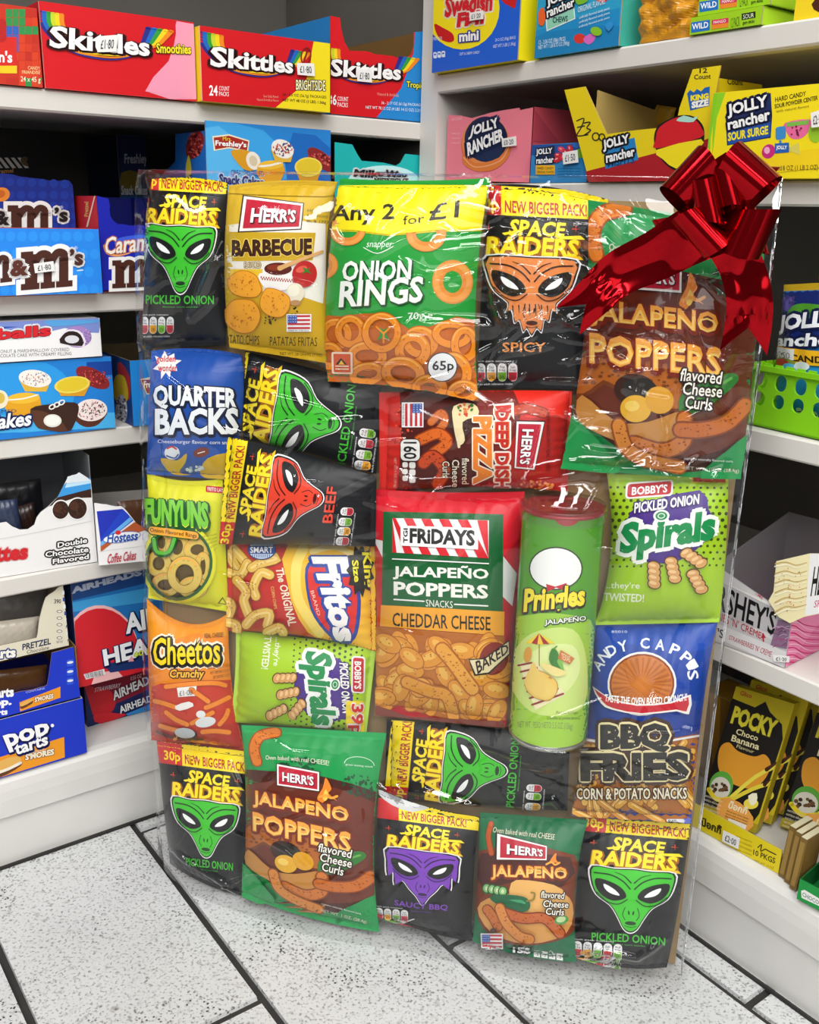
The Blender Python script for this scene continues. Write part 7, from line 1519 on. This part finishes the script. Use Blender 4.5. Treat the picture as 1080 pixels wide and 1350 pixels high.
# creases: (pixel polyline, height, width); the film is pulled towards the bow and pinched over the bag edges
CREASES = []
for pts, h, w in (([(640, 238), (700, 300), (790, 402)], .006, .006), ([(668, 246), (720, 300), (766, 330), (830, 345)], .007, .006), ([(700, 250), (760, 320), (800, 360)], .006, .005), ([(770, 248), (820, 300), (870, 330)], .006, .006),
                  ([(430, 408), (540, 380), (640, 352), (720, 345), (790, 372)], .007, .006), ([(560, 400), (640, 362), (720, 358)], .006, .007), ([(620, 388), (700, 388), (800, 394)], .006, .004), ([(640, 330), (700, 352), (770, 395)], .006, .006), ([(650, 310), (650, 400), (668, 440)], .006, .004), ([(680, 345), (672, 410), (690, 432)], .005, .004),
                  ([(560, 330), (680, 322), (800, 335)], .006, .008), ([(600, 372), (700, 366), (790, 360)], .006, .007), ([(640, 420), (720, 424), (770, 418)], .006, .006), ([(655, 285), (740, 292), (800, 300)], .006, .007), ([(800, 268), (860, 300), (880, 340)], .006, .006), ([(735, 240), (800, 290), (840, 330)], .006, .005), ([(440, 440), (560, 425), (680, 436)], .004, .006), ([(840, 470), (900, 466), (960, 480)], .005, .006), ([(645, 400), (720, 384), (800, 372)], .0065, .013), ([(640, 300), (720, 330), (800, 350)], .005, .012), ([(560, 255), (640, 275), (760, 280)], .004, .010), ([(505, 648), (600, 660), (690, 655)], .004, .010), ([(770, 620), (860, 632), (960, 640)], .004, .010), ([(455, 262), (430, 300), (450, 330)], .004, .004), ([(540, 240), (500, 290), (490, 330)], .004, .004), ([(600, 240), (560, 300), (470, 350)], .003, .004), ([(285, 300), (275, 345), (240, 420), (282, 385)], .004, .004), ([(250, 352), (300, 340), (290, 380)], .003, .003),
                  ([(500, 650), (600, 642), (700, 628), (900, 600)], .004, .006), ([(540, 690), (570, 650), (580, 640)], .005, .006), ([(310, 570), (420, 560), (500, 555)], .003, .005), ([(330, 520), (440, 548)], .002, .004),
                  ([(905, 350), (900, 410), (950, 560)], .005, .004), ([(960, 390), (965, 460), (940, 520)], .004, .004), ([(890, 560), (930, 540), (965, 560)], .005, .005), ([(760, 612), (850, 618), (940, 640), (970, 615)], .005, .006), ([(860, 700), (880, 640), (930, 600)], .003, .004),
                  ([(800, 820), (830, 900), (900, 960)], .003, .005), ([(905, 820), (880, 900), (830, 980)], .003, .005), ([(500, 1040), (560, 1050), (640, 1072)], .004, .005), ([(690, 1060), (730, 1050), (750, 1075)], .005, .005), ([(230, 1020), (300, 1010), (326, 1050)], .003, .004),
                  ([(215, 1120), (300, 1165), (330, 1180)], .004, .005), ([(760, 1240), (840, 1262), (885, 1240)], .004, .005), ([(320, 700), (420, 660), (500, 620)], .002, .005), ([(205, 480), (212, 700), (208, 900)], .003, .005), ([(925, 860), (905, 1060), (890, 1200)], .004, .005)):
    CREASES.append((np.array([bc(p) for p in pts]), h * 1.35, w))
rc = random.Random(21)
for k in range(150):
    ca, cb_ = rc.uniform(.01, WB - .01), rc.uniform(.02, .79)
    if k % 3 == 0: ca, cb_ = rc.uniform(.28, WB - .02), rc.uniform(.55, .79)
    an = math.atan2(.73 - cb_, .56 - ca) + rc.uniform(-.5, .5) if k % 2 else rc.uniform(-.45, .45); Ls = rc.uniform(.012, .05)
    d_ = np.array([cos(an), sin(an)]) * Ls; w_ = np.array([-d_[1], d_[0]]) * rc.uniform(-.25, .25); m_ = np.array([ca, cb_])
    CREASES.append((np.array([m_ - d_, m_ + w_, m_ + d_]), rc.uniform(.0012, .003), rc.uniform(.0018, .0032)))
# the film is a membrane stretched over the packs: relax a height field that may not sink below them
_aa = np.concatenate([((sf.P(np.stack([u_.ravel(), v_.ravel()], 1)) - BA) @ BX) for _r, sf, _q in BAGS for u_, v_ in [np.meshgrid(np.linspace(0, 1, 40), np.linspace(0, 1, 40))]])
_bb = np.concatenate([((sf.P(np.stack([u_.ravel(), v_.ravel()], 1)) - BA) @ BY) for _r, sf, _q in BAGS for u_, v_ in [np.meshgrid(np.linspace(0, 1, 40), np.linspace(0, 1, 40))]])
ESL = .024                                                             # the wrap narrows slightly towards the top on its left side
ELEFT = (_aa - ESL * _bb).min() - .001
A0, A1, B0, B1 = _aa.min() - .002, _aa.max() + .003, .0, .815
na, nb_ = 156, 202
ga = np.linspace(A0, A1, na); gb = np.linspace(B0, B1, nb_)
obs = np.zeros((nb_, na))
for root, sf, _a in BAGS:
    u, v = np.meshgrid(np.linspace(0, 1, 110), np.linspace(0, 1, 130)); Q = sf.P(np.stack([u.ravel(), v.ravel()], 1)) - BA
    ia = np.clip(((Q @ BX - A0) / (A1 - A0) * (na - 1)).round().astype(int), 0, na - 1); ib = np.clip(((Q @ BY - B0) / (B1 - B0) * (nb_ - 1)).round().astype(int), 0, nb_ - 1)
    np.maximum.at(obs, (ib, ia), Q @ BN)
u, v = np.meshgrid(np.linspace(0, 1, 90), np.linspace(-.02, 1.03, 160)); Q = cs.PN(np.stack([u.ravel(), v.ravel()], 1))[0]
Q = np.vstack([Q, Q + BN * .003]) - BA
ia = np.clip(((Q @ BX - A0) / (A1 - A0) * (na - 1)).round().astype(int), 0, na - 1); ib = np.clip(((Q @ BY - B0) / (B1 - B0) * (nb_ - 1)).round().astype(int), 0, nb_ - 1)
np.maximum.at(obs, (ib, ia), Q @ BN)
mx_ = obs.copy()
for dx in (-1, 0, 1):
    for dy in (-1, 0, 1): mx_ = np.maximum(mx_, np.roll(np.roll(obs, dx, 1), dy, 0))
obs = mx_ + .0034
fz = np.maximum(obs, .03)
for it in range(700):
    fz[0] = fz[1]; fz[:, 0] = np.maximum(obs[:, 0], .004); fz[:, -1] = np.maximum(obs[:, -1], fz[:, -2] * .95); fz[-1] = .004
    av = fz.copy(); av[1:-1, 1:-1] = .25 * (fz[:-2, 1:-1] + fz[2:, 1:-1] + fz[1:-1, :-2] + fz[1:-1, 2:])
    fz = np.maximum(av, obs)
for it in range(2):
    av = fz.copy(); av[1:-1, 1:-1] = .2 * (fz[1:-1, 1:-1] + fz[:-2, 1:-1] + fz[2:, 1:-1] + fz[1:-1, :-2] + fz[1:-1, 2:]); fz = np.maximum(av, obs - .0012)
def film_z(a, b):
    x = np.clip((a - A0) / (A1 - A0) * (na - 1), 0, na - 1.001); y = np.clip((b - B0) / (B1 - B0) * (nb_ - 1), 0, nb_ - 1.001)
    i = x.astype(int); j = y.astype(int); p = x - i; q = y - j
    z = fz[j, i] * (1 - p) * (1 - q) + fz[j, i + 1] * p * (1 - q) + fz[j + 1, i] * (1 - p) * q + fz[j + 1, i + 1] * p * q
    e = np.clip(np.minimum(a - A0, A1 - a) / .02, 0, 1) * np.clip((B1 - b) / .015, 0, 1)
    z = z + e * (.0010 + .0010 * np.sin(a * 31 + 2.1 * np.sin(b * 9)) * np.sin(b * 23 + 1.7 * np.sin(a * 7)))
    for pl, h, w in CREASES:
        lo, hi = pl.min(0) - 4 * w, pl.max(0) + 4 * w
        ix = np.nonzero((a > lo[0]) & (a < hi[0]) & (b > lo[1]) & (b < hi[1]))[0]
        if not len(ix): continue
        x_, y_ = a[ix], b[ix]; d = np.full(len(ix), 9.0); run = 0; tot = sum(np.linalg.norm(q0 - p0) for p0, q0 in zip(pl[:-1], pl[1:])); fade = np.zeros(len(ix))
        for p0, q0 in zip(pl[:-1], pl[1:]):
            ab = q0 - p0; ln = np.linalg.norm(ab); t = np.clip(((x_ - p0[0]) * ab[0] + (y_ - p0[1]) * ab[1]) / (ab @ ab + 1e-12), 0, 1)
            dd = np.hypot(x_ - p0[0] - t * ab[0], y_ - p0[1] - t * ab[1]); up_ = dd < d; d = np.where(up_, dd, d); fade = np.where(up_, (run + t * ln) / tot, fade); run += ln
        z[ix] += h * np.exp(-(d / w) ** 2) * e[ix] * np.clip(np.minimum(fade, 1 - fade) * 5, 0, 1)
    return z
nu, nv = 470, 600
A_, B_ = np.meshgrid(np.linspace(A0, A1, nu), np.linspace(.0015, B1, nv)); a, b = A_.ravel(), B_.ravel()
a = a + (A1 - a) / (A1 - A0) * (np.maximum(A0, ELEFT + ESL * b) - A0); z = film_z(a, b); e = 6e-4
P = BA + a[:, None] * BX + b[:, None] * BY + z[:, None] * BN; P[:, 2] = np.maximum(P[:, 2], .0015)
zx = (film_z(a + e, b) - film_z(a - e, b)) / (2 * e); zy = (film_z(a, b + e) - film_z(a, b - e)) / (2 * e)
N_ = BN - zx[:, None] * BX - zy[:, None] * BY; N_ /= np.linalg.norm(N_, axis=1)[:, None]
mb = MB(); mb.tris(P, N_, W0, grid_faces(nu, nv))
for col_ in (0, nu - 1):                                               # the film folds round both sides to the board
    E_ = P.reshape(nv, nu, 3)[:, col_]; sx = -1 if col_ == 0 else 1; rows_ = []
    for t in np.linspace(0, 1, 5): rows_.append(E_ - BN * (((E_ - BA) @ BN - .0005) * t)[:, None] + BX * (sx * .0015 * sin(t * pi)))
    S_ = np.array(rows_).reshape(-1, 3); S_[:, 2] = np.maximum(S_[:, 2], .0015); mb.tris(S_, np.tile(BX * sx, (len(S_), 1)), W0, grid_faces(nv, 5))
film = mb.build('cellophane_wrap', M_CELLO, None); tag(film, 'clear crinkled cellophane film stretched over all the snack packs of the bundle', 'cellophane')

M_RED = mat('metallic_red_ribbon', '#a50512', rough=0.12, metal=0.9, spec=0.6, bump=0.05, bscale=26)
VB = (860, 160, 5.4)
def vb(x, y, off): return on_plane((VB[0] + x / VB[2], VB[1] + y / VB[2]), BA + BN * off, BN)[0]
C0 = vb(450, 730, .092)
bow = empty('gift_bow', C0, 'shiny metallic red gift bow with two ribbon tails at the top right of the bundle', 'gift bow')
def strip(name, curve, wid, parent=bow, nw=9, bulge=0.0):
    """ribbon: curve = list of (point, half width vector)"""
    mb = MB(); Pts = []
    for p, w in curve:
        for k in range(nw):
            t = 2 * k / (nw - 1) - 1; Pts.append(p + w * t)
    Pts = np.array(Pts); m = len(curve); G = Pts.reshape(m, nw, 3); du = np.gradient(G, axis=0); dv = np.gradient(G, axis=1); n = np.cross(du, dv).reshape(-1, 3); n /= np.linalg.norm(n, axis=1)[:, None] + 1e-12
    mb.tris(Pts, n, W0, grid_faces(nw, m)); return mb.build(name, M_RED, parent, 'auto')
def loop(t1, t2, off_t, hgt, base_w=.011, skew=0.0, lift=.0, base=None):
    """ribbon loop from the knot to the tip edge t1-t2 and back"""
    T1, T2 = vb(*t1, off_t), vb(*t2, off_t); tip = (T1 + T2) / 2; wv = (T2 - T1) / 2; c = vb(*base) if base else C0 + BN * lift; ax = tip - c; L = np.linalg.norm(ax); axn = ax / L
    nn = BN - (BN @ axn) * axn; nn /= np.linalg.norm(nn); nn = nn * cos(skew) + np.cross(axn, nn) * sin(skew); bw_ = wv / np.linalg.norm(wv) * base_w
    cur = []
    for i in range(41):
        th = i / 40 * pi; r = L * (sin(th) ** .62); k = r / L
        h = -hgt * cos(th) * (sin(th) ** .55)
        cur.append((c + axn * r + nn * (h + hgt * .25 * k), bw_ * (1 - k) + wv * k))
    strip('loop', cur, 0)
# tip edges in the bow view
loop((50, 460), (315, 170), .115, .024, skew=.35); loop((560, 330), (900, 340), .072, .014)
loop((650, 135), (935, 385), .112, .030, skew=-.25); loop((700, 560), (820, 950), .078, .014)
loop((925, 625), (765, 985), .125, .028, skew=.15); loop((10, 700), (180, 990), .070, .010)
loop((285, 420), (350, 720), .128, .017, base=(440, 575, .098), base_w=.027); loop((420, 335), (490, 610), .124, .017, base=(585, 455, .094), base_w=.026)
loop((585, 390), (620, 560), .110, .012)
loop((150, 690), (400, 965), .128, .020)
def tail(pts, w0, w1, wob, seedn, notch):
    p = smooth_line([vb(*q) for q in pts], 14); m = len(p); d = np.gradient(p, axis=0); d /= np.linalg.norm(d, axis=1)[:, None]
    mb = MB(); nw = 25; V = []
    for i in range(m):
        t = i / (m - 1); side = np.cross(BN, d[i]); side /= np.linalg.norm(side)
        for k in range(nw):
            x = 2 * k / (nw - 1) - 1; w = w0 * (1 - t) + w1 * t
            ext = d[i] * (-(notch) * (1 - abs(x)) * max(0, (t - .72) / .28))
            fold = BN * (wob * (sin(x * 2.6 + t * 6 + seedn) * .8 + sin(x * 5 - t * 9 + seedn * 2) * .25 + .6 * math.exp(-((t - .74) / .05) ** 2) * sin(x * 13)))
            V.append(p[i] + side * w * x + ext + fold)
    V = np.array(V); G = V.reshape(m, nw, 3); n = np.cross(np.gradient(G, axis=0), np.gradient(G, axis=1)).reshape(-1, 3); n /= np.linalg.norm(n, axis=1)[:, None] + 1e-12
    mb.tris(V, n, W0, grid_faces(nw, m)); mb.build('tail', M_RED, bow, 'auto')
tail([(430, 740, .094), (250, 830, .098), (40, 950, .088), (-230, 1080, .082), (-400, 1235, .084), (-605, 1425, .080)], .024, .0155, .0024, 1.0, .022)
tail([(460, 760, .088), (560, 900, .086), (640, 1050, .080), (690, 1250, .080), (685, 1450, .074), (650, 1650, .070)], .016, .019, .0026, 2.3, .022)
mb = MB()
nu_, nv_ = 25, 13; u, v = np.meshgrid(np.linspace(0, 2 * pi, nu_), np.linspace(0, pi, nv_)); u, v = u.ravel(), v.ravel()
K_ = C0 + BN * .012 + (.011 * np.sin(v) * np.cos(u))[:, None] * BX + (.009 * np.sin(v) * np.sin(u) * (1 + .15 * np.sin(5 * u)))[:, None] * BY + (.010 * np.cos(v))[:, None] * BN
nk = K_ - (C0 + BN * .012); nk /= np.linalg.norm(nk, axis=1)[:, None]
mb.tris(K_, nk, W0, grid_faces(nu_, nv_, True)); mb.build('knot', M_RED, bow)
